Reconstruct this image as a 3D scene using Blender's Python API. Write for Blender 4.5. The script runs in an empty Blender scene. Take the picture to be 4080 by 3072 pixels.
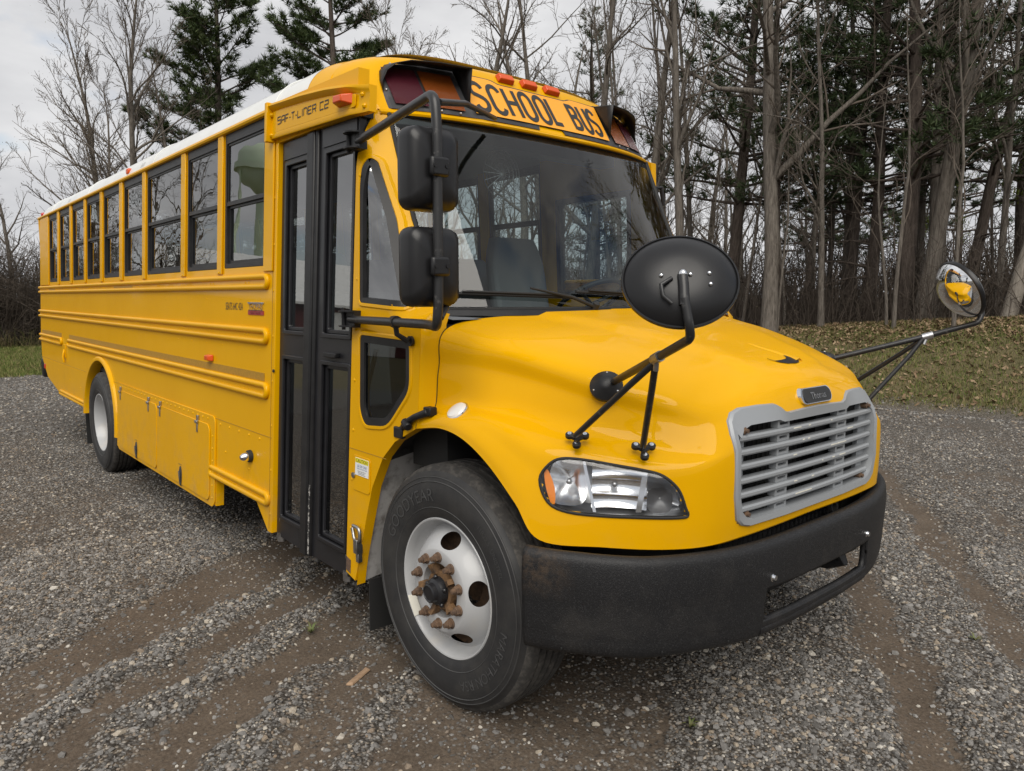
import bpy, bmesh, math, random
import numpy as np
from mathutils import Vector, Matrix
R_ = math.radians
sc = bpy.context.scene
COL = sc.collection
rnd = random.Random(7)
rng = np.random.default_rng(11)

# ------------------------------------------------------------------ camera
cam_d = bpy.data.cameras.new('camera'); cam = bpy.data.objects.new('camera', cam_d); COL.objects.link(cam)
cam_d.sensor_fit = 'HORIZONTAL'; cam_d.sensor_width = 36.0; cam_d.lens = 25.781
cam_d.clip_start = 0.05; cam_d.clip_end = 3000
RC = np.array([[0.65389557, 0.75657819, 0.00316596], [0.09177495, -0.07516424, -0.99293892], [-0.75099797, 0.64956891, -0.11858449]])
CAM = (2.422, -2.888, 1.7132)
cam.matrix_world = Matrix(((RC[0][0], -RC[1][0], -RC[2][0], CAM[0]), (RC[0][1], -RC[1][1], -RC[2][1], CAM[1]), (RC[0][2], -RC[1][2], -RC[2][2], CAM[2]), (0, 0, 0, 1)))
sc.camera = cam

# ------------------------------------------------------------------ sky, sun, exposure
SUN_EL, SUN_AZ = 48.0, -40.0        # azimuth of the sun, degrees from +x towards +y
w = bpy.data.worlds.new('World'); sc.world = w; w.use_nodes = True
nt = w.node_tree; nt.nodes.clear()
def wn(t, **k):
    n = nt.nodes.new(t)
    for a, b in k.items(): setattr(n, a, b)
    return n
out = wn('ShaderNodeOutputWorld'); mixs = wn('ShaderNodeMixShader')
bg1 = wn('ShaderNodeBackground'); bg2 = wn('ShaderNodeBackground')
sky = wn('ShaderNodeTexSky', sky_type='NISHITA', sun_disc=False, sun_elevation=R_(SUN_EL), sun_rotation=R_(90 - SUN_AZ), altitude=200, air_density=1.2, dust_density=1.5, ozone_density=1.5)
bg1.inputs['Strength'].default_value = 0.09
tc = wn('ShaderNodeTexCoord'); mp = wn('ShaderNodeMapping'); mp.inputs['Scale'].default_value = (1.0, 1.0, 2.4)
mp.inputs['Location'].default_value = (0.3, 0.1, 0.0)
n1 = wn('ShaderNodeTexNoise'); n1.inputs['Scale'].default_value = 1.9; n1.inputs['Detail'].default_value = 7; n1.inputs['Roughness'].default_value = .52; n1.inputs['Distortion'].default_value = .3
cr = wn('ShaderNodeValToRGB'); e = cr.color_ramp.elements
e[0].position = .31; e[0].color = (0, 0, 0, 1); e[1].position = .40; e[1].color = (1, 1, 1, 1)
n2 = wn('ShaderNodeTexNoise'); n2.inputs['Scale'].default_value = 3.1; n2.inputs['Detail'].default_value = 6; n2.inputs['Roughness'].default_value = .55
cr2 = wn('ShaderNodeValToRGB'); e = cr2.color_ramp.elements
e[0].position = .30; e[0].color = (.335, .34, .36, 1); e[1].position = .70; e[1].color = (.575, .575, .58, 1)
L = nt.links.new
L(tc.outputs['Generated'], mp.inputs['Vector']); L(mp.outputs[0], n1.inputs['Vector']); L(mp.outputs[0], n2.inputs['Vector'])
L(n1.outputs['Fac'], cr.inputs[0]); L(n2.outputs['Fac'], cr2.inputs[0]); L(cr2.outputs[0], bg2.inputs['Color']); bg2.inputs['Strength'].default_value = 1.0
L(sky.outputs[0], bg1.inputs['Color']); L(cr.outputs[0], mixs.inputs[0]); L(bg1.outputs[0], mixs.inputs[1]); L(bg2.outputs[0], mixs.inputs[2]); L(mixs.outputs[0], out.inputs[0])
sd = bpy.data.lights.new('sun', 'SUN'); sd.energy = 2.1; sd.angle = R_(50); sd.color = (1.0, .95, .87)
sun = bpy.data.objects.new('sun', sd); COL.objects.link(sun)
_dir = Vector((math.cos(R_(SUN_EL)) * math.cos(R_(SUN_AZ)), math.cos(R_(SUN_EL)) * math.sin(R_(SUN_AZ)), math.sin(R_(SUN_EL))))
sun.rotation_euler = _dir.to_track_quat('Z', 'Y').to_euler(); sun.location = (0, 0, 40)
vs = sc.view_settings; vs.view_transform = 'Standard'; vs.look = 'None'; vs.gamma = 1; vs.exposure = 0.55; vs.use_curve_mapping = False
sc.cycles.use_denoising = True; sc.cycles.max_bounces = 10; sc.cycles.transparent_max_bounces = 24

# ------------------------------------------------------------------ helpers
def mat(name, col=(.5, .5, .5), rough=.5, metal=0., coat=0., spec=.5, noise=None, bump=None, emit=None, coat_rough=.06):
    """noise=(scale, colour2, lo, hi[, detail]); bump=(scale, strength, distance)"""
    m = bpy.data.materials.new(name); m.use_nodes = True; t = m.node_tree; b = t.nodes['Principled BSDF']
    b.inputs['Base Color'].default_value = (*col, 1); b.inputs['Roughness'].default_value = rough; b.inputs['Metallic'].default_value = metal
    b.inputs['Coat Weight'].default_value = coat; b.inputs['Coat Roughness'].default_value = coat_rough; b.inputs['Specular IOR Level'].default_value = spec
    if noise or bump:
        c = t.nodes.new('ShaderNodeTexCoord')
    if noise:
        n = t.nodes.new('ShaderNodeTexNoise'); n.inputs['Scale'].default_value = noise[0]; n.inputs['Detail'].default_value = noise[4] if len(noise) > 4 else 6; n.inputs['Roughness'].default_value = .62
        r = t.nodes.new('ShaderNodeValToRGB'); r.color_ramp.elements[0].position = noise[2]; r.color_ramp.elements[1].position = noise[3]
        r.color_ramp.elements[0].color = (*col, 1); r.color_ramp.elements[1].color = (*noise[1], 1)
        t.links.new(c.outputs['Object'], n.inputs['Vector']); t.links.new(n.outputs['Fac'], r.inputs[0]); t.links.new(r.outputs[0], b.inputs['Base Color'])
    if bump:
        n = t.nodes.new('ShaderNodeTexNoise'); n.inputs['Scale'].default_value = bump[0]; n.inputs['Detail'].default_value = 4
        bp = t.nodes.new('ShaderNodeBump'); bp.inputs['Strength'].default_value = bump[1]; bp.inputs['Distance'].default_value = bump[2]
        t.links.new(c.outputs['Object'], n.inputs['Vector']); t.links.new(n.outputs['Fac'], bp.inputs['Height']); t.links.new(bp.outputs[0], b.inputs['Normal'])
    return m

def glass_mat(name, tint=(.8, .85, .86), ior=1.5, wav=None, rough=0.0):
    """thin pane: tinted transparency plus a fresnel reflection"""
    m = bpy.data.materials.new(name); m.use_nodes = True; t = m.node_tree; t.nodes.clear()
    o = t.nodes.new('ShaderNodeOutputMaterial'); mx = t.nodes.new('ShaderNodeMixShader'); tr = t.nodes.new('ShaderNodeBsdfTransparent'); g = t.nodes.new('ShaderNodeBsdfGlossy'); f = t.nodes.new('ShaderNodeFresnel')
    tr.inputs[0].default_value = (*tint, 1); g.inputs['Roughness'].default_value = rough; g.inputs[0].default_value = (1, 1, 1, 1); f.inputs['IOR'].default_value = ior
    t.links.new(f.outputs[0], mx.inputs[0]); t.links.new(tr.outputs[0], mx.inputs[1]); t.links.new(g.outputs[0], mx.inputs[2]); t.links.new(mx.outputs[0], o.inputs[0])
    if wav:
        c = t.nodes.new('ShaderNodeTexCoord'); n = t.nodes.new('ShaderNodeTexNoise'); n.inputs['Scale'].default_value = wav[0]; n.inputs['Detail'].default_value = 1
        bp = t.nodes.new('ShaderNodeBump'); bp.inputs['Strength'].default_value = wav[1]; bp.inputs['Distance'].default_value = wav[2]
        t.links.new(c.outputs['Object'], n.inputs['Vector']); t.links.new(n.outputs['Fac'], bp.inputs['Height']); t.links.new(bp.outputs[0], g.inputs['Normal']); t.links.new(bp.outputs[0], f.inputs['Normal'])
    return m

class MB:
    def __init__(s): s.v = []; s.f = []
    def add(s, vs, fs):
        o = len(s.v); s.v += [tuple(map(float, p)) for p in vs]; s.f += [tuple(o + i for i in q) for q in fs]; return s
    def box(s, x0, x1, y0, y1, z0, z1):
        return s.add([(x0, y0, z0), (x1, y0, z0), (x1, y1, z0), (x0, y1, z0), (x0, y0, z1), (x1, y0, z1), (x1, y1, z1), (x0, y1, z1)],
                     [(0, 3, 2, 1), (4, 5, 6, 7), (0, 1, 5, 4), (1, 2, 6, 5), (2, 3, 7, 6), (3, 0, 4, 7)])
    def hexa(s, P):   # 8 points: bottom loop 0-3, top loop 4-7
        return s.add(P, [(0, 3, 2, 1), (4, 5, 6, 7), (0, 1, 5, 4), (1, 2, 6, 5), (2, 3, 7, 6), (3, 0, 4, 7)])
    def grid(s, P, close_u=False, close_v=False, flip=False):
        P = np.asarray(P, float); nu, nv = P.shape[:2]; o = len(s.v); s.v += [tuple(p) for p in P.reshape(-1, 3)]
        for i in range(nu if close_u else nu - 1):
            for j in range(nv if close_v else nv - 1):
                a = o + i * nv + j; b = o + ((i + 1) % nu) * nv + j; c = o + ((i + 1) % nu) * nv + (j + 1) % nv; d = o + i * nv + (j + 1) % nv
                s.f.append((a, d, c, b) if flip else (a, b, c, d))
        return s
    def tube(s, path, r, n=10, cap=True):
        path = [Vector(p) for p in path]; m = len(path); rr = r if hasattr(r, '__len__') else [r] * m
        o = len(s.v); up = None
        for i, p in enumerate(path):
            d = (path[min(i + 1, m - 1)] - path[max(i - 1, 0)]).normalized()
            if up is None: up = d.orthogonal().normalized()
            a = (up - d * up.dot(d))
            a = a.normalized() if a.length > 1e-6 else d.orthogonal().normalized()
            up = a; b = d.cross(a)
            for k in range(n):
                t = 2 * math.pi * k / n; q = p + (a * math.cos(t) + b * math.sin(t)) * rr[i]; s.v.append(tuple(q))
        for i in range(m - 1):
            for k in range(n):
                s.f.append((o + i * n + k, o + i * n + (k + 1) % n, o + (i + 1) * n + (k + 1) % n, o + (i + 1) * n + k))
        if cap:
            s.f.append(tuple(o + k for k in reversed(range(n)))); s.f.append(tuple(o + (m - 1) * n + k for k in range(n)))
        return s
    def lathe(s, prof, c, axis, n=32, cap=False):
        """prof: list of (r, a); axis: unit outward direction; c centre"""
        ax = Vector(axis).normalized(); u = ax.orthogonal().normalized(); v = ax.cross(u); c = Vector(c); P = []
        for r, a in prof:
            P.append([c + ax * a + (u * math.cos(2 * math.pi * k / n) + v * math.sin(2 * math.pi * k / n)) * r for k in range(n)])
        o = len(s.v); s.grid(P, close_v=True)
        if cap:
            s.f.append(tuple(o + k for k in range(n))); q = o + (len(prof) - 1) * n; s.f.append(tuple(q + k for k in reversed(range(n))))
        return s
    def ball(s, c, r, n=8):
        return s.lathe([(r * math.sin(math.pi * i / n) if 0 < i < n else 1e-4, r * math.cos(math.pi * i / n)) for i in range(n + 1)], c, (0, 0, 1), n * 2)
    def sheet(s, P): return s.add(P, [tuple(range(len(P)))])
    def merge(s, o): return s.add(o.v, o.f)
    def xf(s, fn): s.v = [tuple(fn(*p)) for p in s.v]; return s
    def build(s, name, m, parent=None, smooth=35, bevel=0, solid=0, label=None, kind=None, weld=0):
        me = bpy.data.meshes.new(name); me.from_pydata(s.v, [], s.f); me.update()
        if weld:
            bm = bmesh.new(); bm.from_mesh(me); bmesh.ops.remove_doubles(bm, verts=bm.verts, dist=weld); bm.to_mesh(me); bm.free()
        if m is not None:
            for q in (m if isinstance(m, (list, tuple)) else [m]): me.materials.append(q)
        o = bpy.data.objects.new(name, me); COL.objects.link(o)
        finish(o, smooth, bevel, solid)
        if parent: o.parent = parent
        if label: o['label'] = label
        if kind: o['kind'] = kind
        return o

def finish(o, smooth=35, bevel=0, solid=0):
    me = o.data
    if solid:
        q = o.modifiers.new('solid', 'SOLIDIFY'); q.thickness = solid; q.offset = -1
    if bevel:
        q = o.modifiers.new('bevel', 'BEVEL'); q.width = bevel; q.segments = 2; q.limit_method = 'ANGLE'; q.angle_limit = R_(40)
    if smooth:
        me.shade_smooth(); me.set_sharp_from_angle(angle=R_(smooth))

def empty(name, loc=(0, 0, 0), parent=None):
    o = bpy.data.objects.new(name, None); o.location = loc; COL.objects.link(o); o.empty_display_size = .2
    if parent: o.parent = parent
    return o
def tag(o, label=None, cat=None, group=None, kind=None):
    for k, v in (('label', label), ('category', cat), ('group', group), ('kind', kind)):
        if v: o[k] = v
    return o
def copy_obj(o, parent=None):
    c = o.copy(); COL.objects.link(c); c.parent = parent; return c

def arc2(cx, cy, rx, ry, a0, a1, n):
    return [(cx + rx * math.cos(R_(a0 + (a1 - a0) * i / n)), cy + ry * math.sin(R_(a0 + (a1 - a0) * i / n))) for i in range(n + 1)]
def rrect(x0, x1, z0, z1, r, n=5):
    r = r if hasattr(r, '__len__') else (r,) * 4    # order: x0z0, x1z0, x1z1, x0z1
    P = arc2(x0 + r[0], z0 + r[0], r[0], r[0], 180, 270, n) + arc2(x1 - r[1], z0 + r[1], r[1], r[1], 270, 360, n) + arc2(x1 - r[2], z1 - r[2], r[2], r[2], 0, 90, n) + arc2(x0 + r[3], z1 - r[3], r[3], r[3], 90, 180, n)
    return P

# side wall of the bus leans in slightly towards the roof; s=-1 kerb side, s=+1 driver's side
KL = .053
def sy(z): return 1.222 - KL * (z - .45)
def sp(x, z, off=0., s=-1): return (x, s * (sy(z) + off), z)
def side_prism(mb, pts, o0, o1, s=-1):
    """polygon in (x,z) on the side wall between outward offsets o0 (inner) and o1 (outer)"""
    n = len(pts); A = [sp(x, z, o1, s) for x, z in pts]; B = [sp(x, z, o0, s) for x, z in pts]
    area = sum(pts[i][0] * pts[(i + 1) % n][1] - pts[(i + 1) % n][0] * pts[i][1] for i in range(n))
    ccw = (area > 0) == (s < 0)
    fr = tuple(range(n)); bk = tuple(reversed(range(n, 2 * n)))
    q = [(i, n + i, n + (i + 1) % n, (i + 1) % n) for i in range(n)]
    if not ccw:
        fr = tuple(reversed(fr)); bk = tuple(reversed(bk)); q = [tuple(reversed(k)) for k in q]
    mb.add(A + B, [fr, bk] + q); return mb
def side_ring(mb, outer, inner, o0, o1, s=-1):
    """frame between two matching (x,z) loops"""
    n = len(outer); V = [sp(x, z, o1, s) for x, z in outer] + [sp(x, z, o1, s) for x, z in inner] + [sp(x, z, o0, s) for x, z in outer] + [sp(x, z, o0, s) for x, z in inner]
    F = []
    for i in range(n):
        j = (i + 1) % n
        F += [(i, j, n + j, n + i), (2 * n + j, 2 * n + i, 3 * n + i, 3 * n + j), (j, i, 2 * n + i, 2 * n + j), (n + i, n + j, 3 * n + j, 3 * n + i)]
    if s > 0: F = [tuple(reversed(f)) for f in F]
    mb.add(V, F); return mb

# stroke lettering: polylines turned into flat ribbons
def ribbon(pts, wd):
    P = [np.array(p, float) for p in pts]; n = len(P); Lf = []; Rt = []
    closed = np.linalg.norm(P[0] - P[-1]) < 1e-6
    for i in range(n):
        a = P[i - 1] if i > 0 else (P[-2] if closed else P[i]); b = P[i + 1] if i < n - 1 else (P[1] if closed else P[i])
        d1 = P[i] - a; d2 = b - P[i]
        if np.linalg.norm(d1) < 1e-9: d1 = d2
        if np.linalg.norm(d2) < 1e-9: d2 = d1
        d1 = d1 / np.linalg.norm(d1); d2 = d2 / np.linalg.norm(d2); t = d1 + d2
        t = t / np.linalg.norm(t) if np.linalg.norm(t) > 1e-6 else d1
        nn = np.array([-t[1], t[0]]); k = max(.45, nn @ np.array([-d1[1], d1[0]])); Lf.append(P[i] + nn * wd / 2 / k); Rt.append(P[i] - nn * wd / 2 / k)
    return Lf, Rt
def stroke_text(mb, strokes, wd, fn):
    for st in strokes:
        Lf, Rt = ribbon(st, wd); n = len(Lf)
        mb.add([fn(*p) for p in Lf] + [fn(*p) for p in Rt], [(i, n + i, n + i + 1, i + 1) for i in range(n - 1)])
    return mb
FONT = {}
def font_verts(txt, size=1., subdiv=0):
    if txt in FONT: return [(a * size, b * size, c * size) for a, b, c in FONT[txt][0]], FONT[txt][1]
    FONT[txt] = _font_verts(txt); return font_verts(txt, size)
def _font_verts(txt, size=1.):
    cu = bpy.data.curves.new('t', 'FONT'); cu.body = txt; cu.size = size; cu.resolution_u = 3; cu.align_x = 'CENTER'
    o = bpy.data.objects.new('t', cu); COL.objects.link(o); dg = bpy.context.evaluated_depsgraph_get(); me = o.evaluated_get(dg).to_mesh()
    V = [tuple(v.co) for v in me.vertices]; F = [tuple(p.vertices) for p in me.polygons]
    o.evaluated_get(dg).to_mesh_clear(); bpy.data.objects.remove(o); bpy.data.curves.remove(cu)
    return V, F
for _t in ('SEATS 64C 42A', 'THOMAS', 'BUILT BUSES', 'EXIT', 'Thomas', 'GOODYEAR', 'MARATHON RSA', '11R22.5  UNISTEEL', 'CAUTION', 'USE DEF ONLY', 'DIESEL EXHAUST FLUID', 'Using any other fluid can:', '- Damage the system', '- Require fluid removal'): font_verts(_t)
def font_text(mb, txt, size, fn, sx=1.):
    V, F = font_verts(txt, size); mb.add([fn(x * sx, y) for x, y, z in V], F); return mb

# ------------------------------------------------------------------ materials
def paint_mat():
    m = mat('bus_yellow', (.70, .365, .001), rough=.4, coat=.28, coat_rough=.03, spec=.10)
    t = m.node_tree; b = t.nodes['Principled BSDF']; c = t.nodes.new('ShaderNodeTexCoord')
    n = t.nodes.new('ShaderNodeTexNoise'); n.inputs['Scale'].default_value = 1.1; n.inputs['Detail'].default_value = 6; n.inputs['Roughness'].default_value = .6
    r = t.nodes.new('ShaderNodeValToRGB'); r.color_ramp.elements[0].position = .3; r.color_ramp.elements[1].position = .75
    r.color_ramp.elements[0].color = (.72, .372, .0003, 1); r.color_ramp.elements[1].color = (.66, .335, .0004, 1)
    n2 = t.nodes.new('ShaderNodeTexNoise'); n2.inputs['Scale'].default_value = 160; n2.inputs['Detail'].default_value = 2
    r2 = t.nodes.new('ShaderNodeValToRGB'); r2.color_ramp.elements[0].position = .68; r2.color_ramp.elements[1].position = .78; r2.color_ramp.elements[0].color = (0, 0, 0, 1); r2.color_ramp.elements[1].color = (.16, .16, .16, 1)
    mx = t.nodes.new('ShaderNodeMixRGB'); mx.inputs[2].default_value = (.30, .17, .03, 1)
    rr = t.nodes.new('ShaderNodeMapRange'); rr.inputs['To Min'].default_value = .34; rr.inputs['To Max'].default_value = .55
    bp = t.nodes.new('ShaderNodeBump'); bp.inputs['Strength'].default_value = .2; bp.inputs['Distance'].default_value = .004
    n3 = t.nodes.new('ShaderNodeTexNoise'); n3.inputs['Scale'].default_value = 3.2; n3.inputs['Detail'].default_value = 2
    b.inputs['Specular Tint'].default_value = (1, .72, .25, 1)
    l = t.links.new
    for q in (n, n2, n3): l(c.outputs['Object'], q.inputs['Vector'])
    l(n.outputs['Fac'], r.inputs[0]); l(n2.outputs['Fac'], r2.inputs[0]); l(r2.outputs[0], mx.inputs[0]); l(r.outputs[0], mx.inputs[1]); l(mx.outputs[0], b.inputs['Base Color'])
    sx_ = t.nodes.new('ShaderNodeSeparateXYZ'); l(c.outputs['Object'], sx_.inputs[0]); hz = t.nodes.new('ShaderNodeMapRange'); hz.inputs['From Min'].default_value = .95; hz.inputs['From Max'].default_value = .25; hz.inputs['To Max'].default_value = .55; l(sx_.outputs['Z'], hz.inputs['Value'])
    n4 = t.nodes.new('ShaderNodeTexNoise'); n4.inputs['Scale'].default_value = 7; n4.inputs['Detail'].default_value = 8; n4.inputs['Roughness'].default_value = .7; l(c.outputs['Object'], n4.inputs['Vector']); r4 = t.nodes.new('ShaderNodeMapRange'); r4.inputs['From Min'].default_value = .48; r4.inputs['From Max'].default_value = .78; l(n4.outputs['Fac'], r4.inputs['Value'])
    ml = t.nodes.new('ShaderNodeMath'); ml.operation = 'MULTIPLY'; l(hz.outputs[0], ml.inputs[0]); l(r4.outputs[0], ml.inputs[1]); mx2 = t.nodes.new('ShaderNodeMixRGB'); mx2.inputs[2].default_value = (.30, .22, .13, 1); l(ml.outputs[0], mx2.inputs[0]); l(mx.outputs[0], mx2.inputs[1]); l(mx2.outputs[0], b.inputs['Base Color'])
    l(n.outputs['Fac'], rr.inputs['Value']); l(rr.outputs[0], b.inputs['Roughness']); l(n3.outputs['Fac'], bp.inputs['Height']); l(bp.outputs[0], b.inputs['Coat Normal'])
    return m
M = {}
M['yellow'] = paint_mat()
M['white'] = mat('roof_white', (.74, .75, .73), .4, coat=.3, noise=(2.5, (.62, .63, .60), .45, .8))
M['black'] = mat('black_paint', (.010, .010, .011), .42, spec=.35, noise=(9, (.019, .019, .020), .4, .7))
M['dblack'] = mat('door_black', (.010, .010, .012), .38, coat=.1, spec=.35, noise=(5, (.018, .018, .021), .4, .75))
M['rubber'] = mat('rubber', (.014, .014, .014), .7)
M['tyre'] = mat('tyre_rubber', (.019, .019, .020), .62, noise=(7, (.042, .040, .037), .42, .8), bump=(120, .25, .002))
M['tread'] = mat('tread_rubber', (.032, .030, .028), .9, noise=(30, (.09, .083, .074), .45, .75), bump=(60, .5, .004))
M['bumper'] = mat('bumper_black', (.011, .011, .012), .5, spec=.35, noise=(170, (.032, .032, .033), .52, .72, 3), bump=(260, .5, .003))
def bumper_wear(m):
    t = m.node_tree; b = t.nodes['Principled BSDF']; src = b.inputs['Base Color'].links[0].from_socket; l = t.links.new; N = t.nodes.new; c = N('ShaderNodeTexCoord')
    def nz(s, lo, hi, d=8):
        n = N('ShaderNodeTexNoise'); n.inputs['Scale'].default_value = s; n.inputs['Detail'].default_value = d; n.inputs['Roughness'].default_value = .7; r = N('ShaderNodeMapRange'); r.inputs['From Min'].default_value = lo; r.inputs['From Max'].default_value = hi; l(c.outputs['Object'], n.inputs['Vector']); l(n.outputs['Fac'], r.inputs['Value']); return r
    sx = N('ShaderNodeSeparateXYZ'); l(c.outputs['Object'], sx.inputs[0]); yy = N('ShaderNodeMapRange'); yy.inputs['From Min'].default_value = -1.13; yy.inputs['From Max'].default_value = -1.20; yy.inputs['To Max'].default_value = .6; l(sx.outputs['Y'], yy.inputs['Value']); zz_ = N('ShaderNodeMapRange'); zz_.inputs['From Min'].default_value = .66; zz_.inputs['From Max'].default_value = .78; l(sx.outputs['Z'], zz_.inputs['Value']); m0 = N('ShaderNodeMath'); m0.operation = 'MULTIPLY'; l(yy.outputs[0], m0.inputs[0]); l(zz_.outputs[0], m0.inputs[1])
    mu = N('ShaderNodeMath'); mu.operation = 'MULTIPLY'; l(m0.outputs[0], mu.inputs[0]); l(nz(14, .44, .66).outputs[0], mu.inputs[1]); m1 = N('ShaderNodeMixRGB'); m1.inputs[2].default_value = (.13, .085, .05, 1); l(mu.outputs[0], m1.inputs[0]); l(src, m1.inputs[1])
    d2 = N('ShaderNodeMath'); d2.operation = 'MULTIPLY'; d2.inputs[1].default_value = .5; l(nz(4, .5, .85).outputs[0], d2.inputs[0]); m2 = N('ShaderNodeMixRGB'); m2.inputs[2].default_value = (.055, .05, .045, 1); l(d2.outputs[0], m2.inputs[0]); l(m1.outputs[0], m2.inputs[1]); l(m2.outputs[0], b.inputs['Base Color'])
bumper_wear(M['bumper'])
M['plastic'] = mat('black_plastic', (.010, .010, .011), .36, spec=.4, bump=(240, .12, .001))
M['pole'] = mat('worn_black_steel', (.018, .018, .019), .38, noise=(45, (.12, .115, .11), .6, .78, 8))
M['rim'] = mat('rim_white', (.41, .415, .42), .36, coat=.2, noise=(5, (.50, .46, .40), .55, .85))
M['rust'] = mat('rusty_steel', (.16, .095, .055), .85, noise=(40, (.06, .04, .03), .35, .7), bump=(90, .5, .003))
M['rustlight'] = mat('rusty_hub', (.22, .12, .05), .8, noise=(25, (.06, .038, .025), .35, .65))
M['hub'] = mat('greasy_hub', (.014, .014, .016), .35)
M['chrome'] = mat('chrome', (.75, .76, .78), .12, metal=1)
M['steel'] = mat('zinc_steel', (.42, .42, .42), .38, metal=1, noise=(30, (.22, .2, .17), .5, .75))
M['alu'] = mat('brushed_aluminium', (.62, .62, .62), .35, metal=1)
M['grille'] = mat('grille_silver', (.30, .315, .33), .45, metal=.2, coat=.1)
M['chip'] = mat('bare_plastic', (.62, .60, .52), .6)
M['dark'] = mat('dark_cavity', (.008, .008, .008), .8)
M['radiator'] = mat('radiator_fins', (.022, .022, .022), .7, bump=(300, .5, .004))
M['amber'] = mat('amber_lens', (.62, .075, .001), .3, coat=.1)
M['amberdark'] = mat('dark_amber_lens', (.30, .075, .012), .25, coat=.5)
M['signal'] = mat('signal_amber', (.78, .22, .01), .3, coat=.2)
M['red'] = mat('red_lens', (.45, .012, .012), .18, coat=.5)
M['reddark'] = mat('dark_red_lens', (.105, .018, .03), .25, coat=.5)
M['sign'] = mat('sign_orange', (.84, .36, .018), .5, coat=.1, noise=(3, (.80, .33, .018), .4, .8))
M['ink'] = mat('black_vinyl', (.02, .02, .02), .5)
M['inkgrey'] = mat('faded_ink', (.33, .32, .30), .6)
M['tape'] = mat('reflective_tape', (.40, .215, .015), .5, noise=(90, (.33, .18, .015), .45, .55))
M['panelblack'] = mat('weathered_black', (.03, .03, .032), .6, noise=(12, (.07, .07, .07), .5, .75))
M['grey'] = mat('grey_liner', (.42, .41, .40), .6, noise=(14, (.16, .145, .13), .5, .72))
M['seat'] = mat('seat_vinyl', (.15, .15, .152), .6)
M['dash'] = mat('dash_grey', (.16, .17, .18), .6)
M['ceil'] = mat('interior_white', (.45, .46, .45), .5)
M['floor'] = mat('floor_rubber', (.03, .03, .03), .7)
M['paper'] = mat('white_label', (.75, .76, .75), .6)
M['labelyellow'] = mat('label_yellow', (.75, .66, .02), .5)
M['blue'] = mat('label_blue', (.05, .12, .3), .5)
M['badgered'] = mat('badge_red', (.30, .02, .02), .35)
M['glass'] = glass_mat('side_glass', (.52, .57, .57), 2.4, wav=(4.5, .045, .010))
M['doorglass'] = glass_mat('door_glass', (.50, .56, .57), 2.9, wav=(1.5, .03, .01))
M['lowglass'] = glass_mat('lower_glass', (.42, .47, .47), 1.5)
M['ws'] = glass_mat('windshield_glass', (.80, .90, .90), 1.5)
M['lens'] = glass_mat('headlight_lens', (.93, .94, .95), 1.5)
M['mirror'] = mat('mirror_glass', (.9, .9, .9), .01, metal=1)
M['reflector'] = mat('headlight_reflector', (.92, .93, .95), .2, metal=1)
M['greylens'] = mat('grey_bezel', (.13, .13, .135), .4, metal=.4); M['satin'] = mat('satin_housing', (.55, .56, .58), .28, metal=.9)
M['clearlens'] = mat('clear_lens', (.72, .70, .66), .2, coat=.6)
# ================================================================== THE BUS
bus = empty('school_bus', (0, 0, 0))
tag(bus, 'yellow school bus with white roof and black bumper parked on the gravel lot', 'school bus')
from mathutils.geometry import tessellate_polygon
def wall(mb, outer, holes, o0, o1, s=-1):
    loops = [outer] + holes; flat = [p for l in loops for p in l]; n = len(flat)
    tri = tessellate_polygon([[Vector((x, z, 0)) for x, z in l] for l in loops])
    V = [sp(x, z, o1, s) for x, z in flat] + [sp(x, z, o0, s) for x, z in flat]; F = []
    for a, b, c in tri:
        (xa, za), (xb, zb), (xc, zc) = flat[a], flat[b], flat[c]
        ar = (xb - xa) * (zc - za) - (xc - xa) * (zb - za)
        if abs(ar) < 1e-10: continue
        q = (a, b, c) if (ar > 0) == (s < 0) else (c, b, a)
        F += [q, tuple(n + i for i in reversed(q))]
    o = 0
    for k, l in enumerate(loops):
        m = len(l); area = sum(l[i][0] * l[(i + 1) % m][1] - l[(i + 1) % m][0] * l[i][1] for i in range(m)); fw = ((area > 0) == (s < 0)) == (k == 0)
        for i in range(m):
            a, b = o + i, o + (i + 1) % m; q = (a, n + a, n + b, b); F.append(q if fw else tuple(reversed(q)))
        o += m
    mb.add(V, F); return mb

WIN = [(-8.766, -8.187), (-8.051, -7.425), (-7.296, -6.666), (-6.554, -5.92), (-5.791, -5.149), (-5.013, -4.383), (-4.264, -3.346), (-3.224, -2.583), (-2.469, -1.816)]
WZ0, WZ1 = 1.895, 2.755
ARX, ARZ, ARW, ARH = -5.93, .45, .665, .615       # rear wheel arch
arch_r = [(ARX + ARW, .30)] + arc2(ARX, ARZ, ARW, ARH, 0, 180, 28) + [(ARX - ARW, .505)]
FARCH = [(-.644, .331), (-.617, .481), (-.566, .672), (-.519, .835), (-.433, .989), (-.335, 1.078), (-.179, 1.155)]
skirt = [(-1.645, 1.893)] + [(-1.645, .34), (-1.70, .34), (-1.875, .480), (-2.565, .480), (-2.565, .30)] + arch_r + [(-8.06, .505), (-8.96, .655), (-9.39, .895), (-9.47, 1.2), (-9.47, 1.893)]
def cr_poly(P, r=.03, n=4):
    """round the corners of a polygon"""
    out_ = []; m = len(P)
    for i in range(m):
        a, b, c = np.array(P[i - 1], float), np.array(P[i], float), np.array(P[(i + 1) % m], float); rr = r[i] if hasattr(r, '__len__') else r
        u = (a - b); v = (c - b); lu, lv = np.linalg.norm(u), np.linalg.norm(v); d = min(rr, lu * .45, lv * .45); p0 = b + u / lu * d; p1 = b + v / lv * d
        for k in range(n + 1):
            t = k / n; out_.append(tuple((1 - t) ** 2 * p0 + 2 * t * (1 - t) * b + t * t * p1))
    return out_
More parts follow.
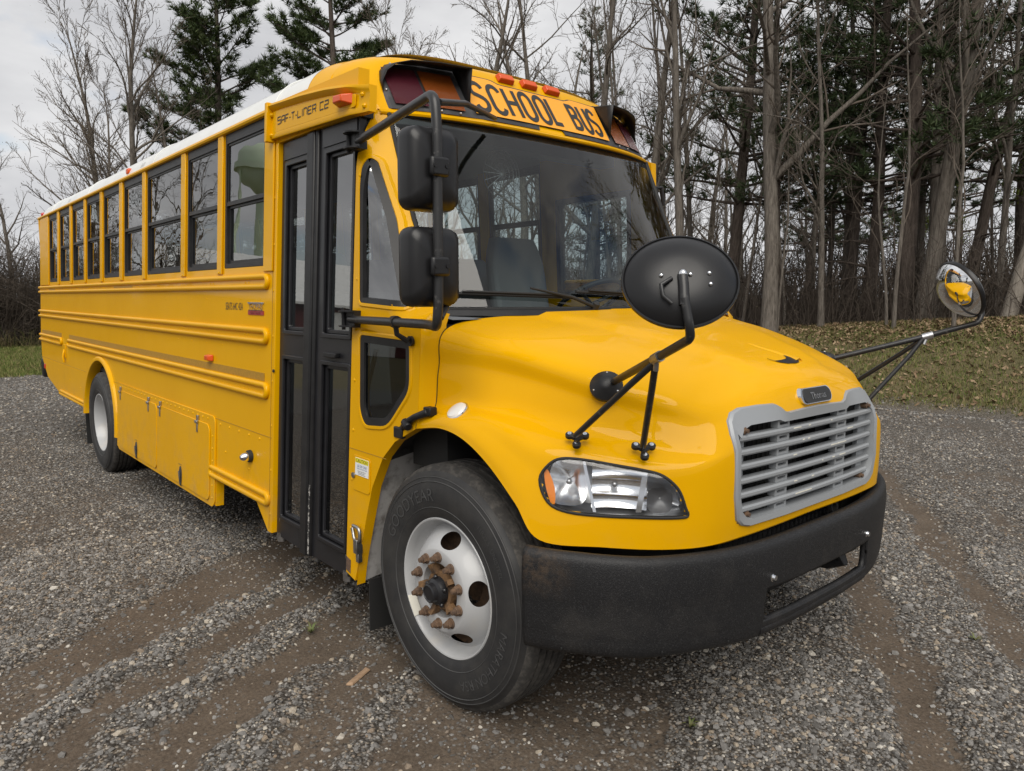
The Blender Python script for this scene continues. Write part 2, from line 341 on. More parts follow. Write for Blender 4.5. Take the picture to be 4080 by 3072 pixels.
# ---- right wall, left wall, rear wall = body
mb = MB()
up = [(-9.47, 1.893), (-1.645, 1.893), (-1.645, 2.77), (-9.47, 2.77)]
right_outer = skirt[:-1] + [(-9.47, 1.893), (-9.47, 2.77), (-1.645, 2.77)]
wall(mb, right_outer, [rrect(a, b, WZ0, WZ1, .012, 2) for a, b in WIN], -.05, 0)
# left wall: same windows, one more row of openings up to the driver
skl = [(-.745, 2.60), (-.745, .40), (-2.0, .40), (-2.1, .30)] + arch_r + [(-8.06, .505), (-8.96, .655), (-9.39, .895), (-9.47, 1.2), (-9.47, 2.77), (-1.35, 2.77), (-1.0, 2.69)]
LWIN = WIN[:-1] + [(-2.469, -1.816)]
wall(mb, skl, [rrect(a, b, WZ0, WZ1, .012, 2) for a, b in LWIN] + [[(-1.66, 1.72), (-.92, 1.72), (-.92, 2.45), (-1.66, 2.45)]], -.05, 0, s=1)
# rear wall pieces with two tall windows and an emergency door window
def rw(y0, y1, z0, z1): mb.box(-9.47, -9.42, y0, y1, z0, z1)
for y0, y1 in ((-1.12, -.95), (-.5, -.36), (.36, .5), (.95, 1.12)): rw(y0, y1, .9, 2.75)
rw(-.95, -.5, .9, 1.9); rw(-.95, -.5, 2.5, 2.75); rw(.5, .95, .9, 1.9); rw(.5, .95, 2.5, 2.75); rw(-.36, .36, .9, 1.75); rw(-.36, .36, 2.5, 2.75)
body = mb.build('body', M['yellow'], bus, smooth=30)
for y0, y1, z0 in ((-.95, -.5, 1.9), (.5, .95, 1.9), (-.36, .36, 1.75)): MB().sheet([(-9.446, y0, z0), (-9.446, y1, z0), (-9.446, y1, 2.5), (-9.446, y0, 2.5)]).build('rear_glass', M['glass'], bus)
# pillars between the windows stand a little proud
for a, b in zip([-9.40] + [w[1] for w in WIN], [w[0] for w in WIN] + [-1.66]):
    mb = MB(); e0, e1 = a + .012, b - .012
    if a < -9.3: e0 = -9.40
    side_prism(mb, [(e0, WZ0 - .035), (e1, WZ0 - .035), (e1, WZ1 + .005), (e0, WZ1 + .005)], .0005, .012)
    mb.build('window_pillar', M['yellow'], bus, bevel=.006)
# ---- windows
def bus_window(x0, x1, s=-1, paper=False, z0=WZ0, z1=WZ1):
    mb = MB(); O = rrect(x0 + .003, x1 - .003, z0 + .003, z1 - .003, .01, 2); I = rrect(x0 + .026, x1 - .026, z0 + .030, z1 - .070, .01, 2)
    side_ring(mb, O, I, -.040, -.003, s)
    zm = 2.293 if z0 > 1.8 else 2.1
    side_prism(mb, [(x0 + .03, zm), (x1 - .03, zm), (x1 - .03, zm + .026), (x0 + .03, zm + .026)], -.04, -.005, s)
    O2 = rrect(x0 + .026, x1 - .026, z0 + .030, zm, .006, 1); I2 = rrect(x0 + .05, x1 - .05, z0 + .050, zm - .016, .006, 1); side_ring(mb, O2, I2, -.045, -.020, s)
    O2 = rrect(x0 + .026, x1 - .026, zm + .026, z1 - .070, .006, 1); I2 = rrect(x0 + .038, x1 - .038, zm + .028, z1 - .085, .006, 1); side_ring(mb, O2, I2, -.03, -.010, s)
    w_ = mb.build('window', M['black'], bus, bevel=.003)
    m2 = MB(); m2.sheet([sp(a, b, -.016, s) for a, b in [(x0 + .036, zm + .027), (x1 - .036, zm + .027), (x1 - .036, z1 - .083), (x0 + .036, z1 - .083)]]); m2.build('pane', M['glass'], w_)
    m2 = MB(); m2.sheet([sp(a, b, -.028, s) for a, b in [(x0 + .048, z0 + .048), (x1 - .048, z0 + .048), (x1 - .048, zm - .014), (x0 + .048, zm - .014)]]); m2.build('pane', M['glass'], w_)
    if paper:
        m2 = MB(); xa = x0 + .15; side_prism(m2, [(xa, 2.50), (x1 - .10, 2.50), (x1 - .10, 2.63), (xa, 2.63)], -.0205, -.0190, s); m2.build('paper_notice', M['paper'], w_)
    return w_
for i, (a, b) in enumerate(WIN): bus_window(a, b, -1, paper=i in (1, 5))
for i, (a, b) in enumerate(LWIN): bus_window(a, b, 1)
mb = MB(); side_ring(mb, rrect(-1.66, -.92, 1.72, 2.45, .02, 3), rrect(-1.62, -.96, 1.76, 2.41, .02, 3), -.05, .004, 1); w_ = mb.build('driver_window', M['black'], bus)
mb = MB(); mb.sheet([sp(a, b, -.03, 1) for a, b in [(-1.63, 1.75), (-.95, 1.75), (-.95, 2.42), (-1.63, 2.42)]]); mb.build('pane', M['doorglass'], w_)

# ---- rub rails
def rub_rail(x0, x1, z0, z1, close0=False, close1=True, r=.0185, s=-1):
    zt, zb = z1 - r, z0 + r; off = .007; path = []; q = (zt - zb) / 2; zc = (zt + zb) / 2
    top = [(x0 + (q if close0 else 0), zt), (x1 - (q if close1 else 0), zt)]; bot = [(x1 - (q if close1 else 0), zb), (x0 + (q if close0 else 0), zb)]
    P = [top[0], top[1]]
    if close1: P += [(x1 - q + q * math.cos(R_(a)), zc + q * math.sin(R_(a))) for a in range(72, -90, -18)]
    mb = MB()
    if close1:
        P += bot
        if close0: P += [(x0 + q - q * math.cos(R_(a)), zc + q * math.sin(R_(a))) for a in range(-72, 90, 18)] + [top[0]]
        mb.tube([sp(x, z, off, s) for x, z in P], r, 10, cap=not close0)
    else:
        mb.tube([sp(x, z, off, s) for x, z in top], r, 10); mb.tube([sp(x, z, off, s) for x, z in bot], r, 10)
    side_prism(mb, [(x0 + .01, zb), (x1 - .012, zb), (x1 - .012, zt), (x0 + .01, zt)], .0005, .005, s)
    return mb.build('rub_rail', M['yellow'], bus, smooth=50)
for s in (-1, 1):
    xe = -1.74 if s < 0 else -.85
    rub_rail(-9.49, xe, 1.755, 1.851, s=s); rub_rail(-9.50, xe, 1.436, 1.537, s=s)
    rub_rail(-7.561, xe + .015, 1.117, 1.218, close0=True, s=s); rub_rail(-9.47, -7.957, 1.117, 1.218, s=s)
rub_rail(-2.664, -1.688, .488, .577, close0=True); rub_rail(-8.051, -6.614, .503, .575, close0=True)
def tape(x0, x1, z0, z1, m='tape', off=.003, name='reflective_tape'):
    mb = MB(); side_prism(mb, [(x0, z0), (x1, z0), (x1, z1), (x0, z1)], .0006, off); return mb.build(name, M[m], bus)
tape(-7.52, -1.779, 1.221, 1.268); tape(-9.34, -7.98, 1.221, 1.268)
tape(-8.75, -8.35, 1.787, 1.808, 'tape', .008); tape(-5.35, -4.70, 1.787, 1.808, 'tape', .008)

# ---- rear wheel arch flare
mb = MB(); oa = arc2(ARX, ARZ, ARW + .055, ARH + .05, -6, 180, 36); ia = arc2(ARX, ARZ, ARW - .004, ARH - .004, -6, 180, 36)
P = []
for (xo, zo), (xi, zi) in zip(oa, ia):
    row = []
    for t, of in ((0, .0), (.10, .018), (.45, .03), (.85, .028), (1.0, .012), (1.0, -.08)):
        row.append(sp(xo + (xi - xo) * t, zo + (zi - zo) * t, of))
    P.append(row)
mb.grid(P, flip=True); mb.build('wheel_arch_flare', M['yellow'], bus, smooth=40)
for s in (-1, 1):   # wheel well liner
    mb = MB(); ia = arc2(ARX, ARZ, ARW, ARH, -12, 192, 24)
    mb.grid([[sp(x, z, -.03, s), (x, s * .55, z)] for x, z in ia]); mb.build('wheel_well', M['dark'], bus)
# ---- luggage compartment with two doors
mb = MB(); O = rrect(-5.215, -2.577, .285, .912, (.09, .06, .05, .02), 5); wall(mb, O, [], .0008, .012); box = mb.build('luggage_compartment', M['yellow'], bus, bevel=.004)
def comp_door(x0, x1, z0, z1, hinges, latchx):
    mb = MB(); wall(mb, rrect(x0, x1, z0, z1, (.05, .05, .06, .015), 5), [], .0125, .021); d = mb.build('compartment_door', M['yellow'], bus, bevel=.005)
    for hx in hinges:
        m2 = MB(); side_prism(m2, [(hx - .022, .828), (hx + .022, .828), (hx + .022, .845), (hx - .022, .845)], .021, .036)
        side_prism(m2, [(hx - .012, .765), (hx + .012, .765), (hx + .012, .83), (hx - .012, .83)], .021, .027); side_prism(m2, [(hx - .014, .845), (hx + .014, .845), (hx + .014, .885), (hx - .014, .885)], .0125, .027)
        m2.tube([sp(hx - .026, .842, .03), sp(hx + .026, .842, .03)], .008, 8); m2.build('hinge', M['steel'], d, bevel=.002)
    m2 = MB(); E2 = arc2(latchx, .381, .03, .075, 0, 360, 20)[:-1]; wall(m2, E2, [], .0215, .026); m2.tube([sp(latchx - .012, .415, .03), sp(latchx + .012, .38, .034), sp(latchx + .016, .345, .03)], .007, 8); m2.build('latch', M['panelblack'], d)
    m2 = MB(); side_prism(m2, [(latchx - .05, .462), (latchx + .02, .462), (latchx + .02, .472), (latchx - .05, .472)], .0212, .0225); m2.build('latch_seam', M['tape'], d)
comp_door(-5.12, -3.905, .318, .848, (-5.05, -4.13), -4.50); comp_door(-3.885, -2.66, .318, .848, (-3.80, -2.90), -3.27)
# ---- rivets (tiny: one mesh)
mb = MB()
def rivet(x, z, r=.0075, off=0., s=-1):
    r = r * 1.3
    y = s * (sy(z) + off); q = [(0, r * .55)] ; V = [(x, y + s * r * .65, z)] + [(x + r * math.cos(a), y, z + r * math.sin(a)) for a in (0, 1.047, 2.094, 3.1416, 4.189, 5.236)]
    mb.add(V, [(0, 1 + (i + 1) % 6, 1 + i) if s < 0 else (0, 1 + i, 1 + (i + 1) % 6) for i in range(6)])
for i in range(24):
    rivet(-5.1 + i * .104, .885, .009, .0122)
for z in np.arange(.35, .86, .085): rivet(-2.615, z, .008, .0122); rivet(-5.185, z, .007, .0122)
for x in np.arange(-2.50, -1.68, .165): rivet(x, .870, .009)
for x in np.arange(-9.2, -6.7, .12): rivet(x, .885, .007)
for z in np.arange(.45, 2.5, .26): rivet(-1.668, z, .008)
for z in np.arange(.60, 2.45, .24): rivet(-.708, z, .008)
for x in np.arange(-8.9, -1.9, .62):
    for zz in (1.80, 1.487, 1.168): rivet(x, zz, .007, .005); rivet(x + .05, zz, .007, .005)
for a_, b_ in zip([w[1] for w in WIN[:-1]], [w[0] for w in WIN[1:]]):
    for z in (1.872, 2.73): rivet((a_ + b_) / 2, z, .007, .0125 if z < 2 else .012)
for x in np.arange(-9.3, -1.8, .31): rivet(x, 1.70, .005); rivet(x, 1.40, .005)
for x, z in ((-2.0, .66), (-2.4, .70), (-6.9, .70), (-7.5, .74), (-8.2, .80)): rivet(x, z, .008)
mb.build('rivets', M['yellow'], bus, smooth=0, kind='stuff')
# seams
mb = MB(); side_prism(mb, [(-5.47, .898), (-1.66, .898), (-1.66, .9015), (-5.47, .9015)], .0004, .0022); side_prism(mb, [(-9.38, .898), (-6.62, .898), (-6.62, .9015), (-9.38, .9015)], .0004, .0022); side_prism(mb, [(-1.685, .36), (-1.681, .36), (-1.681, 1.89), (-1.685, 1.89)], .0004, .0022); mb.build('panel_seam', M['tape'], bus)
# ---- small lamps and badges on the side
def lamp_box(name, c, sx, sz, dp, m, s=-1, parent=bus):
    mb = MB(); x, z, off = c
    P = [sp(x - sx, z - sz, off, s), sp(x + sx, z - sz, off, s), sp(x + sx, z + sz, off, s), sp(x - sx, z + sz, off, s), sp(x - sx * .7, z - sz * .7, off + dp, s), sp(x + sx * .7, z - sz * .7, off + dp, s), sp(x + sx * .7, z + sz * .7, off + dp, s), sp(x - sx * .7, z + sz * .7, off + dp, s)]
    mb.hexa(P if s > 0 else P); return mb.build(name, M[m], parent, bevel=.004)
lamp_box('side_marker_lamp', (-2.695, 1.302, .002), .05, .022, .035, 'amber')
mb = MB(); mb.lathe([(.038, 0), (.038, .02), (.034, .024), (.030, .026)], sp(-1.969, .745, 0), (0, -1, -.05), 20, True); l_ = mb.build('door_switch', M['rubber'], bus)
mb = MB(); mb.lathe([(.028, .02), (.028, .032), (.022, .055), (.012, .068), (.001, .07)], sp(-1.969, .745, 0), (0, -1, -.05), 20); mb.build('chrome_cap', M['chrome'], l_)
lamp_box('rear_reflector', (-9.15, .78, .001), .03, .035, .012, 'red')
mb = MB(); V, F = font_verts('SEATS 64C 42A', .066); xs = [v[0] for v in V]; wv = max(xs) - min(xs)
mb.add([sp(-2.278 + v[0] * .295 / wv, 1.633 + v[1], .002) for v in V], F); mb.build('seats_lettering', M['ink'], bus, smooth=0)
mb = MB(); side_prism(mb, [(-2.04, 1.607), (-1.803, 1.607), (-1.803, 1.632), (-2.04, 1.632)], .0005, .004); b_ = mb.build('maker_badge', M['badgered'], bus, label='red and chrome maker badge')
mb = MB(); side_prism(mb, [(-2.045, 1.675), (-1.80, 1.675), (-1.80, 1.683), (-2.045, 1.683)], .0005, .006); side_prism(mb, [(-2.03, 1.633), (-1.815, 1.633), (-1.815, 1.637), (-2.03, 1.637)], .0005, .006)
V, F = font_verts('THOMAS', .055); xs = [v[0] for v in V]; wv = max(xs) - min(xs); mb.add([sp(-1.922 + v[0] * .215 / wv, 1.638 + v[1], .006) for v in V], F); mb.build('badge_lettering', M['chrome'], b_, smooth=0)
mb = MB(); V, F = font_verts('BUILT BUSES', .022); mb.add([sp(-1.922 + v[0] * 1.25, 1.612 + v[1], .005) for v in V], F); mb.build('badge_lettering', M['chrome'], b_, smooth=0)
# access flap behind (latch with drop handle)
mb = MB(); side_prism(mb, [(-7.83, .98), (-7.72, .98), (-7.72, 1.14), (-7.83, 1.14)], .0005, .012); mb.tube([sp(-7.77, 1.08, .012), sp(-7.74, 1.0, .03), sp(-7.73, .93, .02)], .012, 8); mb.build('rear_latch', M['yellow'], bus, bevel=.004)
# ---- drip rail, roof
for s in (-1, 1):
    mb = MB(); xa = -1.70 if s < 0 else -1.32
    P = []
    for x in (-9.50, xa): P.append([sp(x, 2.744, .0, s), sp(x, 2.746, .020, s), sp(x, 2.758, .026, s), sp(x, 2.774, .020, s), sp(x, 2.788, -.008, s)])
    mb.grid(P, flip=s > 0); mb.build('drip_rail', M['yellow'], bus)
def arch_sec(a, b, n, k=40, z0=2.587, lo=0.):
    out_ = []
    for i in range(k + 1):
        t = math.pi * i / k; c, s_ = math.cos(t), math.sin(t); out_.append((-a * math.copysign(abs(c) ** (2 / n), c), z0 + b * abs(s_) ** (2 / n)))
    return out_
RS = arch_sec(1.110, .458, 3.45, 60)
RSu = [(y, z) for y, z in RS if z > 2.768]
mb = MB(); xs = [-9.50, -9.44, -9.2] + list(np.linspace(-8.5, -1.30, 12))
P = []
for x in xs:
    k = 1 if x > -9.3 else (.93 if x < -9.48 else .975)
    P.append([(x, y * (1 if k == 1 else .985 if k > .95 else .96), 2.768 + (z - 2.768) * k) for y, z in RSu])
mb.grid(P); roof = mb.build('roof', M['white'], bus, smooth=60)
for xb in (-1.71, -4.1, -6.5, -8.6): MB().tube([(xb, y, z + .002) for y, z in RSu], .006, 6).build('roof_seam', M['white'], roof, smooth=60)
for tx in (-4.45, -7.55):
    mb = MB(); V, F = font_verts('EXIT', .05)
    mb.add([(tx + v[0] * 1.1, -float(np.interp(2.803 + v[1], [z for y, z in RSu[:20]], [-y for y, z in RSu[:20]])) - .004, 2.804 + v[1]) for v in V], F)
    mb.build('roof_lettering', M['inkgrey'], roof, smooth=0)
mb = MB(); mb.box(-4.96, -4.88, -1.095, -1.03, 2.80, 2.85); mb.build('roof_marker_lamp', M['amber'], bus, bevel=.012)
mb = MB(); mb.box(-9.45, -9.38, -1.09, -1.03, 2.79, 2.84); mb.build('roof_marker_lamp', M['red'], bus, bevel=.015)
# ---- front cap
def catmull2(P, m=5):
    P = np.array(P, float); E_ = np.concatenate([[2 * P[0] - P[1]], P, [2 * P[-1] - P[-2]]]); o_ = []
    for i in range(len(P) - 1):
        p0, p1, p2, p3 = E_[i:i + 4]
        for k in range(m): t = k / m; o_.append(.5 * (2 * p1 + (p2 - p0) * t + (2 * p0 - 5 * p1 + 4 * p2 - p3) * t * t + (3 * p1 - p0 - 3 * p2 + p3) * t ** 3))
    o_.append(P[-1]); return np.array(o_)
def xfc(y, z): return -.604 - .69 * (z - 2.64) - .169 * abs(y) ** 3
CAPO = [(.950, 2.587), (.949, 2.65), (.945, 2.70), (.938, 2.745), (.929, 2.78), (.915, 2.813), (.897, 2.838), (.870, 2.857), (.836, 2.868), (.735, 2.879), (.60, 2.884), (.45, 2.890), (.30, 2.894), (.15, 2.897), (0, 2.898)]
def resample(P, n):
    P = np.array(P, float); l = np.concatenate([[0], np.cumsum(np.hypot(*np.diff(P, axis=0).T))]); t = np.linspace(0, l[-1], n); return np.stack([np.interp(t, l, P[:, 0]), np.interp(t, l, P[:, 1])], 1)
_half = resample(catmull2(CAPO), 41)
CAPB = np.concatenate([_half * np.array((-1, 1)), (_half[::-1])[1:]])          # from -y over the top to +y
_tan = np.gradient(CAPB, axis=0); _nrm = np.stack([-_tan[:, 1], _tan[:, 0]], 1); _nrm /= np.linalg.norm(_nrm, axis=1)[:, None]; _nrm[0] = (-1, 0); _nrm[-1] = (1, 0)
_rs = resample([(-y, z) for y, z in RS[:31]], 41); RSR = np.concatenate([_rs * np.array((-1, 1)), (_rs[::-1])[1:]])
def cap_row(e):
    Q = CAPB + _nrm * e * np.array((1, .55)); Q[:, 1] = np.maximum(Q[:, 1], 2.587); return Q
mb = MB(); P = []
P.append([(-1.31, y, z) for y, z in RSR]); P.append([(-1.24, y, 2.587 + (z - 2.587) * .97) for y, z in RSR]); P.append([(-1.14, y, 2.587 + (z - 2.587) * .91) for y, z in RSR])
for k, xb in ((.9, -1.06), (.72, -.98)):
    E6 = cap_row(.135); P.append([(min(xb, xfc(y0, z0) - .16), y1 * k + y0 * (1 - k), (2.587 + (z1 - 2.587) * (.88 - .03 * (k < .8))) * k + z0 * (1 - k)) for (y0, z0), (y1, z1) in zip(E6, RSR)])
for e_, d in ((.138, .165), (.128, .115), (.112, .070), (.092, .036), (.070, .014), (.048, .003), (.02, 0.), (-.01, 0)):
    P.append([(xfc(y, z) - d, y, z) for y, z in cap_row(e_)])
for k in (.75, .5, .25, .001): P.append([(xfc(y * k, 2.587 + (z - 2.587) * k), y * k, 2.587 + (z - 2.587) * k) for y, z in CAPB])
mb.grid(P, flip=False); cap = mb.build('front_cap', M['yellow'], bus, smooth=60)
# strip under the sign
mb = MB(); P = []
for y in np.linspace(-1.0, 1.0, 41): P.append([(xfc(y, 2.587) - .03, y, 2.583), (xfc(y, 2.587) + .012, y, 2.583), (xfc(y, 2.587) + .016, y, 2.592), (xfc(y, 2.605) + .012, y, 2.606), (xfc(y, 2.61) - .01, y, 2.610)])
mb.grid(P); mb.build('cap_lip', M['yellow'], cap, smooth=50)
def face_pt(off): return lambda y, z: (xfc(y, z) + off * .82, y, z + off * .57)
def face_patch(rows, off):
    """rows: list of rows of (y,z)"""
    f = face_pt(off); return [[f(y, z) for y, z in r] for r in rows]
mb = MB(); rows = []
_top = np.interp(np.abs(CAPB[:, 0]), [0, .255, .30, .54, .56], [2.858, 2.858, 2.876, 2.878, 3.])
for k in (1., .985, .7, .4, .1): rows.append([(y * k, 2.612 + (min(max(z, 2.612), tz) - 2.612) * k) for (y, z), tz in zip(CAPB, _top)])
P = face_patch(rows, .006); P = [[(x - .008, y, z) for x, y, z in P[0]]] + P[1:]
mb.grid(P); panel = mb.build('light_panel', M['panelblack'], cap, smooth=0)
# sign board: stepped outline
top = [(-.53, 2.863), (-.31, 2.863), (-.26, 2.843), (.24, 2.843), (.29, 2.863), (.53, 2.863)]
ys = np.linspace(-1, 1, 33); rows = []
for t in np.linspace(0, 1, 6):
    r = []
    for u in ys:
        yt = u * .53; zt = float(np.interp(yt, [q[0] for q in top], [q[1] for q in top])); yb, zb = u * .503, 2.638
        r.append((yb + (yt - yb) * t, zb + (zt - zb) * t))
    rows.append(r)
mb = MB(); mb.grid(face_patch(rows, .011), flip=True); sign = mb.build('destination_sign', M['sign'], cap, smooth=60, label='orange sign reading SCHOOL BUS')
# lettering
def A_(cx, cy, rx, ry, a0, a1, n=10): return arc2(cx, cy, rx, ry, a0, a1, n)
GL = {'S': [A_(.5, .74, .42, .26, 20, 180, 9) + [(.08, .72)] + A_(.5, .72, .42, .2, 190, 225, 3) + [(.5, .52)] + A_(.5, .28, .42, .22, 60, 0, 4) + A_(.5, .26, .42, .26, 0, -160, 9)],
      'C': [A_(.5, .74, .42, .26, 15, 180, 9) + A_(.5, .26, .42, .26, 180, 345, 9)],
      'H': [[(.08, 0), (.08, 1)], [(.92, 0), (.92, 1)], [(.08, .5), (.92, .5)]],
      'O': [A_(.5, .74, .42, .26, 0, 180, 10) + A_(.5, .26, .42, .26, 180, 360, 10) + [(.92, .74)]],
      'L': [[(.08, 1), (.08, .055), (.95, .055)]],
      'B': [[(.08, 0), (.08, .945), (.5, .945)] + A_(.55, .74, .34, .205, 80, -90, 8) + [(.08, .525)], [(.08, .525), (.55, .525)] + A_(.55, .29, .37, .235, 80, -90, 8) + [(.08, .055)]],
      'U': [[(.08, 1), (.08, .3)] + A_(.5, .28, .42, .28, 180, 360, 10) + [(.92, 1)]]}
f = face_pt(.0135)
for ch, y0, y1 in (('S', -.482, -.392), ('C', -.368, -.283), ('H', -.262, -.178), ('O', -.153, -.067), ('O', -.045, .038), ('L', .058, .118), ('B', .222, .292), ('U', .312, .382), ('S', .395, .468)):
    z0, z1 = 2.662, 2.822; mb = MB()
    st = [[(y0 + (y1 - y0) * u, z0 + (z1 - z0) * v) for u, v in s_] for s_ in GL[ch]]
    # insets so that strokes stay inside the cell
    stroke_text(mb, st, .0245, f).build('sign_letter', M['ink'], sign, smooth=0)
# lamps in the cap
def lens_patch(y0, y1, z0, z1, off, slant=0.):
    mb = MB(); rows = []
    for t in np.linspace(0, 1, 5): rows.append([(y0 + (y1 - y0) * u, z0 + (z1 - z0) * t) for u in np.linspace(0, 1, 7)])
    P = face_patch(rows, off); mb.grid(P, flip=True)
    return mb
def ribbed(base, name, vertical=True, pitch=260):
    m = base.copy(); m.name = name; t = m.node_tree; b = t.nodes['Principled BSDF']; c = t.nodes.new('ShaderNodeTexCoord'); wv_ = t.nodes.new('ShaderNodeTexWave'); wv_.bands_direction = 'Y'; wv_.inputs['Scale'].default_value = pitch / 6.283
    bp = t.nodes.new('ShaderNodeBump'); bp.inputs['Strength'].default_value = .8; bp.inputs['Distance'].default_value = .006
    t.links.new(c.outputs['Object'], wv_.inputs['Vector']); t.links.new(wv_.outputs['Fac'], bp.inputs['Height']); t.links.new(bp.outputs[0], b.inputs['Normal']); t.links.new(bp.outputs[0], b.inputs['Coat Normal'])
    return m
M['amberrib'] = ribbed(M['amberdark'], 'ribbed_amber_lens', pitch=420)
M['redrib'] = ribbed(M['reddark'], 'ribbed_red_lens', pitch=420)
for s in (-1, 1):
    a, b = sorted((s * .757, s * .915)); lens_patch(a, b, 2.637, 2.835, .012).build('red_warning_lamp', M['redrib'], cap)
    a, b = sorted((s * .567, s * .742)); lens_patch(a, b, 2.637, 2.835, .012).build('amber_warning_lamp', M['amberrib'], cap)
    # visor
    path = [(.945, 2.705), (.94, 2.76), (.925, 2.81), (.89, 2.848), (.83, 2.866), (.70, 2.870), (.535, 2.870), (.533, 2.868), (.533, 2.79), (.533, 2.665)]
    dep = [.004, .03, .075, .115, .145, .165, .165, .165, .10, .004]
    P = []
    for (y, z), d in zip(path, dep):
        p0 = face_pt(.008)(y, z); P.append([(p0[0] + d * t, s * p0[1], p0[2] - .12 * d * t) for t in (0, .33, .66, 1)])
    mb = MB(); mb.grid(P, flip=s > 0); mb.build('lamp_visor', M['black'], cap, smooth=30, solid=.004)
for y0, y1 in ((-.238, -.128), (-.067, .045), (.108, .224)):
    mb = MB(); rows = [[(y0 + .004, 2.876), (y1 - .004, 2.876)], [(y0, 2.878), (y1, 2.878)], [(y0, 2.914), (y1, 2.914)]]
    f0, f1 = face_pt(.002), face_pt(.03); z0, z1 = 2.874, 2.916
    c = [f0(y0, z0), f0(y1, z0), f0(y1, z1), f0(y0, z1), f1(y0 + .007, z0 + .005), f1(y1 - .007, z0 + .005), f1(y1 - .007, z1 - .006), f1(y0 + .007, z1 - .006)]
    mb.hexa([c[0], c[3], c[2], c[1], c[4], c[7], c[6], c[5]]); mb.build('clearance_lamp', M['amber'], cap, bevel=.004)
for s in (-1, 1):
    mb = MB()
    for (y, z) in ((.93, 2.71), (.86, 2.862), (.70, 2.622), (.60, 2.622)):
        p = face_pt(.008)(y, z); mb.ball((p[0], s * p[1], p[2]), .007, 4)
    mb.build('panel_screws', M['steel'], cap, kind='stuff')
# ---- header over the door
def sstep0(a, b, x): t = max(0., min(1., (x - a) / (b - a))); return t * t * (3 - 2 * t)
mb = MB()
def hdr(x, z, o): return sp(x, z, o)
def ht(x): return float(np.interp(x, [-1.69, -1.26, -1.0, -.85, -.62], [2.768, 2.742, 2.718, 2.697, 2.662]))
def hb(x): return 2.592 - .033 * (x + 1.69)
def hk(x): return 1 - float(sstep0(-.78, -.64, x))
xs = np.linspace(-1.69, -.625, 16)
P = []
for x in xs:
    zt, zb = ht(x), hb(x)
    k = .25 + .75 * hk(x); P.append([hdr(x, zt + .012, -.03), hdr(x, zt + .012, .046 * k), hdr(x, zt, .050 * k), hdr(x, zt - .010, .042 * k), hdr(x, zt - .024, .022 * k), hdr(x, zb + .03, .028 * k), hdr(x, zb + .008, .031 * k), hdr(x, zb, .027 * k), hdr(x, zb, -.03)])
mb.grid(P, flip=True)
mb.add([p for p in P[0]], [tuple(range(9))]); mb.add([p for p in P[-1]], [tuple(reversed(range(9)))])
header = mb.build('door_header', M['yellow'], bus, smooth=40)
mb = MB(); side_prism(mb, [(-1.705, 2.575), (-1.672, 2.575), (-1.672, 2.79), (-1.705, 2.79)], -.02, .056); mb.build('header_end', M['yellow'], header, bevel=.004)
mb = MB(); wall(mb, cr_poly([(-1.645, 2.622), (-.72, 2.590), (-.72, 2.648), (-1.0, 2.690), (-1.645, 2.735)], .012), [], .022, .0285); mb.build('header_recess', M['yellow'], header, bevel=.002)
T2 = {'S': [[(1, 1), (0, 1), (0, .55), (1, .55), (1, 0), (0, 0)]], 'A': [[(0, 0), (0, .8), (.2, 1), (1, 1), (1, 0)], [(0, .42), (1, .42)]], 'F': [[(0, 0), (0, 1), (1, 1)], [(0, .5), (.8, .5)]], '.': [[(0, .45), (1, .45)]],
      'T': [[(0, 1), (1, 1)], [(.5, 1), (.5, 0)]], 'L': [[(0, 1), (0, 0), (1, 0)]], 'I': [[(.5, 1), (.5, 0)]], 'N': [[(0, 0), (0, 1), (.8, 1), (1, .8), (1, 0)]], 'E': [[(1, 1), (0, 1), (0, 0), (1, 0)], [(0, .5), (.85, .5)]],
      'R': [[(0, 0), (0, 1), (1, 1), (1, .48), (0, .48)], [(.6, .48), (1, 0)]], 'C': [[(1, 1), (0, 1), (0, 0), (1, 0)]], '2': [[(0, 1), (1, 1), (1, .5), (0, .5), (0, 0), (1, 0)]], ' ': []}
mb = MB(); x = -1.583; wd_ = {'.': .014, 'I': .010, ' ': .022}
for ch in 'SAF.T.LINER C2':
    w0 = wd_.get(ch, .0385)
    if ch != ' ': stroke_text(mb, [[(x + w0 * u, 2.657 - .036 * (x + 1.58) + .036 * v) for u, v in s_] for s_ in T2[ch]], .0056, lambda a, b: sp(a, b, .0305))
    x += w0 + .0118
mb.build('header_lettering', M['ink'], header, smooth=0, kind='stuff')
mb = MB(); P = [sp(-.96, 2.668, .03), sp(-.84, 2.668, .03), sp(-.84, 2.722, .03), sp(-.96, 2.722, .03)]
c = [sp(-.885, 2.612, .024), sp(-.745, 2.606, .024), sp(-.745, 2.660, .024), sp(-.885, 2.668, .024), sp(-.855, 2.622, .075), sp(-.775, 2.618, .075), sp(-.775, 2.650, .075), sp(-.855, 2.656, .075)]
mb.hexa(c); mb.build('turn_lamp', M['amber'], header, bevel=.006)
mb = MB()
for x, z, of in ((-.68, 2.64, .012), (-.66, 2.585, .012), (-1.66, 2.72, .03), (-1.66, 2.61, .03)): mb.ball(sp(x, z, of), .012, 4)
mb.build('header_rivets', M['yellow'], header, kind='stuff')
mb = MB(); wall(mb, [(-1.69, 2.57), (-.75, 2.57), (-.75, 2.78), (-1.69, 2.80)], [], -.06, -.002); mb.build('header_backing', M['yellow'], bus)
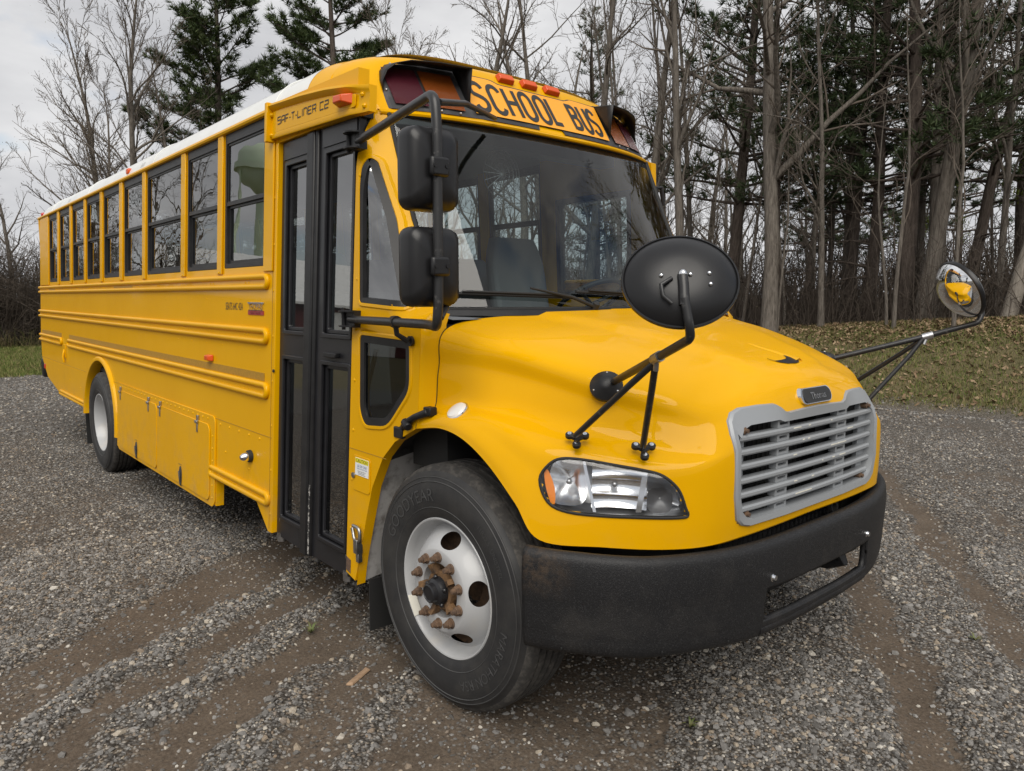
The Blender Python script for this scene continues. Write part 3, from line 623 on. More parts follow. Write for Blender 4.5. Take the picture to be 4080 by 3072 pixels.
# pillar between last window and door and the door jamb
mb = MB(); side_prism(mb, [(-1.655, .345), (-1.628, .345), (-1.628, 2.57), (-1.655, 2.57)], -.06, .006); mb.build('door_jamb', M['yellow'], bus, bevel=.004)
mb = MB(); side_prism(mb, [(-1.640, 1.285), (-1.622, 1.285), (-1.622, 1.303), (-1.640, 1.303)], .006, .016); mb.build('door_bumper', M['rubber'], bus, bevel=.004)
# ---- entry door: two leaves
def leaf(x0, x1, gx0, gx1, hinge):
    mb = MB(); zt, zb = 2.565, .335; a0, a1 = gx0 - .028, gx1 + .028
    for q in ((x0, a0, zb, zt), (a1, x1, zb, zt), (a0, a1, zb, .465), (a0, a1, 1.375, 1.525), (a0, a1, 2.435, zt)): side_prism(mb, [(q[0], q[2]), (q[1], q[2]), (q[1], q[3]), (q[0], q[3])], -.055, -.02)
    d = mb.build('door_leaf', M['dblack'], bus)
    for z0, z1 in ((1.55, 2.41), (.49, 1.35)):
        m2 = MB(); side_ring(m2, rrect(gx0 - .042, gx1 + .042, z0 - .042, z1 + .042, .006, 1), rrect(gx0 - .02, gx1 + .02, z0 - .02, z1 + .02, .006, 1), -.021, -.004)
        side_ring(m2, rrect(gx0 - .02, gx1 + .02, z0 - .02, z1 + .02, .006, 1), rrect(gx0, gx1, z0, z1, .006, 1), -.045, -.024); m2.build('glass_frame', M['dblack'], d, bevel=.004)
        m2 = MB(); m2.sheet([sp(a, b, -.038) for a, b in [(gx0 - .01, z0 - .01), (gx1 + .01, z0 - .01), (gx1 + .01, z1 + .01), (gx0 - .01, z1 + .01)]]); m2.build('pane', M['doorglass'], d)
    m2 = MB(); side_prism(m2, [(gx0 - .08, 2.468), (gx1 + .035, 2.468), (gx1 + .035, 2.556), (gx0 - .08, 2.556)], -.0195, -.014); m2.build('top_panel', M['dblack'], d)
    return d
d1 = leaf(-1.618, -1.276, -1.514, -1.307, 0); d2 = leaf(-1.158, -.756, -1.044, -.808, 1)
mb = MB(); side_prism(mb, [(-1.03, 1.412), (-.90, 1.412), (-.90, 1.436), (-1.03, 1.436)], -.02, .008); mb.build('door_handle', M['black'], d2, bevel=.004)
for xa, xb, o1 in ((-1.274, -1.19, .004), (-1.188, -1.160, -.004)):
    mb = MB(); side_prism(mb, [(xa, .325), (xb, .325), (xb, 2.565), (xa, 2.565)], -.05, o1); mb.build('door_edge_seal', M['black'], bus, bevel=.01)
mb = MB(); side_prism(mb, [(-1.183, .34), (-1.167, .34), (-1.167, .72), (-1.183, .72)], -.004, -.0025); mb.build('worn_seal_edge', mat('worn_edge', (.03, .03, .03), .6, noise=(60, (.45, .43, .4), .5, .6)), bus)
mb = MB(); side_prism(mb, [(-1.64, 2.556), (-.735, 2.556), (-.735, 2.60), (-1.64, 2.60)], -.08, -.03); mb.build('door_top_frame', M['black'], bus)
for xh in (-1.585, -.79):
    mb = MB(); mb.lathe([(.028, -.03), (.028, .02), (.02, .022)], (xh, -1.19, .325), (0, 0, -1), 12, True); mb.tube([(xh, -1.19, .33), (xh, -1.19, .44)], .014, 10); mb.build('door_pivot', M['steel'], bus)
# ---- front side panel with tall quarter window
def ws_edge(t):      # right edge of the windshield, t 0 bottom .. 1 top
    z = 1.66 + (2.583 - 1.66) * t; return np.array((float(np.interp(z, [1.66, 2.07, 2.33, 2.583], [-.25, -.487, -.602, -.712])), -.985 + .025 * t, z))
def wp(x, z, off=0., s=-1):
    """side wall that rounds in towards the windshield post"""
    e = ws_edge(max(0, min(1, (z - 1.66) / .923))); w_ = max(0, min(1, (z - 1.59) / .09)); w_ = w_ * w_ * (3 - 2 * w_); u = max(0, x - (e[0] - .16)) / .158
    sh = (sy(z) - abs(e[1]) - .004) * min(u, 1.05) ** 2.2 * w_; sl = min(1, u) * w_
    return (x + off * .75 * sl, s * (sy(z) - sh + off * (1 - .4 * sl)), z)
def densify(P, d=.03):
    o_ = []
    for i in range(len(P)):
        a, b = np.array(P[i]), np.array(P[(i + 1) % len(P)]); m_ = max(1, int(np.linalg.norm(b - a) / d))
        for k in range(m_): o_.append(tuple(a + (b - a) * k / m_))
    return o_
TALL = densify(cr_poly([(-.676, 1.69), (-.325, 1.672), (-.66, 2.345), (-.69, 2.365), (-.708, 2.325)], (.02, .02, .03, .02, .03)))
LOWW = densify(cr_poly([(-.663, 1.539), (-.238, 1.527), (-.226, 1.318), (-.400, 1.138), (-.60, 1.118), (-.648, 1.185)], (.03, .04, .05, .06, .05, .05)))
_BB = {}
def inpoly(p, Q):
    x, y = p; c = False; n = len(Q); j = n - 1
    B_ = _BB.get(id(Q)) or _BB.setdefault(id(Q), (min(q[0] for q in Q), max(q[0] for q in Q), min(q[1] for q in Q), max(q[1] for q in Q), Q))
    if not (B_[0] <= x <= B_[1] and B_[2] <= y <= B_[3]): return False
    for i in range(n):
        if ((Q[i][1] > y) != (Q[j][1] > y)) and x < (Q[j][0] - Q[i][0]) * (y - Q[i][1]) / (Q[j][1] - Q[i][1]) + Q[i][0]: c = not c
        j = i
    return c
def inset(P, d):
    P = [np.array(p, float) for p in P]; m = len(P); c = np.mean(P, 0); o_ = []
    for i in range(m):
        t = P[(i + 1) % m] - P[i - 1]; t = t / (np.linalg.norm(t) + 1e-9); nn = np.array([-t[1], t[0]])
        if nn @ (c - P[i]) < 0: nn = -nn
        o_.append(tuple(P[i] + nn * d))
    return o_
def wring(mb, A, B, oa, ob, s):
    n = len(A); mb.add([wp(x, z, oa, s) for x, z in A] + [wp(x, z, ob, s) for x, z in B], [(i, (i + 1) % n, n + (i + 1) % n, n + i) if s < 0 else (i, n + i, n + (i + 1) % n, (i + 1) % n) for i in range(n)])
for s in (-1, 1):
    mb = MB(); outer = [(-.745, .372), (-.655, .352)] + FARCH[1:] + [(-.16, 1.165), (-.16, 1.59), (-.745, 1.59)]
    wall(mb, outer, [LOWW], -.05, 0, s)
    zz = np.concatenate([[1.588], np.linspace(1.60, 2.60, 74)]); V = []; nx = 44
    for z in zz:
        xe = ws_edge(max(0, min(1, (z - 1.66) / .923)))[0] + .002
        if z < 1.70: xe = xe + (-.16 - xe) * max(0, (1.70 - z) / .11) ** 1.
        V.append([wp(x, z, 0, s) for x in np.linspace(-.745, min(xe, -.16), nx)])
    o = len(mb.v); V = np.array(V); mb.v += [tuple(p) for p in V.reshape(-1, 3)]
    for i in range(len(zz) - 1):
        for j in range(nx - 1):
            c = V[i:i + 2, j:j + 2].reshape(-1, 3).mean(0)
            if inpoly((c[0], c[2]), TALL): continue
            q = (o + i * nx + j, o + i * nx + j + 1, o + (i + 1) * nx + j + 1, o + (i + 1) * nx + j); mb.f.append(q if s < 0 else tuple(reversed(q)))
    mb.build('front_side_panel', M['yellow'], bus, smooth=50)
    for nm, W_, ins in (('quarter_window', TALL, .024), ('lower_window', LOWW, .034)):
        mb = MB(); I_ = inset(W_, ins); wring(mb, W_, I_, .002, .0, s); wring(mb, I_, inset(W_, ins + .002), .0, -.02, s); q_ = mb.build(nm, M['black'], bus)
        mb = MB(); xa_, xb_ = min(p[0] for p in W_), max(p[0] for p in W_); za_, zb_2 = min(p[1] for p in W_), max(p[1] for p in W_); GX, GZ = 40, 60
        Vg = []
        for z in np.linspace(za_, zb_2, GZ):
            xr = float(np.interp(z, [1.672, 2.345], [-.325, -.66])) if W_ is TALL else xb_; pl_, pr_ = np.array(wp(xa_, z, -.010, s)), np.array(wp(max(xr, xa_ + .02), z, -.010, s))
            Vg.append([tuple(np.array((x, pl_[1] + (pr_[1] - pl_[1]) * (x - pl_[0]) / (pr_[0] - pl_[0]), z))) for x in np.linspace(xa_, xb_, GX)])
        Vg = np.array(Vg); mb.v += [tuple(p) for p in Vg.reshape(-1, 3)]
        for i in range(GZ - 1):
            for j in range(GX - 1):
                c = Vg[i:i + 2, j:j + 2].reshape(-1, 3).mean(0)
                if inpoly((c[0], c[2]), W_): q = (i * GX + j, i * GX + j + 1, (i + 1) * GX + j + 1, (i + 1) * GX + j); mb.f.append(q if s < 0 else tuple(reversed(q)))
        mb.build('pane', M['doorglass'] if W_ is TALL else M['lowglass'], q_, smooth=80)
        mb = MB(); wring(mb, inset(W_, -.020), inset(W_, -.014), .0005, .006, s); wring(mb, inset(W_, -.014), inset(W_, -.002), .006, .006, s); wring(mb, inset(W_, -.002), inset(W_, .002), .006, -.006, s); mb.build('window_bead', M['yellow'], q_, smooth=40)
# ---- windshield
def ws_pt(u, t, off=0.):       # u -1..1 across, t 0..1 upwards
    e = ws_edge(t); yb = 1.0
    y = u * abs(e[1]); zc = 1.655 + (2.583 - 1.655) * t; xc = -.03 - .555 * t + .02 * math.sin(math.pi * t)
    x = xc + (e[0] - xc) * abs(u) ** (3.2 - .4 * t); return (x + off * .8, y, zc + off * .55)
mb = MB(); mb.grid([[ws_pt(u, t) for t in np.linspace(0, 1, 25)] for u in np.linspace(-1, 1, 49)]); ws = mb.build('windshield', M['ws'], bus, smooth=80)
mb = MB()
mb.tube([ws_pt(-1, t, .003) for t in np.linspace(0, 1, 16)], .012, 6); mb.tube([ws_pt(1, t, .003) for t in np.linspace(0, 1, 16)], .012, 6); mb.tube([ws_pt(u, 0, .004) for u in np.linspace(-1, 1, 40)], .016, 6); mb.tube([ws_pt(u, 1, .002) for u in np.linspace(-1, 1, 40)], .008, 6)
mb.build('windshield_gasket', M['rubber'], ws)
mb = MB(); mb.grid([[ws_pt(u, t, -.004) for t in (.955, .98, 1.)] for u in np.linspace(-1, 1, 40)]); mb.grid([[ws_pt(u, t, -.004) for t in np.linspace(0, 1, 20)] for u in (-1, -.975)]); mb.grid([[ws_pt(u, t, -.004) for t in np.linspace(0, 1, 20)] for u in (.975, 1)]); mb.build('windshield_border', M['black'], ws)
# cowl trim and wipers
mb = MB(); P = []
for u in np.linspace(-1, 1, 40):
    p = ws_pt(u, 0); P.append([(p[0] - .01, p[1], p[2] + .012), (p[0] + .03, p[1] * 1.005, p[2] + .004), (p[0] + .05, p[1] * 1.01, p[2] - .02)])
mb.grid(P); mb.build('cowl_trim', M['black'], ws)
def wiper(up, uh, utip, tmid):
    a = np.array(ws_pt(up, .0, .03)); b = np.array(ws_pt(uh, tmid, .045)); mb = MB()
    mb.tube([a, a * .6 + b * .4 + np.array((.012, 0, .012)), b], [.010, .008, .005], 8); mb.lathe([(.018, -.01), (.018, .02), (.01, .025)], a, (.5, 0, .85), 12, True); w_ = mb.build('wiper', M['rubber'], bus)
    m2 = MB(); L_ = []
    for k in np.linspace(0, 1, 9): L_.append(ws_pt(utip[0] + (utip[1] - utip[0]) * k, utip[2] + (utip[3] - utip[2]) * k, .018))
    m2.tube(L_, .008, 6); m2.tube([np.array(q) + np.array((.012, 0, .01)) for q in L_[1:-1]], .005, 6); m2.build('wiper_blade', M['rubber'], w_)
wiper(-.26, -.62, (-1.0, -.36, .075, .055), .085); wiper(.30, .02, (-.34, .26, .085, .06), .09)
# ================================================================== hood
HC = [  # stations from the cowl forward and round to the nose centre; columns from the bottom edge up to the crest (x, |y|, z)
 [(-.17, 1.184, 1.160), (-.165, 1.180, 1.185), (-.155, 1.168, 1.208), (-.14, 1.140, 1.228), (-.125, 1.110, 1.262), (-.118, 1.098, 1.42), (-.11, 1.045, 1.592), (-.06, .62, 1.640), (.0, 0, 1.650)],
 [(.012, 1.190, 1.187), (.015, 1.184, 1.212), (.02, 1.166, 1.235), (.03, 1.125, 1.255), (.04, 1.085, 1.295), (.04, 1.066, 1.42), (.05, 1.012, 1.558), (.08, .60, 1.615), (.11, 0, 1.630)],
 [(.17, 1.190, 1.163), (.175, 1.182, 1.192), (.18, 1.162, 1.220), (.19, 1.117, 1.246), (.20, 1.060, 1.290), (.20, 1.028, 1.40), (.22, .966, 1.525), (.25, .57, 1.588), (.27, 0, 1.606)],
 [(.32, 1.186, 1.087), (.325, 1.177, 1.128), (.335, 1.152, 1.172), (.345, 1.105, 1.217), (.36, 1.035, 1.270), (.37, .985, 1.37), (.38, .915, 1.487), (.39, .53, 1.560), (.40, 0, 1.580)],
 [(.46, 1.175, .970), (.465, 1.160, 1.030), (.475, 1.128, 1.100), (.485, 1.08, 1.170), (.50, 1.005, 1.245), (.51, .935, 1.335), (.52, .865, 1.448), (.52, .50, 1.530), (.51, 0, 1.552)],
 [(.555, 1.140, .848), (.57, 1.112, .935), (.585, 1.070, 1.05), (.60, 1.018, 1.150), (.62, .945, 1.228), (.635, .878, 1.308), (.645, .808, 1.412), (.63, .45, 1.500), (.60, 0, 1.523)],
 [(.735, .995, .836), (.745, .975, .92), (.755, .942, 1.045), (.765, .905, 1.125), (.785, .845, 1.200), (.795, .785, 1.275), (.79, .715, 1.372), (.745, .40, 1.468), (.68, 0, 1.497)],
 [(.875, .850, .832), (.880, .842, .92), (.885, .822, 1.04), (.888, .795, 1.115), (.890, .755, 1.18), (.882, .705, 1.25), (.855, .632, 1.345), (.81, .34, 1.442), (.755, 0, 1.474)],
 [(.945, .700, .833), (.951, .698, .92), (.955, .690, 1.04), (.955, .675, 1.12), (.950, .655, 1.185), (.935, .625, 1.258), (.895, .555, 1.338), (.852, .29, 1.424), (.81, 0, 1.456)],
 [(.976, .50, .836), (.983, .50, .92), (.987, .50, 1.04), (.986, .495, 1.13), (.980, .485, 1.20), (.965, .465, 1.275), (.925, .42, 1.352), (.885, .22, 1.418), (.855, 0, 1.440)],
 [(.990, .25, .838), (.997, .25, .92), (1.0, .25, 1.04), (.998, .25, 1.13), (.993, .245, 1.205), (.980, .235, 1.290), (.945, .21, 1.367), (.912, .11, 1.412), (.89, 0, 1.428)],
 [(.994, 0, .840), (1.001, 0, .92), (1.003, 0, 1.04), (1.001, 0, 1.13), (.996, 0, 1.21), (.985, 0, 1.300), (.955, 0, 1.375), (.932, 0, 1.402), (.912, 0, 1.418)]]
HC = np.array(HC); HC[8, :5, 0] += .014; HC[9, :5, 0] += .010; HC[10, :5, 0] += .004
for _r in range(2, 9):
    HC[_r, 5, 1] = HC[_r, 6, 1] + .042; HC[_r, 4, 1] = HC[_r, 5, 1] + .05; HC[_r, 4, 2] -= .012; HC[_r, 3, 2] += .010; HC[_r, 3, 1] += .004
def catmull(P, m):
    """P (n,...) -> dense samples, m per span, along axis 0"""
    n = len(P); E_ = np.concatenate([[2 * P[0] - P[1]], P, [2 * P[-1] - P[-2]]]); out_ = []
    for i in range(n - 1):
        p0, p1, p2, p3 = E_[i], E_[i + 1], E_[i + 2], E_[i + 3]
        for k in range(m):
            t = k / m; out_.append(.5 * ((2 * p1) + (p2 - p0) * t + (2 * p0 - 5 * p1 + 4 * p2 - p3) * t * t + (3 * p1 - p0 - 3 * p2 + p3) * t ** 3))
    out_.append(P[-1]); return np.array(out_)
ext = np.concatenate([HC, (HC[-2] * np.array((1, -1, 1)))[None]])      # mirrored neighbour keeps the nose smooth
D = catmull(ext, 8)[: 8 * (len(HC) - 1) + 1]
D = np.stack([catmull(D[i], 10) for i in range(len(D))])
D[-1, :, 1] = 0; D[:, -1, 1] = 0
# relax once for softness, boundaries kept
for _ in range(2):
    D2 = D.copy(); D2[1:-1, 1:-1] = .5 * D[1:-1, 1:-1] + .125 * (D[:-2, 1:-1] + D[2:, 1:-1] + D[1:-1, :-2] + D[1:-1, 2:]); D = D2
# crease along the hood top (raised centre field)
for i in range(D.shape[0]):
    for j in range(D.shape[1]):
        x, y, z = D[i, j]
        ye = .60 - .33 * max(0, min(1, (x + .05) / .95))
        if z > 1.40:
            k = 1 / (1 + math.exp(max(-50, min(50, (y - ye) / .007)))); D[i, j, 2] = z + .013 * k * min(1, (z - 1.40) / .03) * min(1, max(0, (.93 - x) / .1))
HG = D      # (stations, columns, 3) with y>=0
HL_T = np.array((-.786, -.618)); HL_N = np.array((.618, -.786))
def hl_sz(x, y): return ((x - .92) * HL_T[0] + (y + .77) * HL_T[1], (x - .92) * HL_N[0] + (y + .77) * HL_N[1])
HLO = [(.92, -.78, .978), (.925, -.775, .955), (.905, -.795, .948), (.81, -.895, .948), (.717, -.985, .948), (.61, -1.045, .955), (.545, -1.08, .985), (.515, -1.095, 1.06), (.54, -1.08, 1.112), (.58, -1.055, 1.137), (.64, -.99, 1.136), (.735, -.92, 1.122), (.80, -.88, 1.112), (.854, -.845, 1.098), (.885, -.815, 1.07), (.905, -.795, 1.035)]
HLS = np.array([(hl_sz(x, y)[0], z) for x, y, z in HLO])
HLS = catmull(np.concatenate([HLS, HLS[:1]]), 4)[:-1]
mb = MB(); nu, nv = HG.shape[:2]
for s in (-1, 1):
    o = len(mb.v); mb.v += [(p[0], s * p[1], p[2]) for p in HG.reshape(-1, 3)]
    for i in range(nu - 1):
        for j in range(nv - 1):
            q = HG[i:i + 2, j:j + 2].reshape(-1, 3).mean(0)
            if q[0] > .9 and q[1] < .562 and .893 < q[2] < 1.268: continue            # grille opening
            if q[0] > .45 and .90 < q[2] < 1.18 and inpoly((hl_sz(q[0], -q[1])[0], q[2]), HLS) and q[1] > .7: continue
            a, b, c, d = o + i * nv + j, o + (i + 1) * nv + j, o + (i + 1) * nv + j + 1, o + i * nv + j + 1
            mb.f.append((a, b, c, d) if s < 0 else (d, c, b, a))
hood = mb.build('hood', M['yellow'], bus, smooth=75, weld=1e-4)
for s in (-1, 1):
    mb = MB(); mb.tube([(p[0] - .002, s * (p[1] + .0015), p[2] + .001) for p in HG[0]], .0016, 5); mb.build('hood_gap', M['dark'], hood)
# rolled lower edge / wheel arch lip of the hood
edge = HG[:, 0]
for s in (-1, 1):
    mb = MB(); P = []
    for i, p in enumerate(edge):
        t = edge[min(i + 1, nu - 1)] - edge[max(i - 1, 0)]
        P.append([(p[0], s * p[1], p[2]), (p[0] - .004, s * (p[1] - .012), p[2] - .006), (p[0] - .03, s * (p[1] - .05), p[2] + .004), (p[0] - .04, s * max(p[1] - .08, 0), p[2] + .02)])
    mb.grid(P, flip=s > 0); mb.build('hood_edge', M['yellow'], hood, smooth=60)
def hood_at(y, z, near=(.8, .9)):    # nearest hood surface point to a guess, right side
    g = HG.reshape(-1, 3); d = (g[:, 0] - near[0]) ** 2 + (g[:, 1] - abs(y)) ** 2 + (g[:, 2] - z) ** 2; return g[d.argmin()]
def hood_normal(p):
    g = HG; d = ((g - np.array(p)) ** 2).sum(-1); i, j = np.unravel_index(d.argmin(), d.shape); i = min(max(i, 1), nu - 2); j = min(max(j, 1), nv - 2)
    a = g[i + 1, j] - g[i - 1, j]; b = g[i, j + 1] - g[i, j - 1]; a = np.array((a[0], -a[1], a[2])); b = np.array((b[0], -b[1], b[2])); n = np.cross(a, b); n /= np.linalg.norm(n)
    return n if n[0] * .6 - n[1] * .7 + n[2] * .5 > 0 else -n
# cowl pieces between hood and side panel
for s in (-1, 1):
    mb = MB(); P = []
    for z in np.linspace(1.165, 1.60, 8):
        P.append([(-.162, s * (sy(z) - .001), z), (-.145, s * (sy(z) - .012), z), (-.128, s * 1.112, z), (-.118, s * 1.092, z), (-.118, s * 1.06, z)])
    P.append([(-.17, s * 1.11, 1.645), (-.16, s * 1.10, 1.648), (-.145, s * 1.07, 1.65), (-.13, s * 1.06, 1.65), (-.12, s * 1.04, 1.645)])
    mb.grid(P, flip=s > 0); mb.build('cowl', M['yellow'], bus, smooth=60)
mb = MB(); mb.box(-.40, -.13, -1.05, 1.05, .95, 1.60); mb.build('firewall', M['dark'], bus)
# hood hold-down latch (rubber strap)
p0 = np.array((-.30, -1.175, 1.135)); p1 = np.array((-.085, -1.165, 1.235))
mb = MB(); mb.tube([p0, p0 * .7 + p1 * .3 + np.array((0, -.02, .01)), p0 * .35 + p1 * .65 + np.array((0, -.03, .012)), p1 + np.array((0, -.012, .005))], [.016, .019, .015, .02], 8)
mb.box(-.335, -.27, -1.197, -1.17, 1.10, 1.15); mb.box(-.11, -.06, -1.19, -1.15, 1.225, 1.262); mb.tube([(-.235, -1.20, 1.185), (-.19, -1.21, 1.165)], .02, 8); mb.build('hood_latch', M['black'], hood, bevel=.006)
# marker lamp on the fender
pl = np.array((.05, -1.128, 1.252)); mb = MB(); mb.lathe([(.046, -.02), (.046, .008), (.040, .016), (.022, .021), (.001, .022)], pl, (-.05, -.62, .78), 24); l_ = mb.build('fender_lamp', M['clearlens'], hood)
mb = MB(); mb.lathe([(.052, -.02), (.052, .006), (.045, .009), (.044, .004)], pl, (-.05, -.62, .78), 24); mb.build('lamp_bezel', M['chrome'], l_)
# hood scoop: shade of its mouth put in as a flat black patch
mb = MB(); f = lambda y: 1.0
def crest(x, y):
    g = HG.reshape(-1, 3); m_ = g[:, 2] > 1.38; g = g[m_]; d = (g[:, 0] - x) ** 2 + (g[:, 1] - abs(y)) ** 2; k = d.argsort()[:4]; return float(np.average(g[k, 2], weights=1 / (d[k] + 1e-6)))
xs0, yc = .83, .0
edge_hi = [(-.105, -.012), (-.07, .006), (-.03, .012), (.02, .006), (.05, -.012), (.06, -.03)]; edge_lo = [(-.10, -.006), (-.06, .024), (-.02, .040), (.04, .042), (.08, .034), (.10, .020)]
P = [[(xs0 + x, yc + y, crest(xs0 + x, yc + y) + .004) for y, x in e_] for e_ in (edge_hi, edge_lo)]; mb.grid([P[0], [tuple((np.array(a) + np.array(b)) / 2 + np.array((0, 0, .001))) for a, b in zip(*P)], P[1]], flip=True); mb.build('scoop_mouth_patch', M['black'], hood, smooth=60)
mb = MB(); Rg = [(.105, .022), (.09, -.01), (.065, -.06), (.03, -.13), (.015, -.17)]; mb.grid([[(xs0 + x - .004, yc + y - .03 * (1 - i / 5), crest(xs0 + x, yc + y - .03) + .001) for i, (y, x) in enumerate(Rg)], [(xs0 + x, yc + y, crest(xs0 + x, yc + y) + .012 * (1 - i / 4.5)) for i, (y, x) in enumerate(Rg)], [(xs0 + x + .004, yc + y + .02, crest(xs0 + x, yc + y + .02) + .001) for i, (y, x) in enumerate(Rg)]]); mb.build('scoop_ridge', M['yellow'], hood, smooth=60)
# emblem
mb = MB(); O = rrect(-.128, .128, 1.293, 1.357, .030, 6)
def nose(y, z, off=0.):
    g = HG.reshape(-1, 3); g = g[g[:, 0] > .85]; d = (g[:, 1] - abs(y)) ** 2 + (g[:, 2] - z) ** 2; k = d.argsort()[:4]; return (float(np.average(g[k, 0], weights=1 / (d[k] + 1e-6))) + off, y, z)
def plate(mb, loop, o0, o1, curve=True):
    c = np.mean(loop, 0); n = len(loop); A = [nose(y, z, o0) for y, z in loop]; B = [nose(*(c + (np.array((y, z)) - c) * .97), o1) for y, z in loop]; mb.add(A + B, [(i, (i + 1) % n, n + (i + 1) % n, n + i) for i in range(n)] + [tuple(range(n, 2 * n))]); return mb
emb = plate(mb, O, -.004, .014).build('emblem', M['chrome'], hood, smooth=40)
mb = MB(); plate(mb, rrect(-.112, .120, 1.297, 1.353, .027, 6), .010, .0165).build('emblem_plate', M['ink'], emb, smooth=40)
mb = MB(); V, F = font_verts('Thomas', .038); mb.add([nose(.005 + v[0], 1.312 + v[1], .0175) for v in V], F); mb.build('emblem_lettering', M['steel'], emb, smooth=0)
# ---- grille
def gx(y): return .996 - .022 * abs(y / .58) ** 2.2
OUT = [(-.585, 1.17), (-.583, 1.225), (-.570, 1.27), (-.545, 1.298), (-.50, 1.312), (-.40, 1.316), (-.305, 1.314), (-.275, 1.300), (-.255, 1.284), (-.225, 1.276), (-.1, 1.281), (0, 1.283)]
OUT = OUT + [(-y, z) for y, z in reversed(OUT[:-1])] + [(.583, 1.0), (.565, .91), (.535, .884), (.49, .872), (.25, .868), (0, .868), (-.25, .868), (-.49, .872), (-.535, .884), (-.565, .91), (-.583, 1.0)]
INN = []
for y, z in OUT:
    yi = max(-.552, min(.552, y * .948)); zi = z - .062 if z > 1.24 else (z + .026 if z < .93 else z)
    if z > 1.24: zi = min(zi, 1.252) if abs(y) > .29 else 1.242
    INN.append((yi, zi))
mb = MB(); n = len(OUT)
def ring3(mb, A, B):
    m_ = len(A); mb.add(A + B, [(i, (i + 1) % m_, m_ + (i + 1) % m_, m_ + i) for i in range(m_)])
def sc2(P, k):
    c = np.array((0, 1.09)); return [tuple(c + (np.array(p) - c) * k) for p in P]
La = [nose(y, z, -.008) for y, z in sc2(OUT, 1.006)]; Lb = [nose(y, z, .006) for y, z in OUT]; Lc = [nose(y, z, .011) for y, z in sc2(OUT, .985)]; Ld = [nose(y, z, .006) for y, z in INN]; Le = [nose(y, z, -.05) for y, z in sc2(INN, .99)]
for a, b in ((La, Lb), (Lb, Lc), (Lc, Ld), (Ld, Le)): ring3(mb, [(x, -y, z) for x, y, z in a][::1], [(x, -y, z) for x, y, z in b])
mb.f = [tuple(reversed(q)) for q in mb.f]
grille = mb.build('grille', M['grille'], bus, smooth=40)
zs = np.linspace(1.205, .935, 6)
for k, zc in enumerate(zs):
    m2 = MB(); P = []
    hw = .545 if k < 5 else .53
    for y in np.linspace(-hw, hw, 25):
        g = gx(y) - .003; P.append([(g, y, zc + .010), (g + .007, y, zc + .004), (g + .007, y, zc - .006), (g - .002, y, zc - .014), (g - .03, y, zc - .014), (g - .03, y, zc + .010)])
    m2.grid(P, close_v=True, flip=True); sl = m2.build('slat', M['grille'], grille, smooth=40)
    r2 = random.Random(k + 3); m3 = MB()
    for q in range(3 if k != 2 else 4):
        y = r2.uniform(-.2, .32); L_ = r2.uniform(.012, .03) if r2.random() < .7 else .06
        m3.add([(gx(y) + .0045, y, zc + .001), (gx(y + L_) + .0045, y + L_, zc + .001), (gx(y + L_) + .0045, y + L_ - .003, zc + .006), (gx(y) + .0035, y + .003, zc + .006)], [(0, 1, 2, 3)])
    m3.build('paint_chip', M['chip'], sl, smooth=0)
for y0 in (-.235, .255):
    m2 = MB()
    for k in range(7):
        zt = 1.245 if k == 0 else zs[k - 1] - .015; zb = zs[k] + .011 if k < 6 else .893
        g = gx(y0) - .014
        for a, b in ((y0 - .045, y0 - .030), (y0 + .030, y0 + .045)): m2.box(g - .03, g, a, b, zb, zt)
        m2.box(g - .03, g, y0 - .030, y0 + .030, zb, zb + .010); m2.box(g - .03, g, y0 - .030, y0 + .030, zt - .008, zt)
    m2.build('grille_bracket', M['grille'], grille)
for y0, y1 in ((-.552, -.462), (.480, .552)):
    m2 = MB(); g = gx(y0) - .03; m2.box(g - .02, g, y0, y1, .885, 1.25); m2.build('grille_bracket', M['grille'], grille)
mb = MB()
for y, z in ((-.505, 1.232), (.505, 1.232), (-.475, .912), (.475, .912)): mb.lathe([(.014, -.03), (.014, .002), (.008, .004), (.008, .014), (.001, .014)], (gx(y) - .004, y, z), (1, 0, 0), 10)
mb.build('grille_screws', M['rust'], grille, kind='stuff')
mb = MB(); mb.box(.86, .875, -.50, .50, .60, 1.25); mb.build('radiator', M['radiator'], bus)
mb = MB(); mb.box(.78, .84, -.80, .80, .45, .84); mb.box(.3, .85, -.62, -.58, .5, 1.2); mb.box(.3, .85, .58, .62, .5, 1.2); mb.box(.86, .93, .12, .50, .90, 1.25) ; mb.build('engine_bay', M['dark'], bus)
mb = MB()
for i in range(26): mb.box(.8755, .8775, -.47 + i * .0365, -.455 + i * .0365, .62, 1.24)
for i in range(20): mb.box(.8785, .8795, -.48, .48, .63 + i * .031, .636 + i * .031)
mb.build('radiator_fins', M['black'], bus)
mb = MB(); mb.tube([(.90, -.72, .72), (.92, -.55, .70), (.91, -.45, .735)], .022, 8); mb.tube([(.88, -.85, .75), (.91, -.70, .71), (.90, -.6, .76)], .012, 6); mb.lathe([(.03, 0), (.03, .02), (.02, .02), (.02, -.01)], (.93, .30, .785), (1, 0, .2), 16); mb.build('hoses', M['rubber'], bus)
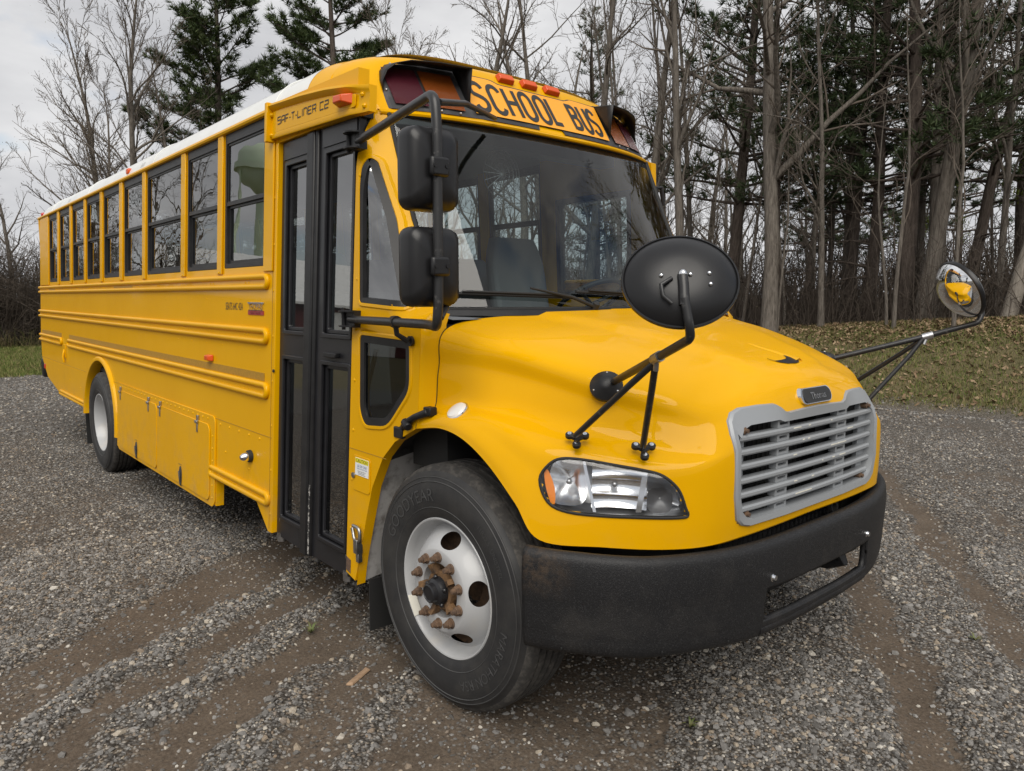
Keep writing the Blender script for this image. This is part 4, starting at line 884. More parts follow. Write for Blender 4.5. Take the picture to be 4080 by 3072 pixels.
# ---- headlights
HLG = HG.reshape(-1, 3); HLG = HLG[(HLG[:, 0] > .40) & (HLG[:, 2] > .86) & (HLG[:, 2] < 1.22) & (HLG[:, 1] > .65)]
HLg2 = np.array([(*hl_sz(x, -y), z) for x, y, z in HLG])    # s, n, z
def hl_pt(s_, z, off=0.):
    d = (HLg2[:, 0] - s_) ** 2 + (HLg2[:, 2] - z) ** 2; k = d.argsort()[:6]; n_ = float(np.average(HLg2[k, 1], weights=1 / (d[k] + 4e-5))) + off
    return (.92 + s_ * HL_T[0] + n_ * HL_N[0], -.77 + s_ * HL_T[1] + n_ * HL_N[1], z)
hc = HLS.mean(0)
def hl_ring(k, off): return [hl_pt(*(hc + (p - hc) * k), off) for p in HLS]
def mirror_y(mb): mb.v = [(x, -y, z) for x, y, z in mb.v]; mb.f = [tuple(reversed(q)) for q in mb.f]; return mb
for s in (-1, 1):
    fl = (lambda m_: m_) if s < 0 else mirror_y
    mb = MB(); R1 = hl_ring(1.012, .002); mb.tube(R1 + [R1[0], R1[1]], .0055, 8, cap=False); hl = fl(mb).build('headlight', M['rubber'], bus)
    mb = MB(); mb.grid([hl_ring(k, o_) for k, o_ in ((1.03, -.03), (1.0, -.06), (.9, -.11), (.5, -.14), (.02, -.145))], close_v=True, flip=True); fl(mb).build('headlight_housing', M['satin'], hl)
    # reflectors
    def bowl(sc_, zc, rs, rz, dep, m='reflector', n_=24, off0=-.03):
        m2 = MB(); P = []
        for r in np.linspace(1, .06, 8):
            P.append([hl_pt(sc_ + rs * r * math.copysign(abs(math.cos(a)) ** .6, math.cos(a)), zc + rz * r * math.copysign(abs(math.sin(a)) ** .6, math.sin(a)), off0 - dep * (1 - r * r)) for a in np.linspace(0, 2 * math.pi, n_, endpoint=False)])
        m2.grid(P, close_v=True, flip=True); return fl(m2).build('reflector', M[m], hl)
    bowl(.420, 1.050, .070, .080, .055, off0=-.022); bowl(.095, 1.0, .045, .045, .03, 'greylens')
    m2 = MB(); P = []
    for z in np.linspace(.962, 1.118, 40):
        ph = ((z - .962) / .156 * 3) % 1.; row = []
        for ds in np.linspace(-.105, .092, 14): row.append(hl_pt(.245 + ds, z, -.030 - .009 * (1 - (2 * ph - 1) ** 2) - .028 * (1 - (ds / .11) ** 2)))
        P.append(row)
    m2.grid(P, flip=True); fl(m2).build('reflector', M['reflector'], hl, smooth=50)
    m2 = MB(); m2.ball(hl_pt(.255, 1.05, -.035), .012, 6); m2.ball(hl_pt(.42, 1.05, -.040), .012, 6); fl(m2).build('bulb', M['steel'], hl)
    m2 = MB(); m2.grid([[hl_pt(.343 + .016 * t + (z - 1.04) * .25, z, -.012) for z in np.linspace(.955, 1.13, 10)] for t in (-.35, .35)], flip=False); m2.grid([[hl_pt(.15 + .02 * t + (1.08 - z) * .15, z, -.015) for z in np.linspace(.96, 1.085, 8)] for t in (-.5, .5)]); fl(m2).build('headlight_divider', M['chrome'], hl)
    m2 = MB(); P = []
    for z in np.linspace(.975, 1.095, 9):
        sc_ = .476 + .030 * ((z - .975) / .12) ** 1.3 ; w_ = .010 * math.sin(math.pi * (z - .97) / .13) + .003; P.append([hl_pt(sc_ - w_ - .006, z, -.010), hl_pt(sc_ + w_, z, -.010)])
    m2.grid(P); fl(m2).build('turn_signal', M['signal'], hl)
    mb = MB(); mb.grid([hl_ring(k, o_) for k, o_ in ((1.01, .002), (.97, .006), (.8, .007), (.5, .007), (.02, .007))], close_v=True, flip=True); fl(mb).build('lens', M['lens'], hl, smooth=60)
# ---- bumper
by = np.array([0, .2, .4, .6, .8, .95, 1.06, 1.13, 1.175, 1.20]); bx = np.array([1.040, 1.040, 1.030, 1.002, .942, .868, .775, .69, .61, .545])
def bplan(y): return float(np.interp(abs(y), by, bx))
yy = []
tt = np.linspace(0, 1, 60)
s_arc = np.concatenate([[0], np.cumsum(np.hypot(np.diff(by), np.diff(bx)))])
BP = catmull(np.stack([bx, by], 1), 8); al = np.concatenate([[0], np.cumsum(np.hypot(*np.diff(BP, axis=0).T))])
def bpt(sv): return np.array((np.interp(sv, al, BP[:, 0]), np.interp(sv, al, BP[:, 1])))
SL = np.concatenate([np.linspace(0, .36, 10), np.linspace(.385, .46, 7), np.linspace(.49, al[-1], 26)])
def zt_(sv): return float(np.interp(sv, [0, .5, .72, .95, 1.2, al[-1]], [.794, .795, .800, .806, .820, .822]))
def zb_(sv): return float(np.interp(sv, [0, .5, .72, .95, 1.2, al[-1]], [.443, .450, .464, .468, .480, .478]))
VV = [('r', -.045, .0), ('r', -.012, .012), ('f', 1., .0), ('f', .96, .008), ('f', .82, .012), ('f', .7, .012), ('f', .58, .010), ('f', .50, .008), ('f', .36, .006), ('f', .22, .004), ('f', .16, .002), ('f', .08, .0), ('f', 0., -.010), ('b', -.03, 0)]
for_rows = []
def bumper_pt(sv, t):
    p = bpt(sv); q = bpt(min(sv + .004, al[-1])) - bpt(max(sv - .004, 0)); q /= np.linalg.norm(q); nrm = np.array((q[1], -q[0])); nrm = nrm if nrm[0] + nrm[1] * .4 > 0 else -nrm
    k, a, o_ = t; zt0, zb0 = zt_(sv), zb_(sv)
    if k == 'r': z = zt0 + (-.012 if a < -.03 else .003); p = p + nrm * (a)
    elif k == 'b': z = zb0 + .004; p = p + nrm * (-.045)
    else: z = zb0 + (zt0 - zb0) * a; p = p + nrm * o_
    return (p[0], p[1], z)
SLZ0, SLZ1, SLY = .502, .628, .432
mb = MB()
for s in (-1, 1):
    G = np.array([[bumper_pt(sv, t) for t in VV] for sv in SL])
    # refine rows
    G = np.stack([np.array([G[i, 0]] + [q for q in catmull(G[i], 3)[1:]]) for i in range(len(SL))])
    G = np.stack([catmull(G[:, j], 2) for j in range(G.shape[1])], 1)
    nu2, nv2 = G.shape[:2]; o = len(mb.v); flag = np.zeros((nu2, nv2), bool)
    for i in range(nu2):
        for j in range(nv2):
            x, y, z = G[i, j]
            if y < SLY and SLZ0 < z < SLZ1 and x > .9: flag[i, j] = True
    for i in range(nu2):
        for j in range(nv2):
            if flag[i, j]:      # snap the rim of the slot
                nb = [flag[a, b] for a, b in ((i + 1, j), (i - 1, j), (i, j + 1), (i, j - 1)) if 0 <= a < nu2 and 0 <= b < nv2]
    mb.v += [(p[0], s * p[1], p[2]) for p in G.reshape(-1, 3)]
    for i in range(nu2 - 1):
        for j in range(nv2 - 1):
            c = G[i:i + 2, j:j + 2].reshape(-1, 3).mean(0)
            if c[1] < SLY and SLZ0 < c[2] < SLZ1 and c[0] > .9:
                continue
            a, b, c_, d = o + i * nv2 + j, o + (i + 1) * nv2 + j, o + (i + 1) * nv2 + j + 1, o + i * nv2 + j + 1
            mb.f.append((a, b, c_, d) if s > 0 else (d, c_, b, a))
bumper = mb.build('front_bumper', M['bumper'], bus, smooth=50, solid=.014, weld=1e-4)
# rolled rim of the slot and the lower bar
mb = MB(); loop = rrect(-SLY - .004, SLY + .004, SLZ0 - .006, SLZ1 + .006, .05, 6)
lp = []
for k in range(len(loop)):
    a, b = np.array(loop[k]), np.array(loop[(k + 1) % len(loop)]); m_ = max(1, int(np.linalg.norm(b - a) / .05))
    for q in range(m_): lp.append(a + (b - a) * q / m_)
lp3 = [(bplan(y) + .001, y, z) for y, z in lp]; mb.tube(lp3 + lp3[:2], .013, 8, cap=False)
mb.build('bumper_slot_rim', M['bumper'], bumper, smooth=60)
mb = MB(); mb.tube([(bplan(y) - .012, y, .466) for y in np.linspace(-.44, .44, 20)], .03, 10); mb.build('bumper_bar', M['bumper'], bumper, smooth=60)
for y, z in ((-.398, .669), (.398, .669)):
    mb = MB(); mb.lathe([(.017, -.01), (.017, .012), (.013, .014), (.010, .024), (.001, .024)], (bplan(y) + .012, y, z), (1, 0, 0), 12); mb.build('bumper_bolt', M['chrome'], bumper)
mb = MB()
for y, z in ((-.075, .732), (.085, .745)): mb.lathe([(.009, 0), (.001, .001)], (bplan(y) + .019, y, z), (1, 0, 0), 10)
mb.build('plate_holes', M['dark'], bumper, kind='stuff')
mb = MB()
mb.add([(1.0575, -.11, .755), (1.0575, .125, .77), (1.0575, .125, .765), (1.0575, -.11, .75)], [(0, 1, 2, 3)])
for y, z in ((-.075, .732), (.085, .745)): mb.add([(1.0573, y - .016, z + .012), (1.0573, y + .016, z + .012), (1.0565, y + .004, z - .055), (1.0565, y - .004, z - .055)], [(0, 3, 2, 1)])
mb.build('plate_scuffs', mat('scuff', (.035, .035, .035), .7, noise=(150, (.22, .21, .20), .42, .56)), bumper)
mb = MB()
for sv, z in ((.75, .60), (.97, .55), (1.2, .58), (.62, .47), (.9, .48), (1.25, .49), (1.45, .50)):
    p = bumper_pt(sv, ('f', (z - zb_(sv)) / (zt_(sv) - zb_(sv)), .014)); mb.ball((p[0], -p[1], p[2]), .005, 3)
mb.build('bumper_holes', M['dark'], bumper, kind='stuff')
# rust bloom at the bumper end
# frame rails, axle, tow hooks below
mb = MB(); mb.box(-9.2, .85, -.46, -.38, .52, .76); mb.box(-9.2, .85, .38, .46, .52, .76); mb.build('chassis_rail', M['black'], bus)
mb = MB(); mb.tube([(0, -1.0, .46), (0, -.6, .40), (0, .6, .40), (0, 1.0, .46)], .055, 10); mb.build('front_axle', M['rust'], bus)
mb = MB(); mb.tube([(-6.042, -1.0, .42), (-6.042, 1.0, .42)], .07, 10); mb.ball((-6.042, 0, .42), .2, 8); mb.build('rear_axle', M['black'], bus)
mb = MB(); mb.tube([(.84, .36, .60), (.95, .36, .58), (.97, .36, .53), (.90, .36, .50), (.85, .36, .5)], .03, 8); mb.box(.80, .86, .31, .41, .46, .62); mb.build('tow_hook', M['black'], bus, bevel=.02)
mb = MB()
for i in range(6): mb.box(.74, .76, -.36, .30, .435 + i * .026, .441 + i * .026)
mb.tube([(.75, -.36, .43), (.75, .30, .43)], .006, 6); mb.tube([(.75, .30, .43), (.75, .30, .58)], .006, 6); mb.build('cooler_guard', M['rust'], bus)
# underfloor tanks to darken the underside
mb = MB(); mb.box(-9.3, -.5, -1.12, 1.12, .93, .97); mb.build('floor', M['floor'], bus)
mb = MB(); mb.box(-2.4, -1.8, -.95, -.5, .40, .9); mb.box(-4.9, -3.0, -1.15, -.55, .36, .92); mb.box(-4.8, -2.4, .5, 1.15, .36, .92); mb.build('chassis_box', M['black'], bus, bevel=.03)
mb = MB(); mb.box(-1.62, -.76, -1.12, -.30, .36, .40); mb.box(-1.62, -.76, -.62, -.30, .40, .68); mb.box(-1.62, -.76, -.85, -.62, .66, .68) ; mb.build('step_well', M['floor'], bus)
mb = MB(); mb.box(-1.62, -.78, -1.125, -1.10, .40, .425); mb.build('step_edge', M['chip'], bus)

# ================================================================== wheels
def tyre_profile():
    P = [(.290, -.012), (.302, .003), (.335, .012), (.365, .019), (.40, .022), (.435, .020), (.465, .012), (.478, .009), (.480, .004), (.497, -.006), (.510, -.016), (.519, -.030)]
    for a0 in (-.062, -.100, -.138, -.176): P += [(.522, a0 + .007), (.510, a0 + .005), (.510, a0 - .005), (.522, a0 - .007)]
    P += [(.519, -.218), (.505, -.236), (.47, -.258), (.40, -.270), (.33, -.258), (.29, -.235)]
    return P
def make_wheel(name, centre, axis, front=True, label=None):
    """centre lies on the outer rim flange plane"""
    ax = Vector(axis).normalized(); root = empty(name, centre, bus)
    if label: root['label'] = label
    rot = ax.to_track_quat('Z', 'Y') if False else None
    up = Vector((0, 0, 1)); right = up.cross(ax).normalized()       # local basis
    def W(a, r, ang): return tuple(ax * a + (right * math.cos(ang) + up * math.sin(ang)) * r)
    mb = MB(); prof = tyre_profile(); n = 96
    mb.grid([[W(a, r, 2 * math.pi * k / n) for k in range(n)] for r, a in prof], close_v=True, flip=True)
    ty = mb.build('tyre', [M['tyre'], M['tread']], root, smooth=40)
    for pl_ in ty.data.polygons:
        c_ = pl_.center; a = Vector(c_).dot(ax); r = (Vector(c_) - ax * a).length
        if r > .497: pl_.material_index = 1
    # raised rings and lettering on the sidewall
    mb = MB()
    for rr, aa in ((.345, .0150), (.455, .0165), (.474, .0110)):
        mb.grid([[W(aa + da, rr + dr, 2 * math.pi * k / n) for k in range(n)] for dr, da in ((-.0025, -.001), (0, .0018), (.0025, -.0015))], close_v=True, flip=True)
    def bend(txt, size, mid, rb, sx, flipd=False, out_=.0022):
        V, F = font_verts(txt, size)
        def a_at(r): return float(np.interp(r, [.29, .302, .335, .365, .40, .435, .465], [-.012, .003, .012, .019, .022, .020, .012]))
        VV_ = []
        for x, y, z in V:
            r = rb + y; ang = R_(mid) - x * sx / (rb + size * .3); VV_.append(W(a_at(r) + out_, r, ang))
        mb.add(VV_, F)
    if front:
        bend('GOODYEAR', .078, 128, .372, 1.0); bend('MARATHON RSA', .058, -40, .378, 1.0); bend('11R22.5  UNISTEEL', .028, 38, .40, 1.0)
    mb.build('sidewall_lettering', mat('sidewall_rubber', (.05, .05, .05), .7) if front and 'sw' not in M else M.setdefault('sw', mat('sidewall_rubber', (.05, .05, .05), .7)), root, smooth=0)
    # rim
    if front:
        prof = [(.288, -.03), (.2985, -.008), (.2995, 0), (.296, .004), (.290, .002), (.283, -.010), (.276, -.03), (.270, -.055), (.262, -.064), (.256, -.060)]
        N = 180; cone = [(.250 - .070 * t, -.052 + .080 * (.35 * t + .65 * (1 - (1 - t) ** 1.5))) for t in np.linspace(0, 1, 26)] + [(.176, .031), (.170, .033), (.122, .033), (.115, .029), (.113, -.02)]
        full = prof + cone; mb = MB(); nv_ = N
        # densify rows in the hand-hole zone
        rows = full; ang = [2 * math.pi * k / N for k in range(N)]
        hole_c = [R_(82 - 72 * k) for k in range(5)]; hr, ha = .0285, .052; rc = .2145
        pos = {}
        G = [[None] * N for _ in rows]; inside = [[False] * N for _ in rows]
        for i, (r, a) in enumerate(rows):
            for k, t in enumerate(ang):
                rr, tt_ = r, t
                if .165 < r < .26:
                    for hcn in hole_c:
                        dt = (t - hcn + math.pi) % (2 * math.pi) - math.pi; u = dt * rc / ha; v = (r - rc) / hr; d = math.hypot(u, v)
                        if d < 1: inside[i][k] = (d, u, v, hcn)
                G[i][k] = (rr, a, tt_)
        def az(r): return float(np.interp(-r, [-q[0] for q in full], [q[1] for q in full]))
        idx = {}; keepf = []
        for i in range(len(rows) - 1):
            for k in range(N):
                c4 = [(i, k), (i + 1, k), (i + 1, (k + 1) % N), (i, (k + 1) % N)]
                if all(inside[a_][b_] for a_, b_ in c4): continue
                keepf.append(c4)
        used = {q for f_ in keepf for q in f_}; V = []
        for q in used:
            i, k = q; r, a, t = G[i][k]
            if inside[i][k]:
                d, u, v, hcn = inside[i][k]; d = max(d, 1e-3); u, v = u / d, v / d; r = rc + v * hr; t = hcn + u * ha / rc; a = az(r)
            idx[q] = len(V); V.append(W(a, r, t))
        mb.add(V, [tuple(idx[q] for q in f_) for f_ in keepf]); rim = mb.build('rim', M['rim'], root, smooth=40)
        for q in rim.data.polygons: pass
        mb = MB()       # rolled rims of the hand holes and what is behind them
        for hcn in hole_c:
            mb.grid([[W(az(rc + hr * math.sin(b_) * k_) - o_, rc + hr * math.sin(b_) * k_, hcn + ha * math.cos(b_) * k_ / rc) for b_ in np.linspace(0, 2 * math.pi, 24, endpoint=False)] for k_, o_ in ((1.04, -.001), (1.0, .0), (.985, .02))], close_v=True, flip=False)
        mb.build('hand_hole_edge', M['rim'], rim, smooth=60) if False else None
        mb = MB(); mb.grid([[W(a, r, 2 * math.pi * k / 48) for k in range(48)] for r, a in ((.262, -.09), (.24, -.11), (.20, -.12), (.10, -.12))], close_v=True, flip=True); mb.build('brake_drum', M['rust'], root)
        mb = MB(); mb.grid([[W(a, r, 2 * math.pi * k / 40) for k in range(40)] for r, a in ((.113, -.01), (.105, -.018), (.085, -.012), (.08, .03), (.001, .03))], close_v=True, flip=True)
        for k in range(5): t = R_(36 + 72 * k); mb.add([W(.012, .112, t - .10), W(.012, .112, t + .10), W(.012, .07, t + .16), W(.012, .07, t - .16), W(.058, .112, t - .10), W(.058, .112, t + .10), W(.04, .07, t + .16), W(.04, .07, t - .16)], [(0, 1, 5, 4), (1, 2, 6, 5), (3, 0, 4, 7), (4, 5, 6, 7)])
        mb.build('hub', M['rustlight'], root, smooth=30)
        mb = MB(); mb.grid([[W(a, r, 2 * math.pi * k / 32) for k in range(32)] for r, a in ((.062, -.01), (.060, .040), (.054, .058), (.042, .066), (.039, .086), (.033, .090), (.029, .086), (.001, .086))], close_v=True, flip=True)
        for k in range(5): p = W(.048, .062, R_(20 + 72 * k)); mb.ball(p, .010, 5)
        mb.build('hub_cap', M['hub'], root, smooth=30)
        for k in range(10):
            t = R_(18 + 36 * k); c = Vector(W(.033, .1428, t)); m2 = MB(); m2.lathe([(.0225, 0), (.0225, .004), (.020, .007)], c, ax, 18, True); m2.lathe([(.0185, .006), (.0185, .020), (.016, .023)], c, ax, 6, True); m2.lathe([(.0125, .022), (.0125, .029), (.0105, .030), (.0105, .038), (.008, .039)], c, ax, 12, True)
            m2.build('lug_nut', M['rust'], root, smooth=30)
        m2 = MB(); P0 = W(-.02, .287, R_(205)); m2.add([W(.002, .293, R_(203)), W(.002, .293, R_(222)), W(-.03, .27, R_(222)), W(-.03, .27, R_(203)), W(.008, .288, R_(203)), W(.008, .288, R_(222)), W(-.02, .266, R_(222)), W(-.02, .266, R_(203))], [(4, 5, 6, 7), (0, 1, 5, 4), (3, 7, 6, 2), (0, 4, 7, 3), (1, 2, 6, 5)]); m2.build('balance_weight', M['chip'], root)
    else:
        prof = [(.288, -.03), (.2985, -.008), (.2995, 0), (.296, .004), (.290, .002), (.283, -.010), (.272, -.03), (.262, -.055), (.252, -.09), (.250, -.16), (.24, -.175), (.17, -.20), (.09, -.205), (.085, -.12), (.001, -.115)]
        mb = MB(); mb.grid([[W(a, r, 2 * math.pi * k / 72) for k in range(72)] for r, a in prof], close_v=True, flip=True); mb.build('rim', M['rim'], root, smooth=40)
        mb = MB()
        for k in range(10):
            t = R_(36 * k); m_c = Vector(W(-.203, .1428, t)); mb.lathe([(.019, 0), (.019, .025), (.012, .027), (.012, .045), (.001, .045)], m_c, ax, 8)
        mb.build('lug_nuts', M['rust'], root, kind='stuff')
    return root
dl = .0328
make_wheel('front_wheel', (0, -1.161, .5), (math.sin(dl), -math.cos(dl), 0), True, 'white front wheel with rusty lug nuts')
make_wheel('front_wheel', (0, 1.161, .5), (-math.sin(dl), math.cos(dl), 0), True)
make_wheel('rear_wheel', (-6.042, -1.20, .417), (0, -1, 0), False); make_wheel('rear_wheel', (-6.042, -.88, .417), (0, -1, 0), False)
make_wheel('rear_wheel', (-6.042, 1.20, .417), (0, 1, 0), False); make_wheel('rear_wheel', (-6.042, .88, .417), (0, 1, 0), False)
# front wheel well: liner behind arch
for s in (-1, 1):
    A2 = FARCH + [(.012, 1.186), (.163, 1.163), (.304, 1.097), (.436, .994), (.545, .855)]
    A2 = catmull(np.array(A2), 4)
    mb = MB(); P = []
    for x, z in A2: P.append([(x, s * (sy(z) - .004), z), (x, s * (sy(z) - .05), z + .002)])
    k_ = next(i for i, q in enumerate(A2) if q[0] > -.19)
    mb.grid(P[:k_ + 1], flip=s < 0); mb.build('arch_lip', M['yellow'], bus, smooth=60)
    mb = MB(); P = []
    for x, z in A2: P.append([(x - .012, s * (sy(z) - .05), z + .006), (x - .03 * (x > 0) - .01, s * .98, z + .035), (x * .98, s * .60, z + .02)])
    lim = next(i for i, q in enumerate(A2) if q[1] > .93)
    mb.grid(P[lim:], flip=s < 0); mb.build('fender_liner', M['floor'], bus, smooth=60)
    mb = MB(); mb.grid(P[:lim + 1], flip=s < 0); mb.build('fender_liner', M['grey'], bus, smooth=60)
    mb = MB(); mb.box(-.6, .62, s * .60 - .01, s * .60 + .01, .45, 1.25); mb.build('inner_fender', M['dark'], bus)
    mb = MB()
    for k in range(9): mb.box(-.615, -.607, s * (1.165 - k * .019) - .005, s * (1.165 - k * .019) + .005, .11, .36)
    mb.box(-.607, -.600, min(s * .98, s * 1.18), max(s * .98, s * 1.18), .10, .36); mb.build('mudflap', M['rubber'], bus)
    mb = MB(); mb.box(-6.80, -6.785, min(s * .68, s * 1.2), max(s * .68, s * 1.2), .08, .62); mb.build('mudflap', M['rubber'], bus)
    mb = MB(); mb.box(-5.21, -5.18, min(s * .7, s * 1.19), max(s * .7, s * 1.19), .28, .60); mb.build('wheel_guard', M['rubber'], bus)
mb = MB(); mb.lathe([(.018, 0), (.018, .003), (.001, .003)], (-.425, -1.08, 1.01), (.8, -.3, -.5), 12); mb.build('liner_plug', M['dark'], bus)
# rear bumper
mb = MB(); mb.box(-9.60, -9.44, -1.19, 1.19, .60, .86); mb.build('rear_bumper', M['black'], bus, bevel=.03)
# ================================================================== mirrors
def bez(pts, n=6, r=.04):
    """polyline with rounded corners"""
    P = [np.array(p, float) for p in pts]; o_ = [P[0]]
    for i in range(1, len(P) - 1):
        u = P[i - 1] - P[i]; v = P[i + 1] - P[i]; d = min(r, np.linalg.norm(u) * .45, np.linalg.norm(v) * .45); a = P[i] + u / np.linalg.norm(u) * d; b = P[i] + v / np.linalg.norm(v) * d
        for k in range(n + 1): t = k / n; o_.append((1 - t) ** 2 * a + 2 * t * (1 - t) * P[i] + t * t * b)
    o_.append(P[-1]); return o_
for s in (-1, 1):
    Y = lambda p: (p[0], s * abs(p[1]), p[2])
    # cross-view (crossover) mirror in front of the fender
    J = np.array((1.005, 1.072, 1.530)); B = np.array((1.198, 1.170, 1.602)); T = np.array((.640, .858, 1.406)); ST = np.array((1.188, 1.190, 1.715))
    mb = MB(); mb.tube([Y(p) for p in bez([T, J, B, (1.205, 1.188, 1.64), ST], 6, .05)], .0135, 10); arm = mb.build('crossview_mirror', M['pole'], bus, smooth=60)
    for foot, m_ in (((.605, 1.005, 1.205), 'pole'), ((.800, .868, 1.178), 'pole')):
        mb = MB(); f_ = np.array(foot) + np.array((.012, .02, .02)); mb.tube([Y(f_), Y(f_ * .3 + J * .7 - np.array((0, 0, .004))), Y(J - np.array((.012, .012, .012)))], .0115, 8); mb.build('brace_rod', M['pole'], arm, smooth=60)
        mb = MB(); nn = hood_normal(foot); nn = np.array((nn[0], -abs(nn[1]), nn[2])); c0 = np.array((foot[0], -foot[1], foot[2])); u = np.cross(nn, (0, 0, 1)); u /= np.linalg.norm(u); v = np.cross(nn, u)
        for a in (90, 210, 330):
            q = c0 + (u * math.cos(R_(a)) + v * math.sin(R_(a))) * .032
            p_ = [c0 + nn * .006, q + nn * .006]; p_ = [(p[0], s * abs(p[1]), p[2]) for p in p_]; mb.tube(p_, .011, 6)
            mb.lathe([(.0155, 0), (.0155, .012), (.001, .012)], (q[0], s * abs(q[1]), q[2]), (nn[0], s * abs(nn[1]), nn[2]), 12)
        mb.build('mirror_foot', M['black'], arm, smooth=40)
        mb = MB()
        for a in (90, 210, 330):
            q = c0 + (u * math.cos(R_(a)) + v * math.sin(R_(a))) * .032 + nn * .012; mb.lathe([(.0085, 0), (.0085, .006), (.001, .007)], (q[0], s * abs(q[1]), q[2]), (nn[0], s * abs(nn[1]), nn[2]), 6)
        mb.build('foot_bolts', M['chrome'], arm, kind='stuff')
    mb = MB(); nn = np.array((.10, -.42, .90)); nn = hood_normal((.615, .835, 1.39)); c0 = np.array((T[0], T[1], T[2])); c1 = np.array(hood_at(.84, 1.385, (.60, 0))); ax_ = np.array((nn[0], s * abs(nn[1]), nn[2]))
    mb.lathe([(.062, -.01), (.062, .004), (.055, .010), (.030, .034), (.020, .040), (.001, .041)], (c1[0], s * c1[1], c1[2]), ax_, 24); mb.build('mirror_cone', M['black'], arm, smooth=40)
    mb = MB()
    for a in (30, 150, 270):
        ref = np.cross(ax_, (0, 0, 1.)); ref /= np.linalg.norm(ref); rf2 = np.cross(ax_, ref); q = np.array((c1[0], s * c1[1], c1[2])) + (ref * math.cos(R_(a)) + rf2 * math.sin(R_(a))) * .05 + ax_ * .012; mb.ball(q, .005, 4)
    mb.ball((T[0] - .01, s * (T[1] - .012), T[2] - .002), .016, 6); mb.build('cone_bolts', M['chrome'], arm, kind='stuff')
    mb = MB(); dJ = (B - J) / np.linalg.norm(B - J); mb.tube([Y(J - dJ * .02), Y(J + dJ * .028)], .0175, 12); mb.tube([Y(J + (0, 0, -.004)), Y(J + np.array((-.008, -.008, -.04)))], .009, 8); mb.build('clamp', M['steel'] if s < 0 else M['alu'], arm, smooth=40)
    # dish
    c = np.array((1.119, s * 1.122, 1.757)); u = np.array((-.09, -s * .099, .261)); u /= np.linalg.norm(u); n0 = np.array((-.68, -s * .73, .0)); n0 = n0 - u * (n0 @ u); n0 /= np.linalg.norm(n0); h = np.cross(u, n0)
    A1, B1 = .165, .147
    def ring(k, d): return [tuple(c + h * A1 * k * math.cos(a) + u * B1 * k * math.sin(a) + n0 * d) for a in np.linspace(0, 2 * math.pi, 48, endpoint=False)]
    mb = MB(); mb.grid([ring(k, d) for k, d in ((.97, .004), (1.0, .002), (1.02, -.006), (1.015, -.016), (.985, -.018), (.975, -.014), (.94, -.020), (.82, -.036), (.6, -.053), (.3, -.063), (.01, -.066))], close_v=True, flip=True); dish = mb.build('mirror_dish', M['plastic'], arm, smooth=40)
    mb = MB(); mb.grid([ring(k, d) for k, d in ((.97, .003), (.9, .018), (.75, .040), (.55, .057), (.3, .068), (.01, .072))], close_v=True, flip=False); mb.build('mirror_glass', M['mirror'], arm, smooth=80)
    mb = MB(); q = c - n0 * .062 - u * .01; mb.ball(q - n0 * .012, .013, 6)
    for dh, du in ((-.075, .0), (-.078, -.033), (.058, -.010), (-.022, -.008), (-.01, -.035)): p = c + h * dh * (1 if s < 0 else -1) + u * du - n0 * (float(np.interp(math.hypot(dh / A1, du / B1), [0, .3, .6, .82, .94], [.066, .063, .053, .036, .020])) + .002); mb.ball(p, .0065, 5)
    mb.build('dish_bolts', M['chrome'], arm, kind='stuff')
    mb = MB(); mb.tube([tuple(c - n0 * .07 - u * .01), tuple(np.array(Y(ST)) * .6 + (c - n0 * .07) * .4), Y(ST - (0, 0, .02))], .015, 10); mb.tube([tuple(c - n0 * .066 + u * -.02 + h * .03 * -s), tuple(c - n0 * .075 - u * .045 + h * .06 * -s), tuple(c - n0 * .066 - u * .075 + h * .055 * -s), tuple(c - n0 * .06 - u * .095 + h * .03 * -s)], .0065, 8); mb.build('mirror_stem', M['pole'], arm, smooth=60)
    if s > 0:
        mb = MB(); mb.box(-.83, -.77, 1.11, 1.17, 2.38, 2.46); mb.tube([(-.80, 1.15, 2.45), (-.78, 1.22, 2.46), (-.77, 1.23, 2.34)], .014, 8); mb.build('mirror_stub', M['black'], bus, bevel=.01)
        continue
    # flat and convex rear-view pair on the door post
    mb = MB(); px, py = .245, 1.355
    path = bez([(-.70, 1.135, 2.432), (px - .02, py - .005, 2.425), (px, py, 2.30), (px, py, 1.70), (px - .01, py, 1.608), (px - .15, py - .06, 1.612), (-.72, 1.185, 1.610)], 8, .07)
    mb.tube([Y(p) for p in path], .0185, 12); pm = mb.build('rearview_mirror', M['pole'], bus, smooth=60)
    mb = MB()
    for z, yb in ((2.432, 1.118), (1.610, 1.165)):
        for dz in (-.035, .035):
            E_ = [(-.72 + .055 * math.cos(a), yb + .03 + .045 * math.sin(a), z + dz) for a in np.linspace(0, 2 * math.pi, 16, endpoint=False)]
            mb.add([Y(p) for p in E_] + [Y((p[0], p[1], p[2] + .007)) for p in E_], [tuple(range(16)), tuple(reversed(range(16, 32)))] + [(i, (i + 1) % 16, 16 + (i + 1) % 16, 16 + i) for i in range(16)])
        a_, b_ = sorted((s * (yb - .01), s * (yb + .03))); mb.box(-.755, -.665, a_, b_, z - .038, z + .042)
        mb.tube([Y((-.76, yb + .035, z - .05)), Y((-.76, yb + .035, z + .055))], .010, 8)
    mb.build('mirror_bracket', M['black'], pm)
    mb = MB(); mb.tube([Y((-.26, 1.232, 1.612)), Y((-.20, 1.252, 1.612))], .026, 10); mb.tube([Y((-.23, 1.245, 1.63)), Y((-.23, 1.235, 1.56)), Y((-.215, 1.19, 1.53))], .012, 8); mb.lathe([(.022, 0), (.022, .012), (.001, .012)], Y((-.215, 1.172, 1.53)), (0, s, 0), 12); mb.build('arm_clamp', M['black'], pm)
